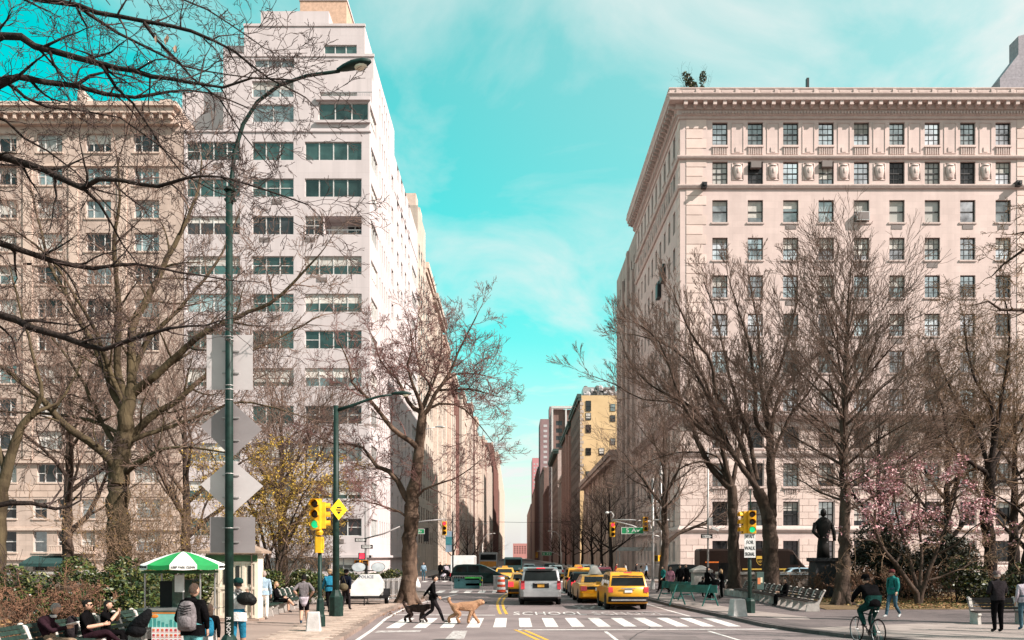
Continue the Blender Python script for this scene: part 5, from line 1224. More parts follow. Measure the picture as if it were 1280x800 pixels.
def forsythia():
    w = Wood(311); Y = 44.0; c = dict(CB, curl=.14, up=-0.01, gap=.36, levels=3, tip=.007, n=4, ang=.75)
    L = lambda px, dY, r0, r1: limb(w, px, Y, dY, r0, r1, c, 2.2, 1.1, .3)
    for px, dY in (([(338, 750), (334, 715), (322, 680), (300, 640), (276, 612)], -1.5), ([(341, 750), (346, 710), (342, 670), (326, 620), (306, 580)], 1.5), ([(345, 750), (352, 700), (362, 660), (378, 620), (396, 595)], -1.2), ([(340, 750), (336, 700), (352, 650), (350, 605), (344, 570)], 1.2), ([(335, 740), (318, 705), (290, 680), (262, 672)], 0.5), ([(346, 740), (368, 705), (388, 676), (410, 656)], 1.5), ([(338, 720), (322, 650), (290, 600), (262, 585)], 2.0), ([(348, 700), (375, 650), (400, 610), (422, 590)], 2.0)):
        L(px, dY, .10, .02)
    root = thing('forsythia', 'tall arching forsythia sprinkled with yellow flowers behind the kiosk and signal', 'shrub')
    w.build('trunk', M_bark, root, .045, 9); w.build('crown', M_twig_t, root, 0, .045)
    tips = [ch[0][k] for ch in w.ch if ch[1][0] < .016 for k in range(1, len(ch[0])) if ch[0][k].z > 3.0]; w.r.shuffle(tips)
    leaves('blossom', np.array([tuple(t) for t in tips[:20000]]), .06, M_fo, root, 4)['kind'] = 'stuff'
forsythia()
# roof plants on the limestone house
shrub('roof_shrub', 'two dark evergreens on the roof corner of the limestone house', [(X(857, 92)+rr.uniform(-.4, .4), 92+rr.uniform(-.4, .4), RTOP+2.4+rr.uniform(0, 3.4), .33, .33, .5) for k in range(10)]+[(X(871, 92)+rr.uniform(-.75, .75), 92+rr.uniform(-.4, .4), RTOP+2.4+rr.uniform(0, 2.9), .38, .38, .5) for k in range(15)], 1800, .15, M_lf[1:]+M_lfd[1:], 208, z0=RTOP+1.9)
# litter on the beds
def scatter(name, poly, n, z, size, mats, seed, label=None):
    rg = np.random.default_rng(seed); xs = [p[0] for p in poly]; ys = [p[1] for p in poly]
    q = np.stack([rg.uniform(min(xs), max(xs), n), rg.uniform(min(ys), max(ys), n), z+rg.uniform(0, .05, n)], axis=1)
    o = leaves(name, q, size, mats, None, seed, .8); o['kind'] = 'stuff'; return o
M_lit = [mat('litter_brown', (0.20, 0.10, 0.045), .95), mat('litter_tan', (0.33, 0.20, 0.09), .95), mat('litter_green', (0.13, 0.13, 0.04), .95)]
scatter('fallen_leaves', [(15.5, 39.6), (30, 52)], 14000, PZ+.035, .06, M_lit, 401)
scatter('fallen_leaves', [(-19, 14), (-12.4, 32)], 5000, PZ+.035, .06, M_lit[:2], 402)
scatter('fallen_leaves', [(-5.6, 36), (-4.7, 48)], 260, .015, .05, M_lit[:1], 403)
# ------------------------------------------------------------------ vehicles (local: forward is +y, ground at z 0)
def carpaint(name, col, metal=0.0):
    dark = max(col) < .05; m = mat(name, col, 0.32, var=0.08, scale=2.2, metal=metal, spec=0.12 if dark else 0.5)
    b = m.node_tree.nodes['Principled BSDF']; b.inputs['Coat Weight'].default_value = 0.06 if dark else 0.3; b.inputs['Coat Roughness'].default_value = 0.08
    return m
V_yel = carpaint('taxi_yellow', (0.68, 0.30, 0.010)); V_sil = carpaint('silver_paint', (0.34, 0.33, 0.335), 0.3); V_grn = carpaint('dark_green_paint', (0.004, 0.011, 0.010))
V_blk = carpaint('black_car_paint', (0.006, 0.006, 0.007)); V_red = carpaint('maroon_paint', (0.10, 0.015, 0.025)); V_wht = carpaint('white_car_paint', (0.68, 0.67, 0.65)); V_brn = carpaint('delivery_brown', (0.014, 0.008, 0.006))
V_blue = carpaint('pale_blue_paint', (0.25, 0.36, 0.42)); V_teal = carpaint('teal_paint', (0.10, 0.22, 0.22))
V_gl = glass('car_glass', (0.010, 0.012, 0.012), ior=1.4, spec=0.2); V_tyre = mat('tyre_rubber', (0.007, 0.0065, 0.0065), 0.85, spec=.1); V_rim = mat('wheel_rim', (0.30, 0.30, 0.30), 0.35, metal=0.7)
V_plas = mat('bumper_plastic', (0.010, 0.009, 0.010), 0.6, spec=.2); V_chr = mat('chrome', (0.62, 0.61, 0.60), 0.2, metal=0.9)
V_tail = mat('tail_lamp_red', (0.45, 0.02, 0.03), 0.25, spec=0.7); V_taillit = lamp_mat('tail_lamp_lit', (0.9, 0.04, 0.06), 0.35); V_head = mat('head_lamp_glass', (0.6, 0.6, 0.58), 0.15, spec=0.8)
V_plate = mat('plate_orange', (0.55, 0.26, 0.03), 0.5); V_platew = mat('plate_white', (0.6, 0.58, 0.54), 0.5); V_sign = mat('advert_white', (0.62, 0.60, 0.57), 0.5)
def wheel_mesh(r, w):
    key = ('wheel', r, w)
    if key not in WM:
        t = MB().lathe([(r*0.62, -w/2), (r*0.94, -w/2), (r, -w*0.36), (r, w*0.36), (r*0.94, w/2), (r*0.62, w/2)], 20, axis='x', cap=False).mesh('tyre', V_tyre, True)
        rm = MB().lathe([(0.001, w*0.42), (r*0.14, w*0.44), (r*0.16, w*0.30), (r*0.58, w*0.34), (r*0.62, w*0.5)], 16, axis='x', cap=False)
        rm.lathe([(0.001, -w*0.42), (r*0.14, -w*0.44), (r*0.16, -w*0.30), (r*0.58, -w*0.34), (r*0.62, -w*0.5)], 16, axis='x', cap=False)
        WM[key] = (t, rm.mesh('rim', V_rim, True))
    return WM[key]
def interp(prof, z, side):
    """y of the rear (side -1) or front (+1) edge of an outline at height z"""
    best = None; n = len(prof)
    for (y0, z0), (y1, z1) in zip(prof, prof[1:]+prof[:1]):
        if min(z0, z1)-1e-6 <= z <= max(z0, z1)+1e-6 and abs(z1-z0) > 1e-6:
            y = y0+(y1-y0)*(z-z0)/(z1-z0)
            if best is None or y*side > best*side: best = y
    return best if best is not None else (max if side > 0 else min)(p[0] for p in prof)
def slab_loft(prof, W, shrink, mi=0, edge=0.12, top_in=0.0, zref=0.0, ztop=1.0):
    """outline in y,z pushed across x with rounded shoulders; top_in leans the sides in towards the roof"""
    cy = sum(p[0] for p in prof)/len(prof); cz = sum(p[1] for p in prof)/len(prof); mb = MB(); rings = []
    for x, s in ((-W/2, shrink), (-W/2+edge*0.35, (1+2*shrink)/3), (-W/2+edge, 1.0), (W/2-edge, 1.0), (W/2-edge*0.35, (1+2*shrink)/3), (W/2, shrink)):
        rings.append([Vector((x*(1-top_in*max(0, (z-zref)/(ztop-zref))), cy+(y-cy)*s, cz+(z-cz)*s)) for y, z in prof])
    mb.loft(rings, mi); return mb
def car(name, label, cat, loc, rz, body, cabin, W, paint, wheels, r=0.34, cabW=None, lean=0.16, glass_side=(), rear_glass=None, front_glass=None, tails=(), plate=None, bump=None, taxi=False, lit=False, group=None, rails=False, heads=(), lower=None, pt=None):
    root = thing(name, label, cat, loc, rz, group)
    zb = max(z for y, z in body); ztop = max(z for y, z in cabin); zbelt = min(z for y, z in cabin); cw = cabW or W*0.93
    o = slab_loft(body, W, 0.955).build('body', paint, root, True)
    mod_auto(o)
    o = slab_loft(cabin, cw, 0.975, edge=0.10, top_in=lean, zref=zbelt, ztop=ztop).build('cabin', paint, root, True); mod_auto(o)
    hw = lambda z: cw/2*(1-lean*max(0, (z-zbelt)/(ztop-zbelt)))
    for s in (-1, 1):
        for poly in glass_side:
            g = MB(); g.add([(s*(hw(z)+0.006), y, z) for y, z in poly], [tuple(range(len(poly)))]); g.build('side_window', V_gl, root)
        for wy in wheels:
            t, rm = wheel_mesh(r, 0.22); wo = inst('wheel', t, root, (s*(W/2-0.10), wy, r)); inst('rim', rm, wo)
            a = MB().lathe([(0.001, s*0.0), (r*1.16, s*0.0), (r*1.18, -s*0.12)], 18, (s*(W/2+0.006), wy, r+0.02), axis='x'); a.build('wheel_arch', V_plas, root)
        mi = MB().cbox((s*(W/2+0.11), max(p[0] for p in cabin)-0.75, zbelt+0.12), 0.20, 0.12, 0.15); mi.build('mirror', V_plas if not taxi else paint, root)
    def panel(nm, prof, side, x0, x1, z0, z1, m, off=0.01, thick=None, parent=root, xtop=None):
        g = MB(); k = 4; xt = xtop or (x0, x1); ps = []
        for i in range(k+1):
            z = z0+(z1-z0)*i/k; y = interp(prof, z, side)+side*off; t = i/k
            ps.append(((x0+(xt[0]-x0)*t, y, z), (x1+(xt[1]-x1)*t, y, z)))
        for a, b in zip(ps, ps[1:]): g.quad(a[0], a[1], b[1], b[0])
        if thick:
            for a, b in zip(ps, ps[1:]):
                for e in (0, 1): g.quad(a[e], b[e], (b[e][0], b[e][1]-side*thick, b[e][2]), (a[e][0], a[e][1]-side*thick, a[e][2]))
            for e in (0, -1): a = ps[e]; g.quad(a[0], a[1], (a[1][0], a[1][1]-side*thick, a[1][2]), (a[0][0], a[0][1]-side*thick, a[0][2]))
        return g.build(nm, m, parent)
    if rear_glass: z0, z1, wx = rear_glass; panel('rear_window', cabin, -1, -wx, wx, z0, z1, V_gl, 0.012, xtop=(-wx*0.9, wx*0.9))
    if front_glass: z0, z1, wx = front_glass; panel('windscreen', cabin, 1, -wx, wx, z0, z1, V_gl, 0.012, xtop=(-wx*0.88, wx*0.88))
    for x0, x1, z0, z1 in tails:
        for s in (-1, 1): panel('tail_lamp', body, -1, s*x0, s*x1, z0, z1, V_taillit if lit else V_tail, 0.03, 0.06)
    for x0, x1, z0, z1 in heads:
        for s in (-1, 1): panel('head_lamp', body, 1, s*x0, s*x1, z0, z1, V_head, 0.02, 0.05)
    if plate: panel('number_plate', body, -1, -0.17, 0.17, plate, plate+0.16, pt or V_platew, 0.045, 0.03)
    if bump:
        yb = min(y for y, z in body); z0, z1, m = bump
        b = MB(); b.prism([(-W/2+0.02, yb+0.35), (-W/2+0.03, yb-0.02), (-W/2+0.16, yb-0.10), (W/2-0.16, yb-0.10), (W/2-0.03, yb-0.02), (W/2-0.02, yb+0.35)], 'z', z0, z1); b.build('bumper', m, root)
    if rails:
        for s in (-1, 1): MB().tube([(s*hw(ztop)*0.86, -1.6, ztop+0.05), (s*hw(ztop)*0.86, 0.7, ztop+0.05)], 0.025, 6).build('roof_rail', V_plas, root)
    if taxi:
        b = MB().cbox((0, -0.1, ztop+0.09), 0.55, 0.20, 0.15, taper=0.75); b.build('roof_lamp', mat('taxi_lamp', (0.62, 0.30, 0.05), 0.4), root)
    MB().box(-W/2+0.06, W/2-0.06, min(wheels)-0.1, max(wheels)+0.1, 0.17, 0.42).build('underbody', V_plas, root)
    return root, panel
def mod_auto(o):
    me = o.data; 
    try: me.set_sharp_from_angle(angle=R(38))
    except Exception: pass
SUVB = [(-2.58, 0.42), (-2.66, 0.62), (-2.62, 1.02), (-2.56, 1.14), (0.95, 1.14), (1.2, 1.10), (2.35, 1.02), (2.55, 0.85), (2.58, 0.45), (2.3, 0.30), (-2.3, 0.30)]
SUVC = [(-2.56, 1.10), (-2.44, 1.62), (-2.30, 1.82), (-1.9, 1.88), (0.1, 1.87), (0.55, 1.78), (1.32, 1.10)]
root, pn = car('suv', 'big silver estate car seen from behind in the middle of the drive', 'suv', (1.32, 47.2, 0), R(0.5), SUVB, SUVC, 2.03, V_sil, (-1.55, 1.55), 0.40, 1.92, 0.13,
    [[(-2.3, 1.18), (-2.2, 1.66), (-1.35, 1.72), (-1.32, 1.18)], [(-1.22, 1.18), (-1.24, 1.72), (-0.3, 1.73), (-0.28, 1.16)], [(-0.18, 1.16), (-0.2, 1.73), (0.35, 1.70), (0.98, 1.16)]],
    (1.22, 1.72, 0.84), (1.2, 1.74, 0.8), [(0.80, 0.985, 0.80, 1.22)], 0.90, (0.44, 0.70, V_sil), rails=True, pt=V_plate)
pn('plate_recess', SUVB, -1, -0.40, 0.40, 0.86, 1.10, V_plas, 0.02); MB().cbox((0, -2.69, 1.11), 0.62, 0.03, 0.05).build('handle', V_chr, root)
MB().cbox((0, -2.36, 1.845), 1.35, 0.34, 0.05).build('spoiler', V_sil, root); MB().cbox((0, -2.54, 1.835), 0.42, 0.03, 0.04).build('brake_lamp', V_taillit, root)
MB().box(-0.85, 0.85, -2.50, -2.2, 0.30, 0.46).build('valance', V_plas, root)
TSB = [(-2.20, 0.45), (-2.30, 0.62), (-2.26, 0.98), (-2.20, 1.06), (0.85, 1.05), (1.1, 1.02), (2.05, 0.93), (2.24, 0.75), (2.26, 0.42), (2.0, 0.28), (-2.0, 0.28)]
TSC = [(-2.20, 1.02), (-2.02, 1.48), (-1.85, 1.66), (-1.5, 1.71), (-0.1, 1.70), (0.35, 1.62), (1.2, 1.02)]
sg = [[(-1.95, 1.09), (-1.8, 1.50), (-1.2, 1.56), (-1.15, 1.08)], [(-1.05, 1.08), (-1.08, 1.57), (-0.25, 1.58), (-0.22, 1.07)], [(-0.12, 1.07), (-0.15, 1.58), (0.25, 1.55), (0.9, 1.07)]]
def taxi_suv(loc, rz, label):
    root, pn = car('taxi', label, 'taxi', loc, rz, TSB, TSC, 1.84, V_yel, (-1.32, 1.34), 0.35, 1.72, 0.15, sg, (1.10, 1.55, 0.76), (1.1, 1.58, 0.72), [(0.70, 0.90, 0.80, 1.04)], 0.80, (0.38, 0.62, V_plas), taxi=True, rails=True, group='yellow taxis in the queue')
    MB().cbox((0, -2.33, 0.985), 0.66, 0.04, 0.045).build('handle', V_chr, root); MB().box(-0.78, 0.78, -2.42, -2.40, 0.44, 0.50).build('skid_trim', V_chr, root)
    MB().cbox((0, -2.02, 1.68), 0.36, 0.06, 0.05).build('brake_lamp', V_taillit, root)
    return root
taxi_suv((5.08, 42.75, 0), R(1.5), 'tall yellow taxi with roof rails, nearest to the crossing')
SDB = [(-2.60, 0.42), (-2.68, 0.60), (-2.64, 0.90), (-2.50, 1.00), (-1.55, 1.04), (0.95, 1.00), (1.3, 0.97), (2.4, 0.84), (2.62, 0.66), (2.64, 0.40), (2.4, 0.26), (-2.4, 0.26)]
SDC = [(-1.75, 1.00), (-1.10, 1.40), (-0.70, 1.46), (0.25, 1.45), (0.55, 1.36), (1.35, 0.97)]
root, pn = car('taxi', 'yellow saloon taxi with a white advert wedge on its roof', 'taxi', (4.32, 49.0, 0), R(1.0), SDB, SDC, 1.96, V_yel, (-1.55, 1.45), 0.34, 1.72, 0.2, [[(-1.35, 1.05), (-0.95, 1.34), (-0.55, 1.38), (-0.52, 1.04)], [(-0.42, 1.04), (-0.45, 1.38), (0.3, 1.36), (0.95, 1.02)]], (1.06, 1.36, 0.66), (1.05, 1.36, 0.66), [(0.62, 0.93, 0.66, 0.90)], 0.66, (0.36, 0.54, V_yel), taxi=False, group='yellow taxis in the queue')
pn('boot_trim', SDB, -1, -0.60, 0.60, 0.72, 0.88, V_plas, 0.012)
w = MB(); w.prism([(-0.85, 1.48), (0.55, 1.48), (0.12, 1.92), (-0.38, 1.92)], 'x', -0.18, 0.18); w.build('roof_advert', V_sign, root)
w = MB(); w.prism([(-0.38, 1.475), (0.38, 1.475), (0.10, 1.93), (-0.10, 1.93)], 'y', -0.9, -0.852); w.build('roof_advert', V_sign, root)
HBB = [(-1.85, 0.42), (-1.95, 0.62), (-1.92, 0.92), (-1.84, 1.0), (0.8, 0.98), (1.75, 0.82), (1.95, 0.62), (1.95, 0.38), (1.8, 0.26), (-1.7, 0.26)]
HBC = [(-1.84, 0.97), (-1.62, 1.36), (-1.35, 1.48), (-0.1, 1.49), (0.3, 1.40), (1.15, 0.96)]
car('hatchback', 'small dark hatchback with pale flanks squeezed ahead of the saloon taxi', 'car', (4.22, 54.6, 0), 0, HBB, HBC, 1.76, V_blk, (-1.2, 1.22), 0.31, 1.62, 0.16, [[(-1.55, 1.03), (-1.42, 1.34), (-0.85, 1.40), (-0.8, 1.02)], [(-0.7, 1.02), (-0.72, 1.41), (0.1, 1.40), (0.7, 1.0)]], (1.03, 1.36, 0.66), (1.02, 1.38, 0.64), [(0.62, 0.86, 0.72, 1.0)], 0.6, (0.36, 0.56, V_wht), lit=True)
taxi_suv((4.35, 61.0, 0), 0, 'boxy yellow taxi at the head of the queue, beyond the dark hatchback')
car('suv', 'dark maroon car ahead of the taxis, mostly hidden', 'car', (6.0, 64.5, 0), 0, TSB, TSC, 1.85, V_red, (-1.32, 1.34), 0.35, 1.72, 0.15, sg, (1.10, 1.55, 0.76), (1.1, 1.58, 0.72), [(0.70, 0.90, 0.80, 1.04)], 0.80, (0.38, 0.62, V_plas), lit=True)
car('taxi', 'yellow taxi hidden behind the silver car, only its left flank showing', 'taxi', (0.62, 55.2, 0), 0, SDB, SDC, 1.9, V_yel, (-1.55, 1.45), 0.34, 1.7, 0.2, [[(-1.35, 1.05), (-0.95, 1.34), (-0.55, 1.38), (-0.52, 1.04)], [(-0.42, 1.04), (-0.45, 1.38), (0.3, 1.36), (0.95, 1.02)]], (1.06, 1.36, 0.66), None, [(0.62, 0.93, 0.66, 0.95)], 0.66, (0.36, 0.54, V_plas), lit=True, taxi=True, group='yellow taxis in the queue')
# along the avenue, driving to the right
MVB = [(-2.45, 0.45), (-2.52, 0.65), (-2.48, 1.02), (-2.40, 1.10), (0.9, 1.06), (1.6, 0.98), (2.35, 0.80), (2.52, 0.58), (2.52, 0.38), (2.3, 0.27), (-2.3, 0.27)]
MVC = [(-2.40, 1.06), (-2.22, 1.55), (-2.0, 1.72), (-1.4, 1.78), (0.0, 1.75), (0.4, 1.62), (1.75, 0.96)]
mvg = [[(-2.1, 1.14), (-1.98, 1.58), (-1.15, 1.64), (-1.1, 1.12)], [(-1.0, 1.12), (-1.04, 1.65), (-0.15, 1.64), (-0.1, 1.09)], [(0.0, 1.09), (-0.04, 1.63), (0.36, 1.54), (1.22, 1.04)]]
car('minivan', 'dark green people carrier crossing on the avenue, side on', 'minivan', (X(601, 76), 76.0, 0), R(-90), MVB, MVC, 1.94, V_grn, (-1.5, 1.5), 0.35, 1.82, 0.15, mvg, (1.14, 1.6, 0.78), (1.1, 1.56, 0.74), [(0.74, 0.94, 0.75, 1.05)], 0.8, (0.36, 0.6, V_grn), heads=[(0.5, 0.9, 0.66, 0.82)])
car('suv', 'black people carrier on the avenue beyond the green trestle barrier', 'minivan', (X(866, 76), 76.5, 0), R(-90), MVB, MVC, 1.94, V_blk, (-1.5, 1.5), 0.35, 1.82, 0.15, mvg, (1.14, 1.6, 0.78), (1.1, 1.56, 0.74), [(0.74, 0.94, 0.75, 1.05)], 0.8, (0.36, 0.6, V_blk), heads=[(0.5, 0.9, 0.66, 0.82)], lit=True)
car('car', 'black parked saloon just right of the large elm trunk', 'car', (X(968, 82), 82.8, 0), R(-90), SDB, SDC, 1.9, V_blk, (-1.55, 1.45), 0.34, 1.7, 0.2, [[(-1.35, 1.05), (-0.95, 1.34), (-0.55, 1.38), (-0.52, 1.04)], [(-0.42, 1.04), (-0.45, 1.38), (0.3, 1.36), (0.95, 1.02)]], (1.06, 1.36, 0.66), (1.05, 1.36, 0.66), [], None, None)
car('car', 'pale blue parked car glimpsed left of the statue plinth', 'car', (X(1010, 78), 79.5, 0), R(-90), SDB, SDC, 1.9, V_blue, (-1.55, 1.45), 0.34, 1.7, 0.2, [[(-1.35, 1.05), (-0.95, 1.34), (-0.55, 1.38), (-0.52, 1.04)], [(-0.42, 1.04), (-0.45, 1.38), (0.3, 1.36), (0.95, 1.02)]], (1.06, 1.36, 0.66), (1.05, 1.36, 0.66), [], None, None)
def delivery_truck():
    Y = 81.5; root = thing('delivery_truck', 'long dark brown parcel truck parked in front of the limestone house', 'truck', (X(935, Y), Y, 0))
    b = MB(); L2 = 4.6; b.loft([[Vector((x, -1.15, z0)), Vector((x, 1.15, z0)), Vector((x, 1.15, z1-0.18)), Vector((x, 0.95, z1)), Vector((x, -0.95, z1)), Vector((x, -1.15, z1-0.18))] for x, z0, z1 in ((-L2, 0.75, 3.0), (-L2+0.15, 0.6, 3.12), (L2-1.3, 0.6, 3.12), (L2-0.9, 0.6, 3.0), (L2-0.1, 0.6, 1.9), (L2+0.3, 0.6, 1.5))]); b.build('body', V_brn, root)
    MB().box(-0.8, 3.4, -1.17, -1.152, 1.24, 1.36).build('stripe', mat('truck_gold', (0.50, 0.30, 0.04), 0.5), root)
    MB().box(-L2+0.1, L2-0.2, -1.1, 1.1, 0.35, 0.6).build('chassis', V_plas, root)
    for s in (-1, 1):
        for x in (-2.9, 3.2):
            t, rm = wheel_mesh(0.44, 0.28); wo = inst('wheel', t, root, (x, s*0.98, 0.44), R(90)); inst('rim', rm, wo)
    g = MB(); g.quad((L2-1.15, -1.16, 1.7), (L2-0.35, -1.16, 1.7), (L2-0.75, -1.16, 2.6), (L2-1.15, -1.16, 2.6)); g.build('side_window', V_gl, root)
    # emblem: a shield with lettering, and a line of orange lettering
    sh = MB(); sh.add([(x, -1.158, z) for x, z in ((-.34, .42), (.34, .42), (.36, .34), (.34, -.08), (.2, -.3), (0, -.42), (-.2, -.3), (-.34, -.08), (-.36, .34))], [tuple(range(9))]); o = sh.build('shield', mat('truck_gold', (0.50, 0.30, 0.04), 0.5), root, loc=(0.80, 0, 2.05))
    inn = MB(); inn.add([(x*.86, -1.162, z*.86) for x, z in ((-.34, .18), (.34, .18), (.34, -.08), (.2, -.3), (0, -.42), (-.2, -.3), (-.34, -.08))], [tuple(range(7))]); inn.build('shield_field', V_brn, root, loc=(0.80, 0, 2.05))
    text('lettering', 'ups', 0.34, mat('truck_gold', (0.50, 0.30, 0.04), 0.5), root, (0.80, -1.168, 2.02), (R(90), 0, 0))
    MB().box(-4.1, -2.9, -1.17, -1.153, 1.86, 1.98).build('lettering_strip', mat('truck_orange', (0.55, 0.12, 0.01), 0.5), root)
delivery_truck()
def box_truck(name, label, cat, loc, W, H, m, wind, stripe=None, L=6.5, group=None):
    root = thing(name, label, cat, loc, 0)
    b = MB(); b.loft([[Vector((-W/2, y, 0.45)), Vector((W/2, y, 0.45)), Vector((W/2, y, h-0.12)), Vector((W/2-0.15, y, h)), Vector((-W/2+0.15, y, h)), Vector((-W/2, y, h-0.12))] for y, h in ((0, H), (L, H))]); b.build('body', m, root)
    z0, z1 = wind; MB().box(-W/2+0.15, W/2-0.15, -0.03, 0.01, z0, z1).build('windscreen', V_gl if not stripe else V_gl, root)
    if stripe: MB().box(-W/2+0.1, W/2-0.1, -0.035, 0.005, *stripe[0]).build('display', stripe[1], root)
    MB().box(-W/2+0.02, W/2-0.02, -0.12, 0.0, 0.4, 0.75).build('bumper', V_plas, root)
    for s in (-1, 1):
        MB().box(s*(W/2-0.35)-0.15, s*(W/2-0.35)+0.15, -0.05, 0, 0.85, 1.05).build('head_lamp', V_head, root)
        for y in (1.0, L-1.2):
            t, rm = wheel_mesh(0.45, 0.28); wo = inst('wheel', t, root, (s*(W/2-0.2), y, 0.45)); inst('rim', rm, wo)
    return root
box_truck('truck', 'teal fronted truck coming towards the viewer down the street', 'truck', (-0.05, 112, 0), 2.25, 2.35, V_teal, (1.35, 2.1))
box_truck('bus', 'city bus with an orange sign band coming down the street', 'bus', (-3.65, 130, 0), 2.55, 3.05, mat('bus_pale', (0.35, 0.35, 0.35), 0.4), (1.95, 2.75), ((0.95, 1.75), mat('bus_orange', (0.55, 0.22, 0.03), 0.5)), L=12)
box_truck('van', 'white box van standing at the kerb of the side street', 'van', (-5.2, 91.5, 0), 2.35, 2.55, V_wht, (5, 5.01)).location.z = 0
car('taxi', 'yellow taxi facing the viewer behind the striped drum', 'taxi', (-0.75, 70.0+8, 0), R(180), SDB, SDC, 1.9, V_yel, (-1.55, 1.45), 0.34, 1.7, 0.2, [[(-1.35, 1.05), (-0.95, 1.34), (-0.55, 1.38), (-0.52, 1.04)], [(-0.42, 1.04), (-0.45, 1.38), (0.3, 1.36), (0.95, 1.02)]], None, (1.05, 1.36, 0.66), [], None, None, taxi=True, heads=[(0.5, 0.9, 0.62, 0.78)])
for i, (x, y, pa, lab) in enumerate([(8.6, 96, V_blk, 'black car parked by the awning of the limestone house'), (8.6, 104, V_wht, 'white car parked further along the shaded kerb'), (8.6, 112, V_sil, 'silver car parked behind the white one on the shaded kerb'), (2.2, 92, V_blk, 'dark car ahead of the queue in the side street'), (4.6, 100, V_wht, 'pale car driving away in the shaded side street'), (-7.5, 105, V_blk, 'dark car parked on the sunny side behind the white van'), (2.0, 118, V_sil, 'small silver car far down the middle of the street'), (5.0, 126, V_blk, 'black car far down the shaded street')]):
    car('car', lab, 'car', (x, y, 0), 0 if x > 0 else R(180), HBB, HBC, 1.76, pa, (-1.2, 1.22), 0.31, 1.62, 0.16, [[(-1.55, 1.03), (-1.42, 1.34), (-0.85, 1.40), (-0.8, 1.02)], [(-0.7, 1.02), (-0.72, 1.41), (0.1, 1.40), (0.7, 1.0)]], (1.03, 1.36, 0.66), (1.02, 1.38, 0.64), [(0.62, 0.86, 0.72, 1.0)], None, (0.36, 0.56, V_plas), group='cars down the side street')
# ------------------------------------------------------------------ street furniture
F_grn = mat('park_green_paint', (0.008, 0.026, 0.020), 0.5, spec=.25, var=0.25, scale=6); F_grey = mat('sign_back', (0.40, 0.36, 0.355), 0.5, col2=(0.34, 0.305, 0.30), scale=1.2, metal=0.25, stretch=(1, 1, 2))
F_gal = mat('galvanised_pole', (0.40, 0.38, 0.37), 0.5, metal=0.4); F_sig = mat('signal_yellow', (0.72, 0.36, 0.012), 0.45, var=0.15); F_sigo = mat('signal_orange', (0.55, 0.22, 0.012), 0.5, var=0.15)
F_hole = mat('dark_lens', (0.03, 0.016, 0.010), 0.35); F_green = lamp_mat('green_lens', (0.01, 0.60, 0.22), 0.5); F_redl = lamp_mat('red_lens', (0.9, 0.05, 0.09), 0.7); F_sgn = mat('street_sign_green', (0.012, 0.20, 0.075), 0.45); F_wht = mat('sign_white', (0.62, 0.60, 0.58), 0.5)
F_dk = mat('dark_metal', (0.010, 0.009, 0.009), 0.5, spec=.2); F_wood = mat('bench_green', (0.012, 0.030, 0.022), 0.6, var=0.3, scale=8, obj_var=0.2); F_woodd = mat('bench_brown', (0.022, 0.014, 0.011), 0.65, var=0.3, scale=8, obj_var=0.2)
F_conc = mat('cast_concrete', (0.50, 0.455, 0.42), 0.9, col2=(0.34, 0.30, 0.275), scale=5, bump=0.3, obj_var=0.15); F_boll = mat('bollard_concrete', (0.50, 0.47, 0.455), 0.9, col2=(0.36, 0.335, 0.32), scale=4, bump=0.3)
F_lampgl = mat('lamp_glass', (0.75, 0.66, 0.50), 0.2, spec=0.8); F_bd = mat('diamond_yellow', (0.75, 0.47, 0.005), 0.45)
def pole(mb, x, y, z0, z1, r0, r1, n=12): mb.tube([(x, y, z0), (x, y, z0+(z1-z0)*.5), (x, y, z1)], [r0, (r0+r1)/2, r1], n)
def cobra(root, top, pts, m, r0, r1, hs=0.8):
    mb = MB(); mb.tube(pts, [r0+(r1-r0)*i/(len(pts)-1) for i in range(len(pts))], 8); mb.build('arm', m, root, True)
    e = Vector(pts[-1]); d = (Vector(pts[-1])-Vector(pts[-2])); d.z = 0; d.normalize(); up = Vector((0, 0, 1)); s = d.cross(up)
    rings = []
    for t, w, h in ((-0.05, .05, .06), (0.15, .11, .11), (0.45, .17, .14), (0.72, .15, .12), (0.90, .05, .05)):
        t *= hs; w *= hs; h *= hs
        rings.append([e+d*t+s*(w*math.cos(a))+up*(h*math.sin(a)*(1.0 if math.sin(a) > 0 else .45)+0.02) for a in [k*2*math.pi/10 for k in range(10)]])
    h = MB().loft(rings).build('lamp_head', m, root, True)
    MB().ball(e+d*0.62*hs+up*-0.02, 0.17*hs, 0.12*hs, 0.09*hs, 10, 6, rot=Matrix.Rotation(math.atan2(d.y, d.x), 3, 'Z')).build('lamp_glass', F_lampgl, root, True)
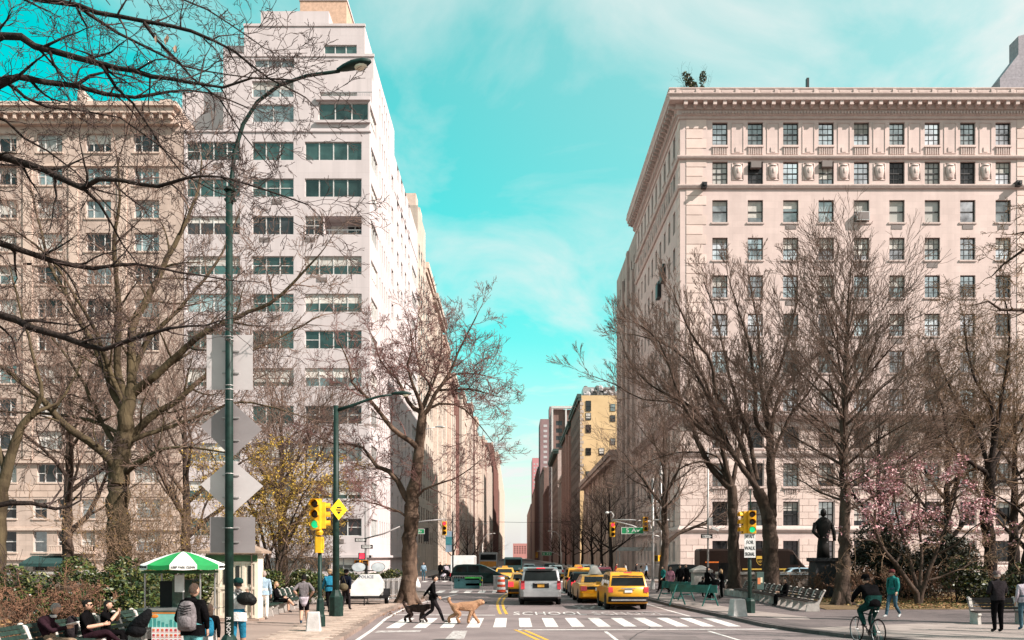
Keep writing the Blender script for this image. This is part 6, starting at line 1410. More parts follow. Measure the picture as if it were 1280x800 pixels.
# tall post near the viewer with the backs of four signs
def sign_post():
    Y = 17.0; x = X(286.5, Y); root = thing('street_lamp', 'tall dark green lamp post with long curved arm, carrying four blank sign backs', 'street lamp')
    zt = Z(238, Y); b = MB(); pole(b, x, Y, 0.0, zt, 0.088, 0.062, 14); b.lathe([(0.10, 0), (0.072, 0.04), (0.05, 0.07)], 12, (x, Y, zt)); b.build('post', F_grn, root, True)
    base = MB().lathe([(0.26, 0), (0.26, 0.12), (0.20, 0.18), (0.18, 0.7), (0.13, 0.8), (0.09, 0.85)], 8, (x, Y, PZ-.01)); base.build('base', F_grn, root)
    pts = [P(289, 255, Y), P(289.5, 225, Y), P(293, 190, Y), P(304, 155, Y), P(322, 127, Y), P(350, 106, Y-.2), P(384, 94.5, Y-.5), P(424, 89, Y-.8)]
    cobra(root, zt, pts, F_grn, 0.045, 0.03, .74)
    c = MB(); 
    for py in (238, 250): c.box(x-.08, x+.12, Y-.05, Y+.05, Z(py, Y)-.02, Z(py, Y)+.02)
    c.build('bracket', F_grn, root)
    st = MB()
    for py in (421, 425, 482, 487, 500, 592, 660): st.lathe([(0.084, -.006), (0.086, 0), (0.084, .006)], 12, (x, Y, Z(py, Y)))
    st.build('steel_band', F_gal, root)['kind'] = 'stuff'
    t = text('lettering', 'R NOM', 0.115, F_wht, root, (x+.012, Y-0.090, Z(783, Y)), (R(90), R(90), 0), xs=1.0)
    pale = mat('sign_back_lit_tone', (0.56, 0.51, 0.50), 0.5, col2=(0.49, 0.44, 0.435), scale=1.2, metal=0.2, stretch=(1, 1, 2)); dull = mat('sign_back_shade_tone', (0.30, 0.265, 0.265), 0.5, col2=(0.25, 0.22, 0.22), scale=1.2, metal=0.2, stretch=(1, 1, 2))  # paler and darker copies: light caught by differing tilt is painted into the plates
    def plate(nm, pts, lab, dy=0.10, m=F_grey):
        mb = MB(); mb.prism([(X(a, Y), Z(b, Y)) for a, b in pts], 'y', Y+dy, Y+dy+0.006); o = mb.build(nm, m, None); bo = MB(); cx = sum(a for a, b in pts)/4; ys = [b for a, b in pts]
        for q in (.3, .7): bo.lathe([(.001, -.012), (.014, -.010), (.016, 0)], 8, (x+.10, Y+dy, Z(min(ys)+(max(ys)-min(ys))*q, Y)), axis='y', cap=False); bo.lathe([(.001, -.012), (.014, -.010), (.016, 0)], 8, (x-.10, Y+dy, Z(min(ys)+(max(ys)-min(ys))*q, Y)), axis='y', cap=False); bo.box(x-.16, x+.16, Y+dy-.02, Y+dy-.001, Z(min(ys)+(max(ys)-min(ys))*q, Y)-.012, Z(min(ys)+(max(ys)-min(ys))*q, Y)+.012)
        bo.build('bracket', F_gal, o)['kind'] = 'stuff'; tag(o, lab, 'sign', 'sign backs on the tall post')
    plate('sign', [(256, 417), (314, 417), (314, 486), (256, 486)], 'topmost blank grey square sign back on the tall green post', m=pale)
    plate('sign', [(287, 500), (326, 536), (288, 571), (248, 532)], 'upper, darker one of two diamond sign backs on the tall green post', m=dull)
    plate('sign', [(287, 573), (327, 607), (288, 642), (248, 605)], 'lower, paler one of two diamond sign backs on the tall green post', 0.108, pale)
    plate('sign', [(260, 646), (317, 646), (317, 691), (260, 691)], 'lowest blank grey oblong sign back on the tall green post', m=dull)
sign_post()
def lamp_two():
    Y = 35.0; x = X(420, Y); root = thing('street_lamp', 'slim green lamp post with short angled arm beside the yellow diamond sign', 'street lamp')
    zt = Z(507, Y); b = MB(); pole(b, x, Y, PZ, zt, 0.14, 0.095, 12); b.build('post', F_grn, root, True)
    MB().lathe([(0.28, 0), (0.28, 0.75), (0.24, 0.8), (0.15, 1.0), (0.13, 1.05)], 8, (x, Y, PZ-.005)).build('base', F_grn, root)
    cobra(root, zt, [P(421, 513, Y), P(440, 507, Y), P(456, 501, Y), P(474, 495.5, Y), P(491, 493, Y)], F_grn, 0.07, 0.035)
    MB().lathe([(0.16, 0), (0.15, .03)], 12, (x, Y, Z(760, Y))).build('band', F_wht, root)
    rt = thing('sign', 'yellow diamond warning sign on the slim green lamp post', 'sign', (X(424.5, Y), Y-0.16, Z(637, Y)), R(48))
    d = MB(); d.prism([(0, .41), (.41, 0), (0, -.41), (-.41, 0)], 'y', 0, 0.008); d.build('panel', F_bd, rt)
    k = MB(); k.box(-.10, .10, -.006, -.002, .04, .10); k.box(-.14, .14, -.006, -.002, -.05, 0.0); k.add([(-.11, -.005, -.08), (.11, -.005, -.08), (0, -.005, -.2)], [(0, 1, 2)]); k.build('symbol', F_dk, rt)
    MB().box(-.03, .03, 0.008, 0.03, -.42, .42).build('mount', F_gal, rt)
lamp_two()
def signal_head(root, c, rz, lit, m=F_sig, n=3, s=1.0):
    """vertical signal: housing, visors, lenses. faces -y before rz"""
    M = Matrix.Translation(c) @ Matrix.Rotation(rz, 4, 'Z') @ Matrix.Scale(s, 4)
    hb = MB(); h = 0.335*n
    def put(mb, nm, mm, sm=False):
        mb.v = [tuple(M @ Vector(v)) for v in mb.v]; return mb.build(nm, mm, root, sm)
    hb.loft([[Vector((x, y, z)) for x, y in ((-.17, -.09), (-.15, -.11), (.15, -.11), (.17, -.09), (.17, .1), (-.17, .1))] for z in (0, h)]); put(hb, 'housing', m)
    for k in range(n):
        z = 0.335*(k+0.5)
        v = MB().lathe([(0.14, -0.11), (0.145, -0.28)], 14, (0, 0, z), axis='y', a0=R(-20), a1=R(200), cap=False)
        v.lathe([(0.13, -0.11), (0.132, -0.28)], 14, (0, 0, z), axis='y', a0=R(-20), a1=R(200), cap=False); put(v, 'visor', m)
        l = MB().lathe([(0.001, -0.135), (0.08, -0.13), (0.125, -0.113)], 14, (0, 0, z), axis='y', cap=False)
        put(l, 'lens', (F_green if lit == 'green' and k == 0 else F_redl if lit == 'red' and k == n-1 else F_hole), True)
def ped_head(root, c, rz, m=F_sigo, lit=None):
    M = Matrix.Translation(c) @ Matrix.Rotation(rz, 4, 'Z')
    b = MB(); b.box(-.22, .22, -.1, .1, -.22, .22); b.box(-.24, .24, -.24, -.101, .20, .225); b.box(-.24, -.22, -.24, -.101, -.2, .2); b.box(.22, .24, -.24, -.101, -.2, .2)
    b.v = [tuple(M @ Vector(v)) for v in b.v]; b.build('pedestrian_lamp', m, root)
    f = MB(); f.box(-.19, .19, -.108, -.102, -.19, .19); f.v = [tuple(M @ Vector(v)) for v in f.v]; f.build('lamp_face', lit or F_hole, root)
def bollard(px, py, label, w=0.46, h=0.60, z0=PZ):
    p = G(px, py, z0); root = thing('bollard', label, 'bollard', p, R(8)); b = MB()
    b.loft([[Vector((sx*w/2*k, sy*w/2*k*0.9, z)) for sx, sy in ((-1, -.85), (-.85, -1), (.85, -1), (1, -.85), (1, .85), (.85, 1), (-.85, 1), (-1, .85))] for z, k in ((0, 1.04), (0.02, 1.0), (h-.03, .78), (h, .72))]); b.build('block', F_boll, root)
    return root
def left_signal():
    Y = 29.6; x = X(399, Y); root = thing('traffic_light', 'yellow traffic light showing green, on a dark post left of the drive', 'traffic light')
    b = MB(); pole(b, x+.02, Y, PZ, Z(690, Y), 0.075, 0.062); pole(b, x, Y, Z(690, Y), Z(662, Y), 0.05, 0.05); b.build('post', F_grn, root, True)
    MB().lathe([(0.17, 0), (0.17, 0.35), (0.14, 0.42), (0.11, 0.9), (0.08, 0.95)], 8, (x+.03, Y, PZ-.004)).build('base', F_grn, root)
    signal_head(root, (x-.09, Y-.05, Z(662, Y)), R(-6), 'green'); signal_head(root, (x+.10, Y+.12, Z(660.5, Y)), R(100), None, s=.86)
    MB().lathe([(0.10, 0), (0.14, 0.1), (0.06, .22)], 10, (x, Y, Z(669, Y))).build('collar', F_sig, root)
    pb = MB(); pb.loft([[Vector((x+sx*.13, Y-.02+sy*.12, z)) for sx, sy in ((-1, -.7), (-.7, -1), (.7, -1), (1, -.7), (1, 1), (-1, 1))] for z in (Z(691, Y), Z(671, Y))]); pb.build('walk_lamp', F_sig, root)
    MB().cbox((x+.10, Y-.03, Z(680, Y)), 0.10, .2, .34).build('walk_lamp', F_sig, root)
    bollard(392, 789, 'pale concrete bollard at the foot of the left traffic light')
left_signal()
def right_signal():
    Y = 37.0; x = X(937, Y); root = thing('traffic_light', 'yellow traffic light showing green above a wait sign on the plaza kerb', 'traffic light')
    b = MB(); pole(b, x, Y, PZ, Z(668, Y), 0.085, 0.07); pole(b, x+.03, Y, Z(640, Y), Z(612, Y), 0.035, 0.025); b.build('post', F_grn, root, True)
    MB().lathe([(0.23, 0), (0.23, 0.5), (0.19, 0.56), (0.12, 0.62)], 8, (x, Y, PZ-.004)).build('base', F_grn, root)
    signal_head(root, (x+.08, Y-.06, Z(667, Y)), R(-8), 'green', s=0.93); signal_head(root, (x-.17, Y+.12, Z(667.5, Y)), R(-80), None, s=0.93)
    rt = thing('sign', 'white sign telling walkers to wait, below the right traffic light', 'sign', (X(936.5, Y), Y-.12, Z(697, Y)))
    MB().box(-.23, .23, 0, .008, 0, 0.98).build('panel', F_wht, rt)
    for i, wd in enumerate(('WAIT', 'FOR', 'WALK', 'SIGNAL')): text('lettering', wd, 0.21, F_dk, rt, (0, -.006, .86-.24*i), (R(90), 0, 0), xs=0.72 if wd != 'SIGNAL' else 0.55)
    u = thing('utility_box', 'grey green control box with an orange sticker behind the right traffic light post', 'control box', (X(949, Y+.3), Y+.3, Z(737, Y)))
    MB().box(-.14, .14, -.2, .2, 0, .72).build('case', mat('box_green', (0.05, 0.085, 0.075), 0.5), u); MB().box(-.12, 0.0, -.206, -.201, .22, .48).build('sticker', mat('sticker_orange', (0.6, 0.2, 0.08), 0.6), u); MB().box(0.002, .08, -.206, -.201, .28, .5).build('sticker', mat('sticker_pale', (0.6, 0.55, 0.4), 0.6), u)
    MB().box(-.45, -.14, -.03, .03, .35, .42).build('bracket', F_grn, u)
    bollard(922, 770, 'pale concrete bollard on the tip of the plaza kerb beside the wait sign', 0.62, 0.66)
right_signal()
# mast signals on the avenue corners
def mast(label, px, Y, base, ztop, arms, heads, peds, galv=F_gal, r=0.10):
    x = X(px, Y); root = thing('traffic_light', label, 'traffic light'); b = MB(); pole(b, x, Y, 0.0, Z(ztop, Y), r, r*.8); b.build('post', galv, root, True)
    MB().lathe([(r*2.2, 0), (r*2.0, .25), (r*1.3, .7)], 10, (x, Y, 0.02)).build('base', galv, root)
    for pts in arms: MB().tube([P(a, c, Y) for a, c in pts], 0.055, 8).build('arm', galv, root, True)
    for px_, py_, lit, rz in heads: signal_head(root, (X(px_, Y), Y-.02, Z(py_, Y)), rz, lit, F_sig if rz < 2 else F_dk)
    for px_, py_, rz, m, lit in peds: ped_head(root, (X(px_, Y), Y-.1, Z(py_, Y)), rz, m, lit)
    return root
def street_sign(px0, px1, py0, py1, Y, body, label, xs=1.0, size=0.36):
    c = ((px0+px1)/2, (py0+py1)/2); w = X(px1, Y)-X(px0, Y); h = (py1-py0)*Y/FPX
    rt = thing('street_sign', label, 'street sign', (X(c[0], Y), Y-.12, Z(c[1], Y)))
    MB().box(-w/2, w/2, 0, .01, -h/2, h/2).build('panel', F_sgn, rt); e = MB()
    for a, b2, z0, z1 in ((-w/2, w/2, h/2-.03, h/2), (-w/2, w/2, -h/2, -h/2+.03), (-w/2, -w/2+.03, -h/2+.03, h/2-.03), (w/2-.03, w/2, -h/2+.03, h/2-.03)): e.box(a, b2, -.004, -.001, z0, z1)
    e.build('border', F_wht, rt); text('lettering', body, size, F_wht, rt, (0, -.006, 0), (R(90), 0, 0), xs=xs)
YM = 64.0
mast('grey signal mast whose long arm carries a red light beside the fifth avenue sign', 816, YM, 0, 598, [[(815, 652), (792, 650), (764, 650)], [(815, 667), (790, 657), (764, 650.5)], [(815, 650), (836, 650)], [(764, 650), (767, 644), (764, 640), (760, 641)]], [(765.5, 671, 'red', R(4)), (806.5, 664, None, R(5))], [])
street_sign(776.5, 804.5, 659, 667.5, YM, '5 Av', 'green street sign reading 5 Av under the right signal arm', 1.3, 0.40)
sc2 = mast('pale grey camera pole with orange walk signal box, right of the long signal arm', 826, YM+1.5, 0, 575, [[(812, 668), (826, 671)], [(812, 655), (818, 671)], [(826, 640), (822, 634)]], [], [(829, 698, R(20), F_sigo, None), (822, 698, R(-50), F_sig, None)])
cm = MB(); cm.ball(P(827, 592, YM+1.5), .14, .14, .12); cm.ball(P(821, 627, YM+1.5), .2, .12, .1); cm.ball(P(826, 664, YM+1.5), .1, .1, .12); cm.ball(P(759, 641, YM), .14, .12, .1); cm.build('camera', F_wht, sc2)['kind'] = 'stuff'
mast('grey signal mast left of the leaning plane tree with its arm over the road', 457, 66.0, 0, 618, [[(457, 673), (480, 667), (500, 658)], [(500, 658), (530, 651.5), (556, 649)]], [(555.5, 669, 'red', R(4)), (533, 677, None, R(170))], [(449, 704, R(-30), F_sigo, None), (455, 704, R(40), F_sigo, None), (453, 695, 0, F_dk, F_redl)], mat('worn_grey_pole', (0.25, 0.23, 0.225), 0.6, metal=0.2), 0.08)
street_sign(516, 531, 661, 667.5, 66.0, '5 Av', 'green street sign half hidden behind the plane tree trunk', 0.8, 0.30)
def one_way(px, py, Y, w, flip, label):
    rt = thing('street_sign', label, 'street sign', (X(px, Y), Y-.1, Z(py, Y))); MB().box(-w/2, w/2, 0, .008, -.14, .14).build('panel', F_dk, rt)
    s = -1 if flip else 1; a = MB(); a.add([(s*x, -.004, z) for x, z in ((-w*.40, .09), (w*.2, .09), (w*.2, .125), (w*.44, 0), (w*.2, -.125), (w*.2, -.09), (-w*.40, -.09))], [tuple(range(7))]); a.build('arrow', F_wht, rt)
    text('lettering', 'ONE WAY', .11, F_dk, rt, (-s*w*.08, -.007, 0), (R(90), 0, 0), xs=.95)
one_way(451, 675, 66.0, 0.85, False, 'upper black one way sign on the worn signal mast'); one_way(459, 683.5, 66.0, 0.85, False, 'lower black one way sign on the worn signal mast')
pl = thing('sign_pole', 'thin grey pole with a camera before the limestone house', 'pole'); b = MB(); pole(b, X(885, 62), 62, 0, Z(560, 62), .07, .04); b.build('post', F_gal, pl, True); MB().cbox(P(888, 652, 61.9), .28, .2, .55).build('case', F_gal, pl); MB().cbox(P(894, 661, 61.8), .5, .2, .16, rot=Matrix.Rotation(R(25), 3, 'Y')).build('camera', F_wht, pl)
one_way(883, 670.5, 62.0, 0.80, False, 'black one way sign on the thin grey pole before the limestone house')
pl = thing('street_lamp', 'pale lamp pole with flared foot just right of the plane tree', 'street lamp'); b = MB(); pole(b, X(519, 70), 70, 0, Z(560, 70), .10, .06); b.lathe([(.45, 0), (.40, .3), (.2, .8), (.12, 1.2)], 10, (X(519, 70), 70, 0)); b.build('post', F_wht, pl, True)
cobra(pl, 0, [P(519, 562, 70), P(522, 545, 70), P(532, 536, 70), P(545, 534, 70)], F_gal, .05, .03)
pl = thing('banner_pole', 'dark pole with a blue banner on the sunny pavement', 'pole'); b = MB(); pole(b, X(566, 88), 88, 0, Z(640, 88), .08, .05); b.build('post', F_dk, pl, True); MB().box(X(557, 88), X(565, 88), 87.98, 88.0, Z(690, 88), Z(664, 88)).build('banner', mat('banner_blue', (0.20, 0.26, 0.32), 0.8), pl); MB().box(X(557, 88), X(565, 88), 87.96, 87.975, Z(681, 88), Z(671, 88)).build('banner_patch', mat('banner_teal', (0.03, 0.15, 0.17), 0.8), pl)
for (px, Y, pt, d, lab) in ((592, 150, 655, 1, 'near curved lamp over the sunny side of the street'), (603, 190, 667, 1, 'second curved lamp further along the sunny side'), (701, 175, 664, -1, 'curved lamp over the shaded side of the street')):
    rt = thing('street_lamp', lab, 'street lamp'); b = MB(); pole(b, X(px, Y), Y, .1, Z(pt+12, Y), .12, .08); b.build('post', F_gal, rt, True)
    cobra(rt, 0, [P(px, pt+13, Y), P(px+d*2, pt+6, Y), P(px+d*6, pt+1, Y), P(px+d*12, pt, Y)], F_gal, .07, .05)
mast('far signal mast down the street with a green name board', 702, 172, 0, 690, [[(702, 695), (690, 690), (671, 689)]], [(671, 697, None, 0)], [], F_gal, .12)
street_sign(677.5, 689.5, 690, 694.5, 172, 'E 72', 'small far green street sign in the middle of the view', 1.6, 0.5)
wr = MB().tube([P(540, 649, 120), P(600, 652, 140), P(650, 653, 150), P(700, 652.5, 160), P(760, 648, 170)], .03, 5); o = wr.build('overhead_wire', F_dk, None); tag(o, 'thin cable strung across the street between the house rows', 'cable')
# benches: concrete end frames and wooden slats
def bench(label, p, rz, n, gap=1.15, wood=F_wood, group=None, high=0.86):
    """a run of n places; local x along the bench, the sitter looks to -y"""
    root = thing('bench', label, 'bench', p, rz, group)
    e = MB(); e.prism([(-.42, 0), (.16, 0), (.14, .30), (.20, .45), (.40, high), (.33, high+.03), (.24, high-.02), (.08, .42), (-.40, .38), (-.44, .32), (-.36, .28)], 'x', -.055, .055)
    e.lathe([(0.001, .06), (.05, .045), (.07, 0), (.05, -.03)], 8, (0, .36, high)); em = e.mesh('support', F_conc)
    L = n*gap; sm = MB().box(-.5, .5, -.5, .5, -.5, .5).mesh('slat', wood)
    for k in range(n+1): inst('support', em, root, (-L/2+k*gap, 0, 0))
    seats = [(-.36, .425, 0), (-.24, .43, 0), (-.12, .435, 0), (0.0, .44, 0)]; backs = [(.135, .53), (.19, .64), (.245, .75), (.295, .84)]
    for y, z, _ in seats: inst('slat', sm, root, (0, y, z), 0, (L+.2, .095, .035))
    for y, z in backs:
        s = inst('slat', sm, root, (0, y, z), 0, (L+.2, .03, .085)); s.rotation_euler = (R(-22), 0, 0)
    return root
bench('long green bench near the viewer where the readers sit', (-9.98, 20.6, PZ), R(90), 9, 1.1)
bench('long bench further along the walk, where a woman in black sits', ((X(335, 35)-0.5), 40.5, PZ), R(90)+R(3), 10, 1.1)
bench('row of slatted benches with pale concrete supports facing the plaza', (X(972, 45)-.1, 45.6, PZ), R(-90)-R(2.5), 14, 1.08, F_woodd)
bench('row of slatted benches with pale concrete supports facing the plaza, farther half by the prams', (12.6, 57.5, PZ), R(-90)-R(1), 5, 1.08, F_woodd)
bench('short dark bench behind the visitor in the flat cap', (18.1, 31.0, PZ), R(0), 3, 1.55, F_woodd)
# low stone curb blocks under the bench row
root = structure(thing('bed_edging', None, None)); sm = MB().box(-.5, .5, -.5, .5, 0, 1).mesh('edging_stone', F_conc)
for k in range(22): inst('edging_stone', sm, root, (13.15-0.028*k+.35, 41.6+k*.62, 0.05), R(2), (.26, .57, .38+rnd.uniform(-.04, .05)))
# park wall and its gate pier
wl = structure(thing('park_wall', None, None)); sm = MB().box(-.5, .5, -.5, .5, 0, 1).mesh('wall_stone', mat('wall_stone', (0.23, 0.18, 0.15), 0.95, col2=(0.15, 0.115, 0.095), scale=4, bump=.5, obj_var=.25))
pl_ = []
for side, x0, x1 in ((1, 14.0, 42.0), (-1, -34.0, -13.5)):
    for row in range(3):
        x = x0+(.45 if row % 2 else 0)
        while x < x1-.9: pl_.append(((x+.45, 62.5, PZ+row*.36), 0, (.88, .5+rnd.uniform(0, .05), .345))); x += .9
pieces(wl, 'wall_stone', sm, pl_)
cp = MB()
for x0, x1 in ((14.0, 42.0), (-34.0, -13.5)): cp.box(x0, x1, 62.15, 62.85, PZ+1.085, PZ+1.25)
cp.build('wall_coping', F_conc, wl)
def pier(px, Y, label):
    rt = thing('gate_pier', label, 'gate pier', (X(px, Y), Y, PZ)); MB().box(-.55, .55, -.55, .55, 0, 1.25).build('shaft', F_conc, rt)
    c = MB(); c.box(-.68, .68, -.68, .68, 1.252, 1.42); c.loft([[Vector((sx*.62*k, sy*.62*k, z)) for sx, sy in ((-1, -1), (1, -1), (1, 1), (-1, 1))] for z, k in ((1.42, 1), (1.72, .12))]); c.build('cap', F_conc, rt)
pier(876, 61.5, 'stone gate pier with pyramid cap beside the prams')
bd = thing('notice_board', 'large dark notice board standing before the brown parcel truck', 'notice board', (X(911.5, 60), 60, PZ)); MB().box(-.72, .72, -.05, .05, .45, 1.9).build('panel', F_dk, bd)
for s in (-1, 1): MB().box(s*.68-.04, s*.68+.04, -.049, .049, 0, .449).build('leg', F_dk, bd)
# statue on its plinth
def statue():
    Y = 51.0; x = X(1029, Y); rt = thing('statue', 'dark bronze standing figure on a tall grey plinth among the trees', 'statue', (x, Y, PZ)); sm = mat('plinth_granite', (0.038, 0.036, 0.040), 0.8, col2=(0.024, 0.023, 0.025), scale=2)
    p = MB(); p.box(-1.0, 1.0, -.9, .9, 0, .35); p.box(-.82, .82, -.75, .75, .352, .65); p.loft([[Vector((sx*w, sy*w, z)) for sx, sy in ((-1, -1), (1, -1), (1, 1), (-1, 1))] for z, w in ((.652, .66), (2.0, .60), (2.05, .72), (2.25, .72))]); p.build('plinth', sm, rt)
    br = mat('bronze_dark', (0.010, 0.009, 0.008), 0.6, spec=.2); f = MB()
    f.loft([[Vector((c[0]+w*math.cos(a), .62*d*math.sin(a)*1.0, z)) for a in [k*6.283/10 for k in range(10)]] for z, w, d, c in ((2.25, .38, .5, (0,)), (2.9, .34, .45, (0,)), (3.4, .30, .4, (0.02,)), (3.9, .42, .45, (0.02,)), (4.25, .46, .42, (0,)), (4.45, .28, .3, (0,)), (4.55, .12, .2, (0,)))])
    f.ball((0, -.02, 4.78), .17, .19, .24); f.tube([(-.44, 0, 4.2), (-.58, -.1, 3.7), (-.35, -.35, 3.4)], [.13, .11, .09], 8); f.tube([(.44, 0, 4.2), (.60, 0, 3.7), (.62, -.05, 3.2)], [.13, .11, .09], 8); f.build('figure', br, rt, True)
statue()
# barriers
def trestle(label, p, rz, m):
    rt = thing('barrier', label, 'barrier', p, rz)
    b = MB(); b.box(-1.2, 1.2, -.03, .03, .62, .98); b.build('board', m, rt)
    l = MB()
    for x in (-.85, .85):
        for s in (-1, 1): l.tube([(x-s*.0, s*.04, 1.0), (x+.22*s, s*.38, 0)], .035, 6); 
        l.box(x-.14, x+.14, -.2, .2, .30, .35)
    for k in range(0, 1): pass
    l.build('trestle_leg', m, rt)
F_teal = mat('barrier_teal', (0.015, 0.115, 0.10), 0.55, var=.25); F_neon = mat('barrier_neon', (0.06, 0.42, 0.08), 0.6)
trestle('teal trestle barrier on the plaza kerb, nearer one', G(867, 757, PZ), R(-38), F_teal); trestle('teal trestle barrier on the plaza kerb, standing just behind the other', G(845, 750, PZ), R(-62), F_teal)
def crowd_barrier(label, p, rz, w, m, panel=None):
    rt = thing('barrier', label, 'barrier', p, rz); b = MB()
    b.tube([(-w/2, 0, 0), (-w/2, 0, 1.0), (-w/2+.08, 0, 1.08), (w/2-.08, 0, 1.08), (w/2, 0, 1.0), (w/2, 0, 0)], .022, 6); b.tube([(-w/2, 0, .22), (w/2, 0, .22)], .018, 6)
    n = int(w/.12)
    for k in range(1, n): b.tube([(-w/2+w*k/n, 0, .22), (-w/2+w*k/n, 0, 1.08)], .009, 4, caps=False)
    b.tube([(-w/2, -.3, .02), (-w/2, .3, .02)], .02, 6); b.tube([(w/2, -.3, .02), (w/2, .3, .02)], .02, 6); b.build('frame', m, rt)
    if panel:
        for nm, x0, x1, z0, z1, mm in panel: MB().box(x0, x1, -.05, -.028, z0, z1).build(nm, mm, rt)
    return rt
crowd_barrier('steel crowd barrier hung with a teal and bright green banner in the crossing', (X(584, 62), 62.0, 0), 0, 2.1, F_gal, [('banner', -.9, .85, .22, .92, mat('banner_dark_teal', (0.010, 0.055, 0.06), 0.7)), ('neon_strip', -.15, .95, .82, 1.02, F_neon), ('neon_strip', -.1, .95, .42, .58, F_neon), ('reflector', -.62, -.52, .74, .84, F_bd), ('reflector', .98, 1.06, .74, .84, F_bd)])
for k in range(6): crowd_barrier(('crowd barrier nearest to the police trailer wheel, first of its stack', 'second crowd barrier from the police trailer', 'third crowd barrier from the police trailer', 'third crowd barrier from the plane tree', 'second crowd barrier from the plane tree', 'crowd barrier nearest to the plane tree trunk, last of its stack')[k], (X(478+k*4.6, 47.5)-.25+.02*k, 48.5+k*.55, PZ), R(82+k), 1.9, F_gal).__setitem__('group', 'crowd barriers stacked by the trailer')
crowd_barrier('single galvanised crowd barrier left of the police trailer', (X(437, 44), 44.6, PZ), R(25), 1.6, F_gal)
dr = thing('drum', 'orange and white striped road drum on the centre line', 'drum', (X(626.5, 60), 60, 0))
for k in range(6):
    z0 = .06+k*.17; MB().lathe([(.29-.012*k, z0), (.285-.012*k, z0+.167)], 16).build('band', mat('drum_orange', (0.50, 0.06, 0.02), .6) if k % 2 == 0 else F_wht, dr)
MB().lathe([(.38, 0), (.36, .055), (.3, .06)], 16).build('base', F_dk, dr); MB().lathe([(.22, 1.08), (.15, 1.14), (.001, 1.15)], 12).build('cap', mat('drum_orange', (0.50, 0.06, 0.02), .6), dr)
bx = thing('control_cabinet', 'grey metal cabinet just behind the striped drum', 'cabinet', (X(626, 62.5), 62.5, 0)); MB().box(-.5, .5, -.25, .25, .1, 1.05).build('case', mat('cabinet_grey', (0.22, 0.21, 0.21), .5), bx); MB().box(-.52, .52, -.27, .27, 1.052, 1.1).build('lid', F_gal, bx)
# police light trailer
def trailer():
    Y = 44.0; x = X(459, Y); rt = thing('light_trailer', 'white police floodlight trailer with two round lamps beside the plane tree', 'trailer', (x, Y, PZ), R(4))
    b = MB(); b.prism([(-.82, .42), (.62, .42), (.80, .62), (.78, 1.05), (.52, 1.45), (-.25, 1.45), (-.84, .8)], 'y', -.55, .75); b.build('body', V_wht, rt)
    text('lettering', 'POLICE', .20, mat('police_blue', (0.02, 0.04, 0.10), .5), rt, (0.0, -.556, 1.33), (R(90), 0, 0), xs=1.1)
    for s in (-1, 1):
        t, rm = wheel_mesh(.33, .18); wo = inst('wheel', t, rt, (s*.93, .1, .33)); inst('rim', rm, wo); MB().lathe([(.40, -.14), (.40, .14)], 12, (s*.93, .1, .36), axis='x', a0=0, a1=R(180), cap=False).build('mudguard', V_plas, rt)
    ch = MB(); ch.box(-.95, .95, -.6, .8, .30, .40); ch.tube([(-.6, -.6, .35), (0, -1.5, .38), (.6, -.6, .35)], .04, 6); ch.tube([(0, -1.5, .38), (0, -1.5, 0)], .03, 6); ch.build('chassis', F_dk, rt)
    ms = MB(); ms.tube([(-.05, .2, 1.45), (-.05, .2, 1.95)], .06, 8); ms.tube([(-.65, .2, 1.62), (.65, .2, 1.62)], .03, 6); ms.build('mast', F_dk, rt)
    for sx in (-.42, .52):
        l = MB().lathe([(.001, .12), (.2, .10), (.30, -.02), (.31, -.06)], 18, (0, 0, 0), axis='y', cap=False); ob = l.build('flood_lamp', F_gal, rt, True, loc=(sx, .16, 1.78)); ob.scale = (1.12, 1, .78); ob.rotation_euler = (R(-18), 0, 0)
        g = MB().lathe([(.001, -.075), (.29, -.055)], 18, axis='y', cap=False).build('lamp_glass', mat('flood_glass', (.34, .36, .37), .15, spec=.9), ob, True)
trailer()
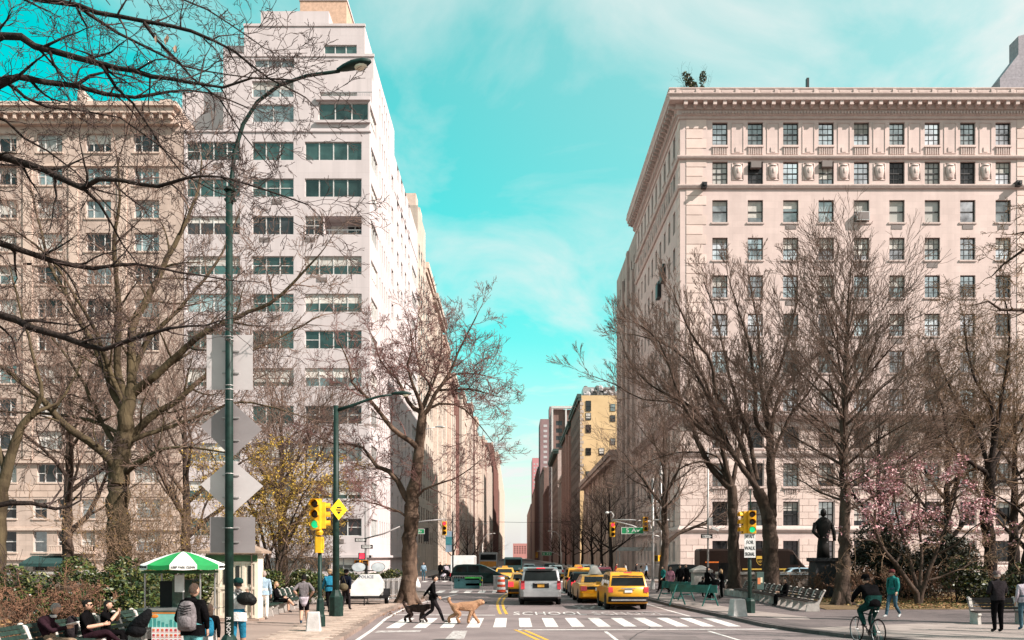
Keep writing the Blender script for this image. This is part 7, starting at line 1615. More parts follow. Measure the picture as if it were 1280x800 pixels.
# snack cart with parasol
def snack_cart():
    Y = 22.2; cx = X(229, Y); root = thing('snack_cart', 'steel snack cart with picture menu on its front', 'food cart', (cx-.08, Y, PZ), R(-3)); st = mat('cart_steel', (0.38, 0.37, 0.36), .35, metal=.7)
    MB().box(-.68, .68, -.4, .5, .32, 1.0).build('body', st, root); MB().box(-.72, .72, -.46, .54, 1.002, 1.06).build('counter', st, root)
    for sx in (-1, 1):
        for sy in (-.42, .5): MB().tube([(sx*.68, sy, 1.06), (sx*.68, sy, 1.90)], .022, 6).build('corner_post', st, root)
    MB().box(-.74, .74, -.5, .58, 1.90, 1.96).build('canopy_tray', mat('cart_green', (.02, .09, .03), .6), root)
    MB().box(-.15, .35, -.1, .3, 1.06, 1.75).build('glass_case', glass('case_glass', (.05, .09, .07), spec=.7), root); MB().box(-.55, -.2, .1, .45, 1.06, 1.7).build('cooker', F_dk, root); MB().box(.05, .28, -.42, -.40, 1.45, 1.86).build('notice', F_wht, root)
    for sx in (-.45, .45):
        t, rm = wheel_mesh(.26, .1); wo = inst('wheel', t, root, (sx, -.2, .26), R(90)); inst('rim', rm, wo)
    # picture menu: upper teal panel with shapes, lower white panel with rows of red pictures
    MB().box(-.60, .02+.30, -.43, -.402, .60, .98).build('menu_panel', mat('menu_teal', (.22, .50, .45), .5), root)
    r = random.Random(6); sk = MB()
    for k in range(9): x = -.56+k*.10; sk.box(x, x+.06, -.436, -.431, .61, .68+r.uniform(0, .16))
    sk.build('menu_picture', mat('menu_deep', (.05, .26, .24), .5), root)['kind'] = 'stuff'
    og = MB(); og.ball((-.44, -.436, .87), .10, .006, .045, 10, 6); og.ball((.12, -.436, .85), .07, .006, .06, 10, 6); og.box(-.56, .30, -.437, -.432, .93, .97); og.build('menu_picture', mat('menu_orange', (.65, .22, .04), .5), root)['kind'] = 'stuff'
    MB().box(-.50, .30, -.46, -.431, .10, .60).build('menu_board', F_wht, root); ic = MB(); ib = MB()
    for row in range(4):
        for k in range(7):
            x = -.45+k*.108; z = .54-row*.125; ic.ball((x, -.462, z), .036+r.uniform(-.006, .006), .004, .028, 8, 5, r.randrange(3)); ib.box(x-.04, x+.04, -.4635, -.461, z-.052, z-.038)
    ic.build('menu_picture', [mat('menu_red', (.62, .05, .04), .5), mat('menu_rust', (.50, .14, .05), .5), mat('menu_dark_red', (.38, .03, .05), .5)], root)['kind'] = 'stuff'; ib.build('menu_caption', mat('menu_red', (.62, .05, .04), .5), root)['kind'] = 'stuff'
    # parasol: eight gores, white and green, each with a valance
    pr = thing('parasol', 'green and white striped parasol over the snack cart', 'parasol', (cx+.04, Y-.1, 0)); gm = mat('parasol_green', (.01, .24, .06), .75); wm = mat('parasol_white', (.72, .71, .68), .75)
    MB().tube([(0, 0, PZ), (0, 0, 2.5)], .025, 8).build('pole', st, pr)
    zt = 2.53; zr = 2.21; Rr = 0.985
    for k in range(10):
        a0 = R(36*k+20); a1 = a0+R(36); g = MB(); gr = 5; ga = 4
        def pt(t, s):
            a = a0+(a1-a0)*s; q = Rr*t*(1-0.048*math.sin(math.pi*s)*t); return Vector((q*math.cos(a), q*math.sin(a), zt-(zt-zr)*(t**1.35)-0.02*math.sin(math.pi*s)*t))
        for i in range(gr):
            for j in range(ga):
                q = [pt(i/gr, j/ga), pt((i+1)/gr, j/ga), pt((i+1)/gr, (j+1)/ga), pt(i/gr, (j+1)/ga)]; g.quad(*q) if i else g.add([q[0], q[1], q[2]], [(0, 1, 2)])
        for j in range(ga):
            p0, p1 = pt(1, j/ga), pt(1, (j+1)/ga); dn = Vector((0, 0, -.105)); g.quad(p0, p1, p1+dn*(1+.0), p0+dn)
        go = g.build('gore', gm if k % 2 == 0 else wm, pr, True)
        c = (pt(1, 0)+pt(1, 1))/2; an = (a0+a1)/2
        if k % 2 == 1:
            t = text('lettering', 'KEEP PARK CLEAN', .075, F_dk, pr, (c.x+.014*math.cos(an), c.y+.014*math.sin(an), c.z-.055), (R(90), 0, an+R(90)), xs=.86)
    rb = MB()
    for k in range(10): a = R(36*k+20); rb.tube([(0, 0, zt-.03), (Rr*.5*math.cos(a), Rr*.5*math.sin(a), zt-.14), (Rr*math.cos(a), Rr*math.sin(a), zr-.01)], .006, 4)
    rb.build('rib', st, pr)['kind'] = 'stuff'
    sb = thing('coat', 'black coat slung over the end of the bench beside the snack cart', 'coat', (X(174, 21.0), 21.0, PZ)); q = MB(); q.tube([(-.30, 0, .50), (-.12, .03, .66), (.06, 0, .80), (.20, 0, .98), (.24, 0, 1.08)], [.05, .15, .17, .11, .05], 10); q.ball((-.05, .0, .58), .22, .2, .16, 10, 7); q.build('cloth', mat('coat_black', (.004, .004, .005), .8, spec=.1, bump=.8, bscale=14), sb, True)
snack_cart()
def kiosk():
    Y = 32.5; x0, x1 = X(257, Y), X(322, Y); w = x1-x0; cx = (x0+x1)/2; root = thing('kiosk', 'cream panelled park kiosk with small peaked roof behind the snack cart', 'kiosk', (cx, Y, PZ)); cm = mat('kiosk_cream', (.62, .55, .44), .7, var=.06); tr = mat('kiosk_trim', (.45, .38, .29), .7); dk = mat('kiosk_window', (.03, .03, .028), .2)
    D = 0.75; H = 2.42; b = MB(); b.box(-w/2, w/2, 0, D, .08, H); b.build('wall', cm, root); MB().box(-w/2-.08, w/2+.08, -.1, D+.1, 0, .08).build('plinth', mat('kiosk_base', (.33, .24, .19), .9), root)
    n = 4
    for k in range(n):
        xa = -w/2+.06+k*(w-.12)/n; xb = xa+(w-.12)/n
        t = MB(); 
        for a0, a1, z0, z1 in ((xa, xa+.05, .1, H), (xb-.05, xb, .1, H), (xa+.05, xb-.05, 1.13, 1.22), (xa+.05, xb-.05, .1, .2), (xa+.05, xb-.05, 2.05, 2.12)): t.box(a0, a1, -.03, -.002, z0, z1)
        t.build('panel_frame', cm, root)
        MB().box(xa+.15, xb-.15, -.02, -.003, 1.32, 1.98).build('pane', dk, root); MB().box(xa+.15, xb-.15, -.012, -.003, .32, 1.0).build('panel', tr, root)
    MB().box(-w/2+.001, w/2-.001, -.05, -.003, 2.14, 2.36).build('fascia', mat('kiosk_green', (.05, .13, .05), .6), root); MB().tube([(w/2-.2, -.06, .1), (w/2-.2, -.06, 2.4)], .025, 6).build('drainpipe', mat('kiosk_base', (.33, .24, .19), .9), root)
    rf = MB(); rf.loft([[Vector((sx*a, .0+D/2+sy*c, z)) for sx, sy in ((-1, -1), (1, -1), (1, 1), (-1, 1))] for z, a, c in ((H, w/2+.22, D/2+.28), (H+.08, w/2+.22, D/2+.28), (H+.45, w/2*.3, D/2*.25))]); rf.build('roof', mat('kiosk_roof', (.28, .20, .15), .85), root)
kiosk()
# ------------------------------------------------------------------ people and dogs: one skinned body each, then clothes by region
C_skin = mat('skin', (0.46, 0.27, 0.19), 0.55, var=.08, scale=20); C_skin2 = mat('skin_tan', (0.33, 0.19, 0.13), 0.55, var=.08, scale=20)
C_hair = mat('hair_dark', (0.008, 0.006, 0.005), .7, spec=.15, var=.3, scale=60, bump=.5, bscale=200); C_hairb = mat('hair_brown', (0.06, 0.032, 0.018), .6, var=.3, scale=60, bump=.5, bscale=200); C_hairg = mat('hair_grey', (0.34, 0.275, 0.25), .8, spec=.1, var=.3, scale=60, bump=.5, bscale=200); C_hairl = mat('hair_blond', (0.34, 0.20, 0.09), .6, var=.3, scale=60)
CL = {}
def cloth(name, col=None, var=.22): 
    if name not in CL: CL[name] = mat('cloth_'+name, col, .95, spec=.03, var=var, scale=7, bump=.5, bscale=22)
    return CL[name]
K = cloth('black', (.0045, .004, .0045)); cloth('grey', (.16, .14, .145)); cloth('teal', (.02, .14, .13)); cloth('jeans', (.055, .10, .13)); cloth('bluegreen', (.10, .27, .28)); cloth('white', (.60, .57, .55)); cloth('blue', (.02, .15, .24)); cloth('paleblue', (.28, .38, .47)); cloth('khaki', (.28, .20, .14)); cloth('plum', (.022, .010, .014)); cloth('darkgreen', (.008, .034, .030)); cloth('charcoal', (.022, .018, .020)); cloth('pink', (.45, .20, .26)); cloth('brown', (.13, .075, .05)); cloth('lilac', (.42, .36, .40)); cloth('red', (.30, .03, .03)); cloth('navy', (.008, .010, .018))
SHOE = cloth('shoe', (.03, .028, .028)); SHOEW = cloth('shoe_white', (.55, .53, .52))
def base_pose():
    j = dict(pelvis=(0, 0, .95), waist=(0, 0, 1.10), chest=(0, .0, 1.30), neck=(0, .0, 1.47), head=(0, .02, 1.555))
    for s, n in ((-1, 'L'), (1, 'R')):
        j.update({'sh'+n: (s*.185, -.005, 1.42), 'el'+n: (s*.235, -.03, 1.13), 'wr'+n: (s*.245, .05, .90), 'hp'+n: (s*.09, 0, .92), 'kn'+n: (s*.10, .02, .50), 'an'+n: (s*.10, -.03, .085), 'to'+n: (s*.115, .13, .035)})
    return j
def walk(a=.32, lead='R', arm=.22):
    j = base_pose(); o = 'L' if lead == 'R' else 'R'; sl = 1 if lead == 'R' else -1
    j['pelvis'] = (0, 0, .93); j['kn'+lead] = (sl*.09, a*.62, .50); j['an'+lead] = (sl*.09, a, .10); j['to'+lead] = (sl*.10, a+.16, .07)
    j['kn'+o] = (-sl*.09, -.02, .48); j['an'+o] = (-sl*.09, -a*1.15, .16); j['to'+o] = (-sl*.10, -a*1.15+.13, .035)
    j['el'+lead] = (sl*.24, -arm*.6, 1.15); j['wr'+lead] = (sl*.24, -arm*.7, .92); j['el'+o] = (-sl*.24, arm*.3, 1.14); j['wr'+o] = (-sl*.23, arm*1.1, .96)
    return j
def seated(lean=-.12, cross=False, h=.50):
    j = base_pose(); dz = h-.95
    for k in ('pelvis', 'waist', 'chest', 'neck', 'head', 'shL', 'shR', 'elL', 'elR', 'wrL', 'wrR'): x, y, z = j[k]; j[k] = (x, y+lean*(z-.95)/.5, z+dz)
    for s, n in ((-1, 'L'), (1, 'R')): j['hp'+n] = (s*.09, .03, h-.01); j['kn'+n] = (s*.12, .45, h+.0); j['an'+n] = (s*.12, .46, .09); j['to'+n] = (s*.13, .62, .035); j['wr'+n] = (s*.12, .32, h+.16); j['el'+n] = (s*.26, .03, h+.20)
    if cross: j['knR'] = (.02, .47, h+.09); j['anR'] = (-.20, .66, h-.18); j['toR'] = (-.24, .82, h-.16)
    return j
BONES = [('pelvis', 'waist', 'hip'), ('waist', 'chest', 'top'), ('chest', 'neck', 'top'), ('neck', 'head', 'neck')]
for n in 'LR': BONES += [('chest', 'sh'+n, 'top'), ('sh'+n, 'el'+n, 'sleeve'), ('el'+n, 'wr'+n, 'fore'), ('pelvis', 'hp'+n, 'hip'), ('hp'+n, 'kn'+n, 'thigh'), ('kn'+n, 'an'+n, 'shin'), ('an'+n, 'to'+n, 'foot')]
RAD = dict(pelvis=(.150, .125), waist=(.150, .115), chest=(.175, .125), neck=(.060, .060), head=(.055, .055), sh=(.075, .07), el=(.054, .054), wr=(.040, .040), hp=(.100, .105), kn=(.068, .068), an=(.050, .052), to=(.042, .034))
PENDING = []
def head_mesh(mb, c, yaw, pitch=0.0, s=1.0):
    """skull with brow, nose, mouth, chin, eyes and ears; faces +y before yaw. materials: 0 skin, 1 dark, 2 lips"""
    M = Matrix.Translation(c) @ Matrix.Rotation(yaw, 4, 'Z') @ Matrix.Rotation(pitch, 4, 'X') @ Matrix.Scale(s, 4); n, m = 14, 12; vs = []; fs = []
    for j in range(m+1):
        t = math.pi*j/m
        for k in range(n):
            a = 2*math.pi*k/n; x = .078*math.sin(t)*math.cos(a); y = .098*math.sin(t)*math.sin(a); z = .118*math.cos(t)
            if z < 0: x *= 1+z*2.6; y *= (1+z*1.2) if y < 0 else (1+z*.35)
            if y > .05 and abs(x) < .05 and z < -.02: y += .004
            vs.append(M @ Vector((x, y, z)))
    for j in range(m):
        for k in range(n): fs.append((j*n+k, (j+1)*n+k, (j+1)*n+(k+1) % n, j*n+(k+1) % n))
    mb.add(vs, fs, 0)
    def loc(pts, faces, mi): mb.add([M @ Vector(p) for p in pts], faces, mi)
    loc([(-.008, .092, .022), (.008, .092, .022), (-.017, .088, -.03), (.017, .088, -.03), (0, .125, -.022)], [(0, 1, 4), (0, 4, 2), (1, 3, 4), (2, 4, 3)], 0)
    for sx in (-1, 1):
        mb.ball(M @ Vector((sx*.031, .083, .012)), .013*s, .010*s, .008*s, 8, 5, 1); mb.ball(M @ Vector((sx*.079, -.005, -.005)), .010*s, .022*s, .033*s, 6, 5, 0)
        loc([(sx*.015, .094, .034), (sx*.048, .084, .034), (sx*.048, .084, .028), (sx*.015, .094, .028)], [(0, 1, 2, 3)], 1)
    loc([(-.024, .0865, -.055), (.024, .0865, -.055), (.018, .088, -.064), (-.018, .088, -.064)], [(0, 1, 2, 3)], 2)
def hair_mesh(c, yaw, pitch, style, s=1.0):
    M = Matrix.Translation(c) @ Matrix.Rotation(yaw, 4, 'Z') @ Matrix.Rotation(pitch, 4, 'X') @ Matrix.Scale(s, 4); mb = MB(); n, m = 14, 7; vs = []; fs = []
    for j in range(m+1):
        for k in range(n):
            a = 2*math.pi*k/n; front = math.sin(a) > .35
            lim = (1.02 if front else (1.9 if style != 'long' else 2.3)); t = lim*j/m
            g = 1.10+.03*math.sin(5*a+3*t); x = .080*g*math.sin(t)*math.cos(a); y = .100*g*math.sin(t)*math.sin(a)-.004; z = .120*g*math.cos(t)
            if style == 'curly': q = 1.16+.06*math.sin(9*a)*math.sin(7*t); x *= q; y *= q; z *= q
            vs.append(M @ Vector((x, y, z)))
    for j in range(m):
        for k in range(n): fs.append((j*n+k, (j+1)*n+k, (j+1)*n+(k+1) % n, j*n+(k+1) % n))
    mb.add(vs, fs)
    if style == 'long': mb.loft([[M @ Vector((w*math.cos(a), -.05+d*math.sin(a), z)) for a in [k*6.283/8 for k in range(8)]] for z, w, d in ((.02, .085, .055), (-.12, .088, .05), (-.24, .07, .035))])
    if style == 'bun': mb.ball(M @ Vector((0, -.10, .06)), .05*s, .05*s, .05*s, 8, 6)
    return mb
def hand(mb, wr, d, side, s, mi=0, curl=.6):
    """palm, four curled fingers of different lengths and a thumb off the side of the palm"""
    d = Vector(d).normalized(); up = Vector((0, 0, 1)) if abs(d.z) < .8 else Vector((0, 1, 0)); a = (up-d*up.dot(d)).normalized(); b = d.cross(a); wr = Vector(wr)
    rings = []
    for t, w, h in ((-.02, .026, .022), (.02, .032, .018), (.06, .040, .016), (.092, .038, .013)):
        rings.append([wr+(d*t+a*(w*math.cos(q))+b*(h*math.sin(q)))*s for q in [k*6.283/8 for k in range(8)]])
    mb.loft(rings, mi)
    for k, L in enumerate((.066, .076, .071, .055)):
        o = wr+(d*.085+a*(.029-.019*k))*s; inw = b*(-side)
        p1 = o+(d*L*.45+inw*L*.10*curl)*s; p2 = p1+(d*L*.30*(1-curl*.5)+inw*L*.30*curl)*s; p3 = p2+(d*L*.20*(1-curl)+inw*L*.25*curl)*s
        mb.tube([o, p1, p2, p3], [.0095*s, .009*s, .008*s, .006*s], 6, mi)
    o = wr+(d*.025+a*.028)*s; p1 = o+(d*.030+a*.024-b*side*.010)*s; p2 = p1+(d*.030+a*.004-b*side*.014)*s; mb.tube([o, p1, p2], [.012*s, .0105*s, .008*s], 6, mi)
def person(label, pos, rz, pose, H=1.75, top=K, pants=K, skin=C_skin, hair=C_hair, style='short', shoe=SHOE, bare=(), yaw=0.0, pitch=0.0, wide=1.0, top_fat=1.0, leg_fat=1.0, group=None, extra=None, hat=None, glasses=False):
    PENDING.append(dict(label=label, pos=Vector(pos), rz=rz, j=pose, s=H/1.75, top=top, pants=pants, skin=skin, hair=hair, style=style, shoe=shoe, bare=bare, yaw=yaw, pitch=pitch, wide=wide, tf=top_fat, lf=leg_fat, group=group, extra=extra, hat=hat, glasses=glasses))
    return PENDING[-1]
def skin_object(nodes, edges, rads, root):
    import bmesh
    me = bpy.data.meshes.new('figure'); bm = bmesh.new(); lay = bm.verts.layers.skin.verify(); bv = {}
    for k, p in nodes.items(): v = bm.verts.new(p); v[lay].radius = rads[k]; v[lay].use_root = (k == root); bv[k] = v
    for a, b in edges: bm.edges.new((bv[a], bv[b]))
    bm.to_mesh(me); bm.free(); o = bpy.data.objects.new('figure', me); COL.objects.link(o)
    o.modifiers.new('skin', 'SKIN').use_smooth_shade = True; sb = o.modifiers.new('sub', 'SUBSURF'); sb.levels = 2; sb.render_levels = 2
    return o
def finish_people():
    for d in PENDING:
        s = d['s']; j = {k: Vector(v)*s for k, v in d['j'].items()}; d['jj'] = j; nodes = dict(j); edges = []; rads = {}
        for a, b, reg in BONES:
            edges.append((a, b))
        for k in nodes:
            rx, ry = RAD[k if k in RAD else k[:2]]; f = s*d['wide']
            if k in ('waist', 'chest') or k[:2] in ('sh', 'el'): f *= d['tf']
            if k[:2] in ('hp', 'kn'): f *= d['lf']
            rads[k] = (rx*f, ry*f)
        # mid points keep limbs round and give calves and thighs their taper
        for n in 'LR':
            for a, b, t, r_ in (('hp'+n, 'kn'+n, .45, .088*d['lf']), ('kn'+n, 'an'+n, .32, .066*(d['lf']*.5+.5)), ('sh'+n, 'el'+n, .45, .060*d['tf']), ('el'+n, 'wr'+n, .35, .050)):
                m_ = a+'_'+b; nodes[m_] = j[a].lerp(j[b], t); rads[m_] = (r_*s, r_*s); edges.remove((a, b)); edges += [(a, m_), (m_, b)]
        d['ob'] = skin_object(nodes, edges, rads, 'pelvis')
    bpy.context.view_layer.update(); dg = bpy.context.evaluated_depsgraph_get()
    for d in PENDING: d['me'] = bpy.data.meshes.new_from_object(d['ob'].evaluated_get(dg))
    for d in PENDING:
        src = d['ob'].data; bpy.data.objects.remove(d['ob']); bpy.data.meshes.remove(src); j = d['jj']; s = d['s']; me = d['me']
        n = len(me.polygons); c = np.empty(n*3); me.polygons.foreach_get('center', c); c = c.reshape(-1, 3); best = np.full(n, 1e9); reg = np.zeros(n, dtype=int)
        names = ['hip', 'top', 'neck', 'sleeve', 'fore', 'thigh', 'shin', 'foot']
        for a, b, rg in BONES:
            A, B = np.array(j[a]), np.array(j[b]); ab = B-A; t = np.clip(((c-A)@ab)/(ab@ab), 0, 1); dist = np.linalg.norm(c-(A+t[:, None]*ab), axis=1)
            if rg in ('top', 'hip'): dist = dist-.06*s
            sel = dist < best; best[sel] = dist[sel]; reg[sel] = names.index(rg)
        slots = [d['skin'], d['top'], d['pants'], d['shoe'], C_hair, mat('lips', (.30, .10, .09), .5)]
        m = {'hip': 2, 'top': 1, 'neck': 0, 'sleeve': 1, 'fore': 1, 'thigh': 2, 'shin': 2, 'foot': 3}
        for b_ in d['bare']: m[b_] = 0
        idx = np.array([m[names[k]] for k in reg], dtype=np.int32)
        if 'fore' not in d['bare'] and 'fore' in m: pass
        root = thing('person', d['label'], 'person', d['pos'], d['rz'], d['group'])
        mb = MB(); mb.v = [tuple(v.co) for v in me.vertices]; mb.f = [tuple(p.vertices) for p in me.polygons]; mb.m = list(idx)
        hc = j['head']+Vector((math.sin(-d['yaw'])*.02, .02, .095))*s
        k0 = len(mb.f); head_mesh(mb, hc, d['yaw'], d['pitch'], s); mb.m[k0:] = [{0: 0, 1: 4, 2: 5}[q] for q in mb.m[k0:]]
        for nn, sd in (('L', -1), ('R', 1)): hand(mb, j['wr'+nn], j['wr'+nn]-j['el'+nn], sd, s, 0)
        bpy.data.meshes.remove(me)
        mb.build('body', slots, root, True)
        if d['style']: hair_mesh(hc, d['yaw'], d['pitch'], d['style'], s).build('hair', d['hair'], root, True)
        if d['hat']:
            M = Matrix.Translation(hc) @ Matrix.Rotation(d['yaw'], 4, 'Z') @ Matrix.Rotation(d['pitch'], 4, 'X') @ Matrix.Scale(s, 4); h = MB(); h.lathe([(.108, .015), (.112, .05), (.102, .10), (.06, .135), (.001, .142)], 14); h.prism([(-.075, .08), (.075, .08), (.06, .165), (-.06, .165)], 'z', .028, .038)
            h.v = [tuple(M @ Vector(v)) for v in h.v]; h.build('cap', d['hat'], root, True)
        if d['glasses']:
            M = Matrix.Translation(hc) @ Matrix.Rotation(d['yaw'], 4, 'Z') @ Matrix.Rotation(d['pitch'], 4, 'X') @ Matrix.Scale(s, 4); h = MB()
            for sx in (-1, 1): h.box(sx*.034-.026, sx*.034+.026, .094, .102, -.008, .03); h.box(sx*.080-.003, sx*.080+.003, -.01, .095, .012, .022)
            h.v = [tuple(M @ Vector(v)) for v in h.v]; h.build('glasses', K, root)
        if d['extra']: d['extra'](root, d)
def jacket(m, z0, z1, r0, r1, dy=0.0, nm='jacket'):
    """an outer garment that hangs clear of the body: hem radius r0 at z0 up to r1 at z1 (before scaling)"""
    def f(root, d):
        s = d['s']; p = d['jj']['pelvis']; c = d['jj']['chest']; mb = MB(); rings = []
        for t in range(6):
            a = t/5; z = (z0+(z1-z0)*a)*s; r_ = (r0+(r1-r0)*a)*s; k = (z-p.z)/(c.z-p.z); ctr = p.lerp(c, k)
            rings.append([Vector((ctr.x+r_*1.08*math.cos(q), ctr.y+dy+r_*.80*math.sin(q), z+.008*math.sin(3*q)*s)) for q in [i*6.283/16 for i in range(16)]])
        mb.loft(rings, 0, False); mb.build(nm, m, root, True)
    return f
def both(*fs):
    def f(root, d):
        for g in fs: g(root, d)
    return f
def pack(label, root, d, m, name='backpack', sc_=1.0, dy=-.20, dx=0, z=1.22, m2=None):
    """a pack worn on the back: rounded sack, front pocket, two straps"""
    s = d['s']*sc_; rt = thing(name, label, 'backpack', d['pos'], d['rz']); mb = MB(); rings = []
    for zz, w, dp in ((-.27, .10, .05), (-.24, .155, .09), (-.05, .165, .11), (.12, .15, .10), (.22, .11, .07), (.255, .05, .03)):
        rings.append([Vector((dx+w*s*math.copysign(abs(math.cos(q))**.6, math.cos(q)), dy-.02+dp*s*math.copysign(abs(math.sin(q))**.7, math.sin(q)), z*d['s']+zz*s)) for q in [i*6.283/16 for i in range(16)]])
    mb.loft(rings); mb.build('sack', m, rt, True)
    pk = MB(); pk.loft([[Vector((dx+w*s*math.cos(q), dy-.11*s+dp*s*math.sin(q), z*d['s']+zz*s)) for q in [i*6.283/12 for i in range(12)]] for zz, w, dp in ((-.22, .08, .02), (-.18, .125, .045), (-.04, .125, .045), (.0, .08, .02))]); pk.build('pocket', m2 or m, rt, True)
    zp = MB()
    for k in range(4): zz = z*d['s']+(.03+.045*k)*s; zp.tube([(dx-.12*s, dy-.10*s, zz+.02*s), (dx, dy-.135*s, zz), (dx+.12*s, dy-.10*s, zz+.02*s)], .008*s, 4)
    zp.build('strap', K, rt)
    for sx in (-1, 1): MB().tube([(sx*.09*s, dy+.06, (z+.20)*d['s']), (sx*.11*s, 0, 1.47*d['s']), (sx*.12*s, .11, 1.36*d['s']), (sx*.13*s, .09, 1.15*d['s']), (sx*.12*s, dy+.1, (z-.15)*d['s'])], .018, 5).build('strap', K, rt)
def at(px, Y, z=PZ): return (X(px, Y), Y, z)
# --- left side
def P_(**k): return k
seat = dict(seated(-.16)); BX = -9.82
person('grey haired man in a plum jersey reading a book on the near bench', (BX, 19.2, PZ), R(-80), {**seat, 'wrL': (-.09, .34, .80), 'wrR': (.09, .34, .80), 'elL': (-.27, .08, .74), 'elR': (.27, .08, .74), 'head': (0, .07, 1.09), 'neck': (0, .02, 1.02)}, 1.76, cloth('plum'), cloth('khaki'), hair=C_hairg, pitch=R(-22), yaw=R(-8), top_fat=1.12, extra=lambda r_, d: MB().lathe([(.075, 0), (.085, .03), (.07, .06)], 12, d['jj']['neck']+Vector((0, .01, -.015)), cap=False).build('collar', cloth('white'), r_, True))
bk = thing('book', 'open book held by the grey haired reader on the bench', 'book', (BX+.42, 19.27, PZ+.84), R(-80)); q = MB()
for sx in (-1, 1): q.add([Vector(p) for p in ((0, -.11, 0), (sx*.14, -.10, .035), (sx*.14, .10, .035+.05), (0, .11, .05), (0, -.11, -.02), (sx*.14, -.10, .022), (sx*.14, .10, .07), (0, .11, .03))], [(0, 1, 2, 3), (4, 5, 6, 7), (0, 1, 5, 4), (1, 2, 6, 5), (2, 3, 7, 6)])
q.build('pages', cloth('white'), bk)
person('woman in black with tied dark hair sitting with crossed legs, profile to the viewer', (BX+.03, 20.75, PZ), R(-88), {**seated(-.02, True), 'wrL': (-.08, .40, .76), 'wrR': (.08, .42, .76), 'elL': (-.25, .10, .70), 'elR': (.25, .10, .70)}, 1.74, K, cloth('plum'), hair=C_hair, style='bun', bare=('fore',), shoe=SHOEW, glasses=True)
person('dark haired woman holding something to her face behind the woman in black', (BX, 21.75, PZ), R(-85), {**seated(.02), 'elR': (.25, .22, .82), 'wrR': (.07, .34, 1.03), 'elL': (-.25, .2, .8), 'wrL': (-.03, .33, 1.0)}, 1.66, K, K, hair=C_hair, style='long', bare=('fore',))
d0 = dict(s=1.0, pos=Vector((BX-.02, 20.15, PZ+.46-.95)), rz=R(-70), jj=base_pose()); pack('grey and black backpack resting on the bench between the two readers', None, d0, cloth('charcoal'), z=1.22, dy=.0, m2=K)
w_ = walk(.20, 'L', .08); w_['wrL'] = (-.20, .20, 1.08); w_['elL'] = (-.27, -.06, 1.12)
person('man in black hooded jacket with grey backpack walking up to the snack cart', at(241, 16.4), R(-8), w_, 1.79, K, cloth('bluegreen'), hair=C_hairb, yaw=R(-18), top_fat=1.22, leg_fat=1.12, wide=1.05, extra=both(jacket(K, .86, 1.06, .205, .20), lambda r_, d: pack('grey rucksack worn by the man in the black jacket', r_, d, cloth('grey'), m2=cloth('grey')), lambda r_, d: MB().tube([(-.10, -.07, 1.50), (-.06, -.12, 1.52), (.06, -.12, 1.52), (.10, -.07, 1.50)], .05, 8).build('hood', K, r_, True)))
person('child in dark jacket and white skirt half hidden behind the man with the rucksack', at(262, 17.7), R(10), walk(.16), 1.36, K, cloth('white'), bare=('shin',), shoe=SHOEW, hair=C_hairb, style='long', extra=both(jacket(cloth('white'), .52, .95, .20, .15, nm='skirt'), lambda r_, d: pack('blue child rucksack behind the man in the black jacket', r_, d, cloth('blue'), sc_=.9)))
w_ = walk(.15); w_['elR'] = (.30, -.02, 1.20); w_['wrR'] = (.24, -.05, 1.42)
person('man in white shirt and teal shorts behind the tall post, bag on his shoulder', at(297, 20.0), R(0), w_, 1.80, cloth('white'), cloth('blue'), bare=('fore', 'shin'), skin=C_skin2, hair=C_hair, hat=cloth('darkgreen'), top_fat=1.1, extra=jacket(cloth('white'), .86, 1.05, .19, .18))
bg = thing('bag', 'big black bag slung over the shoulder of the man behind the tall post', 'bag', (X(310, 20)-.02, 19.9, PZ+1.38)); q = MB(); q.ball((0, 0, 0), .21, .15, .15, 12, 8); q.ball((.12, 0, -.04), .13, .13, .12, 10, 6); q.tube([(-.18, 0, .08), (-.26, .04, .16), (-.1, .02, .14)], .015, 5); q.build('sack', mat('bag_leather', (.006, .006, .006), .6, spec=.15, bump=.5, bscale=20), bg, True)
person('man in pale blue shirt and white trousers at the kiosk corner', at(330, 33.2), R(10), base_pose(), 1.76, cloth('paleblue'), cloth('white'), bare=(), hair=C_hairg, shoe=SHOEW, extra=jacket(cloth('paleblue'), .90, 1.06, .175, .17))
BX2 = X(335, 35)-.5+.15
person('woman in black dress with bare crossed legs on the farther bench', (X(346, 37.0), 37.0, PZ), R(-88), seated(-.05, True), 1.70, K, K, hair=C_hairl, style='long', bare=('shin',), extra=jacket(K, .42, .58, .22, .16, nm='skirt'))
w_ = walk(.14, 'R', .05); w_['elL'] = (-.36, -.12, 1.22); w_['wrL'] = (-.22, .06, 1.02); w_['elR'] = (.36, -.12, 1.20); w_['wrR'] = (.22, .06, 1.0)
person('man in grey shirt and black shorts, pale jumper round his waist', at(380, 31.0), R(6), w_, 1.66, cloth('grey'), K, bare=('fore', 'shin'), hair=C_hair, style='curly', shoe=cloth('shoe_blue', (.05, .12, .20)), top_fat=1.12, leg_fat=1.25, extra=both(jacket(cloth('grey'), .93, 1.1, .175, .17), lambda r_, d: (lambda m_: (m_.loft([[Vector((w*math.cos(q), -.08+dp*math.sin(q), z)) for q in [i*6.283/12 for i in range(12)]] for z, w, dp in ((.60, .05, .03), (.70, .11, .045), (.84, .155, .07), (.93, .165, .10))]), m_.build('tied_jumper', cloth('lilac'), r_, True)))(MB())))
person('man in blue jacket with a cap behind the slim green lamp post', at(412, 37.4), R(25), walk(.28), 1.76, cloth('blue'), K, hair=C_hairl, hat=cloth('khaki'), top_fat=1.15, yaw=R(-30), extra=jacket(cloth('blue'), .88, 1.05, .19, .185))
person('man in navy with a shoulder bag just right of the slim green lamp post', at(432.5, 38.5), R(-10), walk(.2), 1.74, cloth('navy'), cloth('charcoal'), hair=C_hair, hat=K, top_fat=1.1)
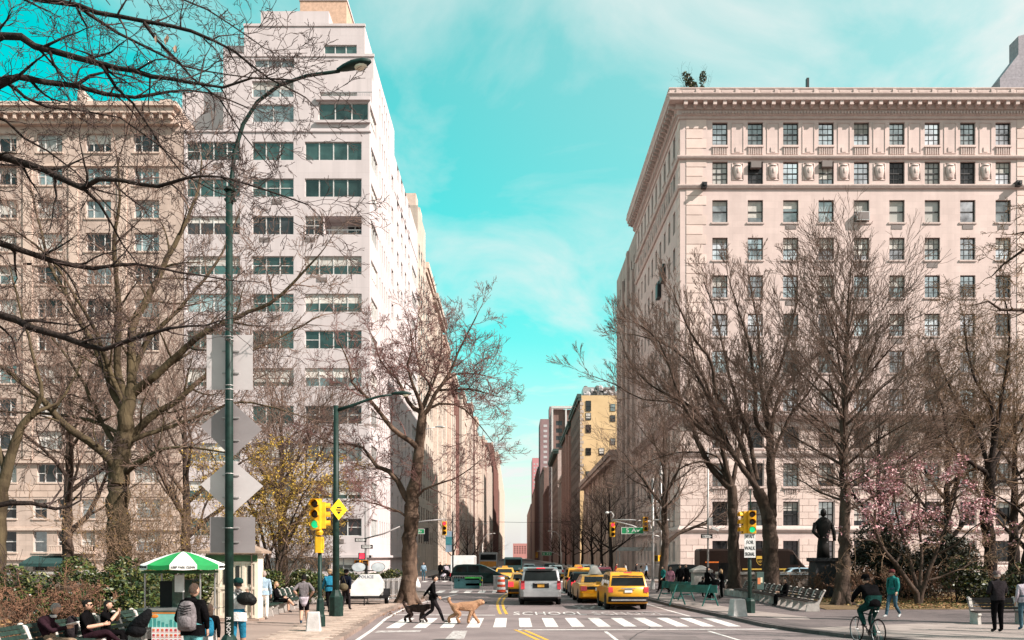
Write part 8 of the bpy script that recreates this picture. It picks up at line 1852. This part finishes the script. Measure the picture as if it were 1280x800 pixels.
bg = thing('bag', 'olive shoulder bag of the man right of the slim lamp post', 'bag', (X(430, 38.3), 38.2, PZ+1.02)); q = MB(); q.ball((0, 0, 0), .20, .12, .17, 10, 7); q.tube([(-.15, 0, .1), (0, .05, .45), (.12, 0, .1)], .015, 5); q.build('sack', cloth('olive', (.10, .08, .05)), bg, True)
# --- the woman with two dogs
WY = 32.6
w_ = walk(.40, 'R', .26); w_['head'] = (0, .06, 1.55); w_['neck'] = (0, .03, 1.47); w_['chest'] = (0, .02, 1.30); w_['elL'] = (-.22, -.22, 1.17); w_['wrL'] = (-.20, -.36, .98); w_['elR'] = (.22, .02, 1.14); w_['wrR'] = (.20, .22, .98)
person('woman in black walking two dogs over the zebra crossing', (X(541, WY), WY, 0), R(-90), w_, 1.72, K, cloth('charcoal'), hair=C_hair, style='short', shoe=cloth('shoe_pale', (.30, .27, .25)), extra=jacket(K, .84, 1.06, .19, .175))
def dog(label, px, Y, m, s, facing, head_up=.1, fluff=1.0, head_turn=0.0, gait=.12):
    n = dict(rump=(0, -.36, .56), hipb=(0, -.26, .57), mid=(0, 0, .55), chest=(0, .26, .54), neck=(0, .40, .64+head_up*.5), skull=(head_turn*.5, .52, .72+head_up), muzz=(head_turn, .66, .68+head_up), tail1=(0, -.42, .66), tail2=(0, -.50, .78), tail3=(0, -.44, .86))
    e = [('rump', 'hipb'), ('hipb', 'mid'), ('mid', 'chest'), ('chest', 'neck'), ('neck', 'skull'), ('skull', 'muzz'), ('rump', 'tail1'), ('tail1', 'tail2'), ('tail2', 'tail3')]
    rd = dict(rump=.115, hipb=.15, mid=.15, chest=.175, neck=.125, skull=.115, muzz=.068, tail1=.045, tail2=.065, tail3=.055)
    for sx, ph, nm in ((-1, 1, 'L'), (1, -1, 'R')):
        g = gait*ph
        n.update({'sf'+nm: (sx*.09, .26, .44), 'ef'+nm: (sx*.10, .24+g*.4, .28), 'wf'+nm: (sx*.10, .28+g, .12), 'pf'+nm: (sx*.10, .32+g*1.2, .03)}); e += [('chest', 'sf'+nm), ('sf'+nm, 'ef'+nm), ('ef'+nm, 'wf'+nm), ('wf'+nm, 'pf'+nm)]
        n.update({'tb'+nm: (sx*.09, -.26, .44), 'kb'+nm: (sx*.10, -.18-g*.5, .32), 'hb'+nm: (sx*.10, -.36-g, .20), 'pb'+nm: (sx*.10, -.30-g*1.2, .03)}); e += [('hipb', 'tb'+nm), ('tb'+nm, 'kb'+nm), ('kb'+nm, 'hb'+nm), ('hb'+nm, 'pb'+nm)]
        rd.update({'sf'+nm: .075, 'ef'+nm: .060, 'wf'+nm: .050, 'pf'+nm: .056, 'tb'+nm: .095, 'kb'+nm: .075, 'hb'+nm: .050, 'pb'+nm: .056})
    nodes = {k: Vector(v)*s for k, v in n.items()}; rads = {k: (r_*s*fluff, r_*s*fluff) for k, r_ in rd.items()}
    DOGS.append((skin_object(nodes, e, rads, 'mid'), label, (X(px, Y), Y, 0), facing, m, s, n, head_up, head_turn))
DOGS = []
M_dogt = mat('fur_apricot', (.46, .26, .155), .95, spec=.05, col2=(.30, .155, .09), scale=9, bump=.9, bscale=35); M_dogb = mat('fur_dark_brown', (.050, .032, .027), .95, spec=.05, col2=(.022, .014, .012), scale=9, bump=.9, bscale=35)
def finish_dogs():
    bpy.context.view_layer.update(); dg = bpy.context.evaluated_depsgraph_get()
    for o, label, pos, rz, m, s, n, hu, ht in DOGS:
        me = bpy.data.meshes.new_from_object(o.evaluated_get(dg)); src = o.data; bpy.data.objects.remove(o); bpy.data.meshes.remove(src)
        r_ = random.Random(3); me.materials.clear(); me.materials.append(m)
        for v in me.vertices: v.co += v.normal*s*.012*math.sin(v.co.x*60+v.co.y*47)*math.sin(v.co.z*52+v.co.y*31)
        root = thing('dog', label, 'dog', pos, rz); inst('body', me, root); me.polygons.foreach_set('use_smooth', [True]*len(me.polygons))
        sk = Vector(n['skull'])*s; mz = Vector(n['muzz'])*s; e = MB()
        for sx in (-1, 1): e.loft([[sk+Vector((sx*(.075+a*.02), -.01+w*math.cos(q), .05-a*.13+.0*math.sin(q)))*s+Vector((sx*.015*math.sin(q)*s, 0, 0)) for q in [i*6.283/8 for i in range(8)]] for a, w in ((0, .025), (.35, .045), (.8, .045), (1.1, .015))])
        e.build('ear', m, root, True); q = MB(); q.ball(mz+Vector((0, .045, .02))*s, .022*s, .018*s, .018*s, 8, 6)
        for sx in (-1, 1): q.ball(sk+Vector((sx*.05, .075, .03))*s, .012*s, .012*s, .012*s, 6, 5)
        q.build('nose', K, root, True)
dog('dark brown curly dog behind the woman on the crossing', 520, 32.9, M_dogb, .92, R(-90), -.06, 1.02, -.06, .10)
dog('apricot coloured dog leading on the crossing', 580, 32.2, M_dogt, 1.12, R(-90), .0, .96, .02, .14)
dog('small black dog at the foot of the slim green lamp post', 408, 38.2, mat('fur_black', (.012, .011, .011), .9), .72, R(-60), 0, .95, 0, .06)
ls = thing('dog_lead', 'dark lead running from the woman to the apricot dog', 'lead'); MB().tube([(X(541, WY)+.24, WY-.2, .98), (X(556, WY), WY-.15, .78), (X(570, WY), 32.3, .70), (X(583, WY)+.22, 32.2, .74)], .008, 4).build('strap', K, ls)
ls = thing('dog_lead', 'dark lead running from the woman back to the brown dog', 'lead'); MB().tube([(X(541, WY)-.36, WY+.18, .96), (X(534, WY), WY+.25, .75), (X(530, WY), 32.9, .58)], .008, 4).build('strap', K, ls)
# --- cyclist
def bicycle():
    th = R(9); c = Vector((X(1098, 24.4), 24.4, 0)); rt = thing('bicycle', 'black bicycle ridden away from the viewer at lower right', 'bicycle', c, th); rt.scale = (1.06, 1.06, 1.06); m = mat('bicycle_black', (.015, .015, .016), .35)
    for yy in (0, 1.04):
        t = MB().lathe([(.325, -.02), (.345, 0), (.325, .02), (.31, .012), (.31, -.012)], 28, axis='x', cap=False); wo = inst('wheel', t.mesh('tyre', V_tyre, True), rt, (0, yy, .345)); rm = MB().lathe([(.308, -.012), (.292, 0), (.308, .012)], 28, axis='x', cap=False).build('rim', V_rim, wo, True)
        sp = MB()
        for k in range(16): a = k*6.283/16; sp.tube([(.02*(-1)**k, .02*math.cos(a), .02*math.sin(a)), (0, .30*math.cos(a+.2), .30*math.sin(a+.2))], .0022, 3, caps=False)
        sp.lathe([(.02, -.04), (.02, .04)], 8, axis='x'); sp.build('spokes', V_chr, wo)
    f = MB(); bb = (0, .42, .30); st = (0, .30, .82); hd = (0, .88, .86); hb = (0, .92, .66)
    for a, b, r_ in ((bb, st, .017), (bb, hb, .02), ((0, .32, .76), (0, .89, .80), .017), (hd, hb, .02), (hb, (0, 1.04, .345), .016), ((0, .31, .76), (.05, 0, .345), .009), ((0, .31, .76), (-.05, 0, .345), .009), (bb, (.05, 0, .345), .010), (bb, (-.05, 0, .345), .010), (st, (0, .28, .94), .013), (hd, (0, .90, .98), .014)): f.tube([a, b], r_, 6)
    f.build('frame', m, rt, True); MB().tube([(-.30, .80, 1.02), (-.14, .90, 1.0), (0, .91, .98), (.14, .90, 1.0), (.30, .80, 1.02)], .014, 6).build('handlebar', m, rt, True)
    s_ = MB(); s_.loft([[Vector((w*math.cos(q), y, .955+.03*math.sin(q))) for q in [i*6.283/8 for i in range(8)]] for y, w in ((.15, .02), (.17, .075), (.26, .07), (.40, .022), (.43, .012))]); s_.build('saddle', m, rt, True)
    p = MB(); p.tube([(.07, .42, .30), (.09, .42, .14)], .012, 5); p.box(.09, .17, .37, .47, .125, .145); p.tube([(-.07, .42, .30), (-.09, .42, .46)], .012, 5); p.box(-.17, -.09, .37, .47, .455, .475); p.lathe([(.09, -.004), (.09, .004)], 16, bb, axis='x'); p.build('crank', m, rt)
    lp = MB(); lp.box(-.05, -.02, .06, .075, .86, .89); lp.box(.02, .05, .06, .075, .86, .89); lp.build('reflector', F_wht, rt)
    j = base_pose(); j.update(pelvis=(0, .24, 1.06), waist=(0, .30, 1.19), chest=(0, .43, 1.36), neck=(0, .54, 1.50), head=(0, .58, 1.575))
    for s, n in ((-1, 'L'), (1, 'R')): j['sh'+n] = (s*.19, .50, 1.46); j['el'+n] = (s*.33, .60, 1.24); j['wr'+n] = (s*.29, .76, 1.07); j['hp'+n] = (s*.10, .25, 1.03)
    j['knR'] = (.13, .58, .62); j['anR'] = (.13, .38, .22); j['toR'] = (.13, .52, .17); j['knL'] = (-.14, .66, .86); j['anL'] = (-.13, .42, .52); j['toL'] = (-.13, .55, .49)
    person('cyclist in dark jacket and green trousers riding away from the viewer', tuple(c), th, j, 1.86, K, cloth('darkgreen'), hair=C_hair, hat=K, top_fat=1.3, leg_fat=1.25, wide=1.06, pitch=R(-8), yaw=R(8), extra=lambda r_, d: (lambda m_: (m_.loft([[Vector((w*math.cos(q), y+dp*math.sin(q), z)) for q in [i*6.283/14 for i in range(14)]] for z, w, dp, y in ((1.05, .20, .17, .23), (1.18, .22, .18, .28), (1.34, .235, .17, .40), (1.47, .21, .13, .50), (1.54, .10, .09, .53))]), m_.build('jacket', K, r_, True)))(MB()))
bicycle()
# --- right side
w_ = walk(.26, 'R', .08)
person('man in teal jacket and sunglasses walking along the plaza path', at(1116, 33.8), R(122), w_, 1.80, cloth('teal'), cloth('jeans'), hair=C_hairb, shoe=SHOEW, glasses=True, hat=cloth('maroon', (.10, .03, .03)), top_fat=1.12, yaw=R(-35), extra=both(jacket(cloth('teal'), .88, 1.06, .185, .18), lambda r_, d: pack('dark rucksack of the man in the teal jacket', r_, d, K)))
s_ = base_pose(); s_['wrL'] = (-.16, .26, 1.18); s_['elL'] = (-.27, .02, 1.15); s_['wrR'] = (.10, .27, 1.2); s_['elR'] = (.27, .02, 1.15)
person('man in flat cap and charcoal jersey standing with his back turned', at(1247, 27.6), R(4), s_, 1.84, cloth('charcoal'), K, hair=C_hairg, hat=cloth('cap_grey', (.12, .085, .085)), top_fat=1.22, leg_fat=1.12, wide=1.04, extra=jacket(cloth('charcoal'), .93, 1.08, .19, .185))
person('person in white top and jeans beside the man in the flat cap', at(1280, 28.4), R(0), base_pose(), 1.70, cloth('lilac'), cloth('jeans'), hair=C_hair, style='long', shoe=cloth('shoe_blue'), bare=(), top_fat=1.05, extra=jacket(cloth('lilac'), .90, 1.08, .185, .17))
person('woman in pink scarf and dark coat walking past the trestle barriers', at(838, 56), R(175), walk(.2), 1.68, cloth('pink'), K, hair=C_hairb, style='long', extra=jacket(cloth('pink'), .80, 1.1, .20, .17))
person('walker in a teal top striding left behind the woman with the pink scarf', at(829, 57.5), R(115), walk(.36), 1.70, cloth('teal'), K, hair=C_hair)
person('dark dressed man just right of the woman with the pink scarf', at(850, 59), R(170), walk(.15), 1.76, K, K, hair=C_hair, top_fat=1.1)
person('second dark dressed man by the black car, beside the gate pier', at(857, 60.5), R(190), base_pose(), 1.78, K, K, hair=C_hairb, top_fat=1.1)
person('woman in black leaning over the pram by the benches', at(884, 50.5), R(-70), {**base_pose(), 'wrL': (-.18, .38, 1.0), 'wrR': (.18, .38, 1.0), 'elL': (-.24, .16, 1.14), 'elR': (.24, .16, 1.14)}, 1.70, K, K, hair=C_hair, style='long', extra=jacket(K, .70, 1.05, .22, .18))
person('blond woman in black coat on the far side of the pram', at(902, 50.0), R(95), {**base_pose(), 'wrL': (-.18, .36, 1.0), 'wrR': (.18, .36, 1.0)}, 1.60, K, K, hair=C_hairl, style='long', top_fat=1.2, extra=jacket(K, .62, 1.05, .24, .19))
person('child in black and pink crouched beside the pram wheels', at(889, 49.6), R(170), seated(.1, h=.34), 1.25, cloth('pink'), K, hair=C_hair, style='long')
person('crouching dark figure left of the pram by the trestle barrier', at(876, 51.0), R(-40), seated(.2, h=.42), 1.68, K, K, hair=C_hair)
person('dark seated figure behind the right traffic light post on the bench row', (12.7, 42.3, PZ), R(95), seated(-.05), 1.72, K, K, hair=C_hair)
person('woman in pale denim by the lamp pole across the avenue', (X(529, 86), 86.3, .13), R(180), base_pose(), 1.72, cloth('paleblue'), cloth('jeans'), hair=C_hairb, style='long')
person('dark walker in the side street past the green scaffold', (X(550, 87), 87.5, .13), R(170), walk(.2), 1.74, K, K, hair=C_hair)
person('person in pale coat crouched over a pram on the avenue corner', (X(556, 84), 86.0, .13), R(200), walk(.1), 1.62, cloth('lilac'), K, hair=C_hairl)
for i, (px, Y, c_, lab) in enumerate([(750, 88, 'white', 'pale topped walker crossing the shaded side street'), (757, 88.5, 'black', 'dark walker crossing the shaded side street'), (770, 89, 'red', 'walker in red at the shaded street corner'), (782, 88.2, 'white', 'walker in white at the shaded street corner'), (795, 89, 'charcoal', 'grey clad walker by the limestone corner'), (808, 88.6, 'paleblue', 'walker in pale blue by the limestone corner'), (801, 66, 'white', 'woman in white top at the foot of the signal mast')]):
    person(lab, (X(px, Y), Y, .02 if Y < 84 else .02), R(90 if i % 2 else -90), walk(.25), 1.72, cloth(c_), K if i % 2 else cloth('jeans'), hair=C_hair, group='walkers at the shaded corner')
def pram(label, p, rz, m):
    rt = thing('pram', label, 'pram', p, rz); f = MB()
    for sx in (-.24, .24): f.tube([(sx, -.42, 1.02), (sx, -.2, .62), (sx, .38, .16)], .016, 5); f.tube([(sx, .12, .55), (sx, -.3, .14)], .016, 5)
    f.tube([(-.24, -.42, 1.02), (.24, -.42, 1.02)], .018, 5); f.build('frame', F_gal, rt)
    for sx in (-.24, .24):
        for yy in (-.3, .38): MB().lathe([(.06, -.02), (.12, -.02), (.12, .02), (.06, .02)], 12, (sx, yy, .12), axis='x').build('wheel', V_tyre, rt)
    s_ = MB(); s_.loft([[Vector((w*math.cos(q), y+.0, z+d_*math.sin(q))) for q in [i*6.283/10 for i in range(10)]] for y, z, w, d_ in ((-.25, .75, .20, .16), (0, .55, .22, .12), (.3, .42, .2, .08))]); s_.build('seat', m, rt, True); h = MB().lathe([(.30, 0), (.28, .14), (.20, .25), (.001, .30)], 12, (0, -.2, .78), a0=0, a1=R(200), cap=False); h.build('hood', K, rt, True)
pram('dark pram with pink blanket among the group by the benches', at(893, 49.2), R(160), cloth('pink')); pram('pale pram on the avenue corner behind the dark people carrier', (X(553, 84.5), 85.9, .13), R(150), cloth('lilac'))
finish_people(); finish_dogs()
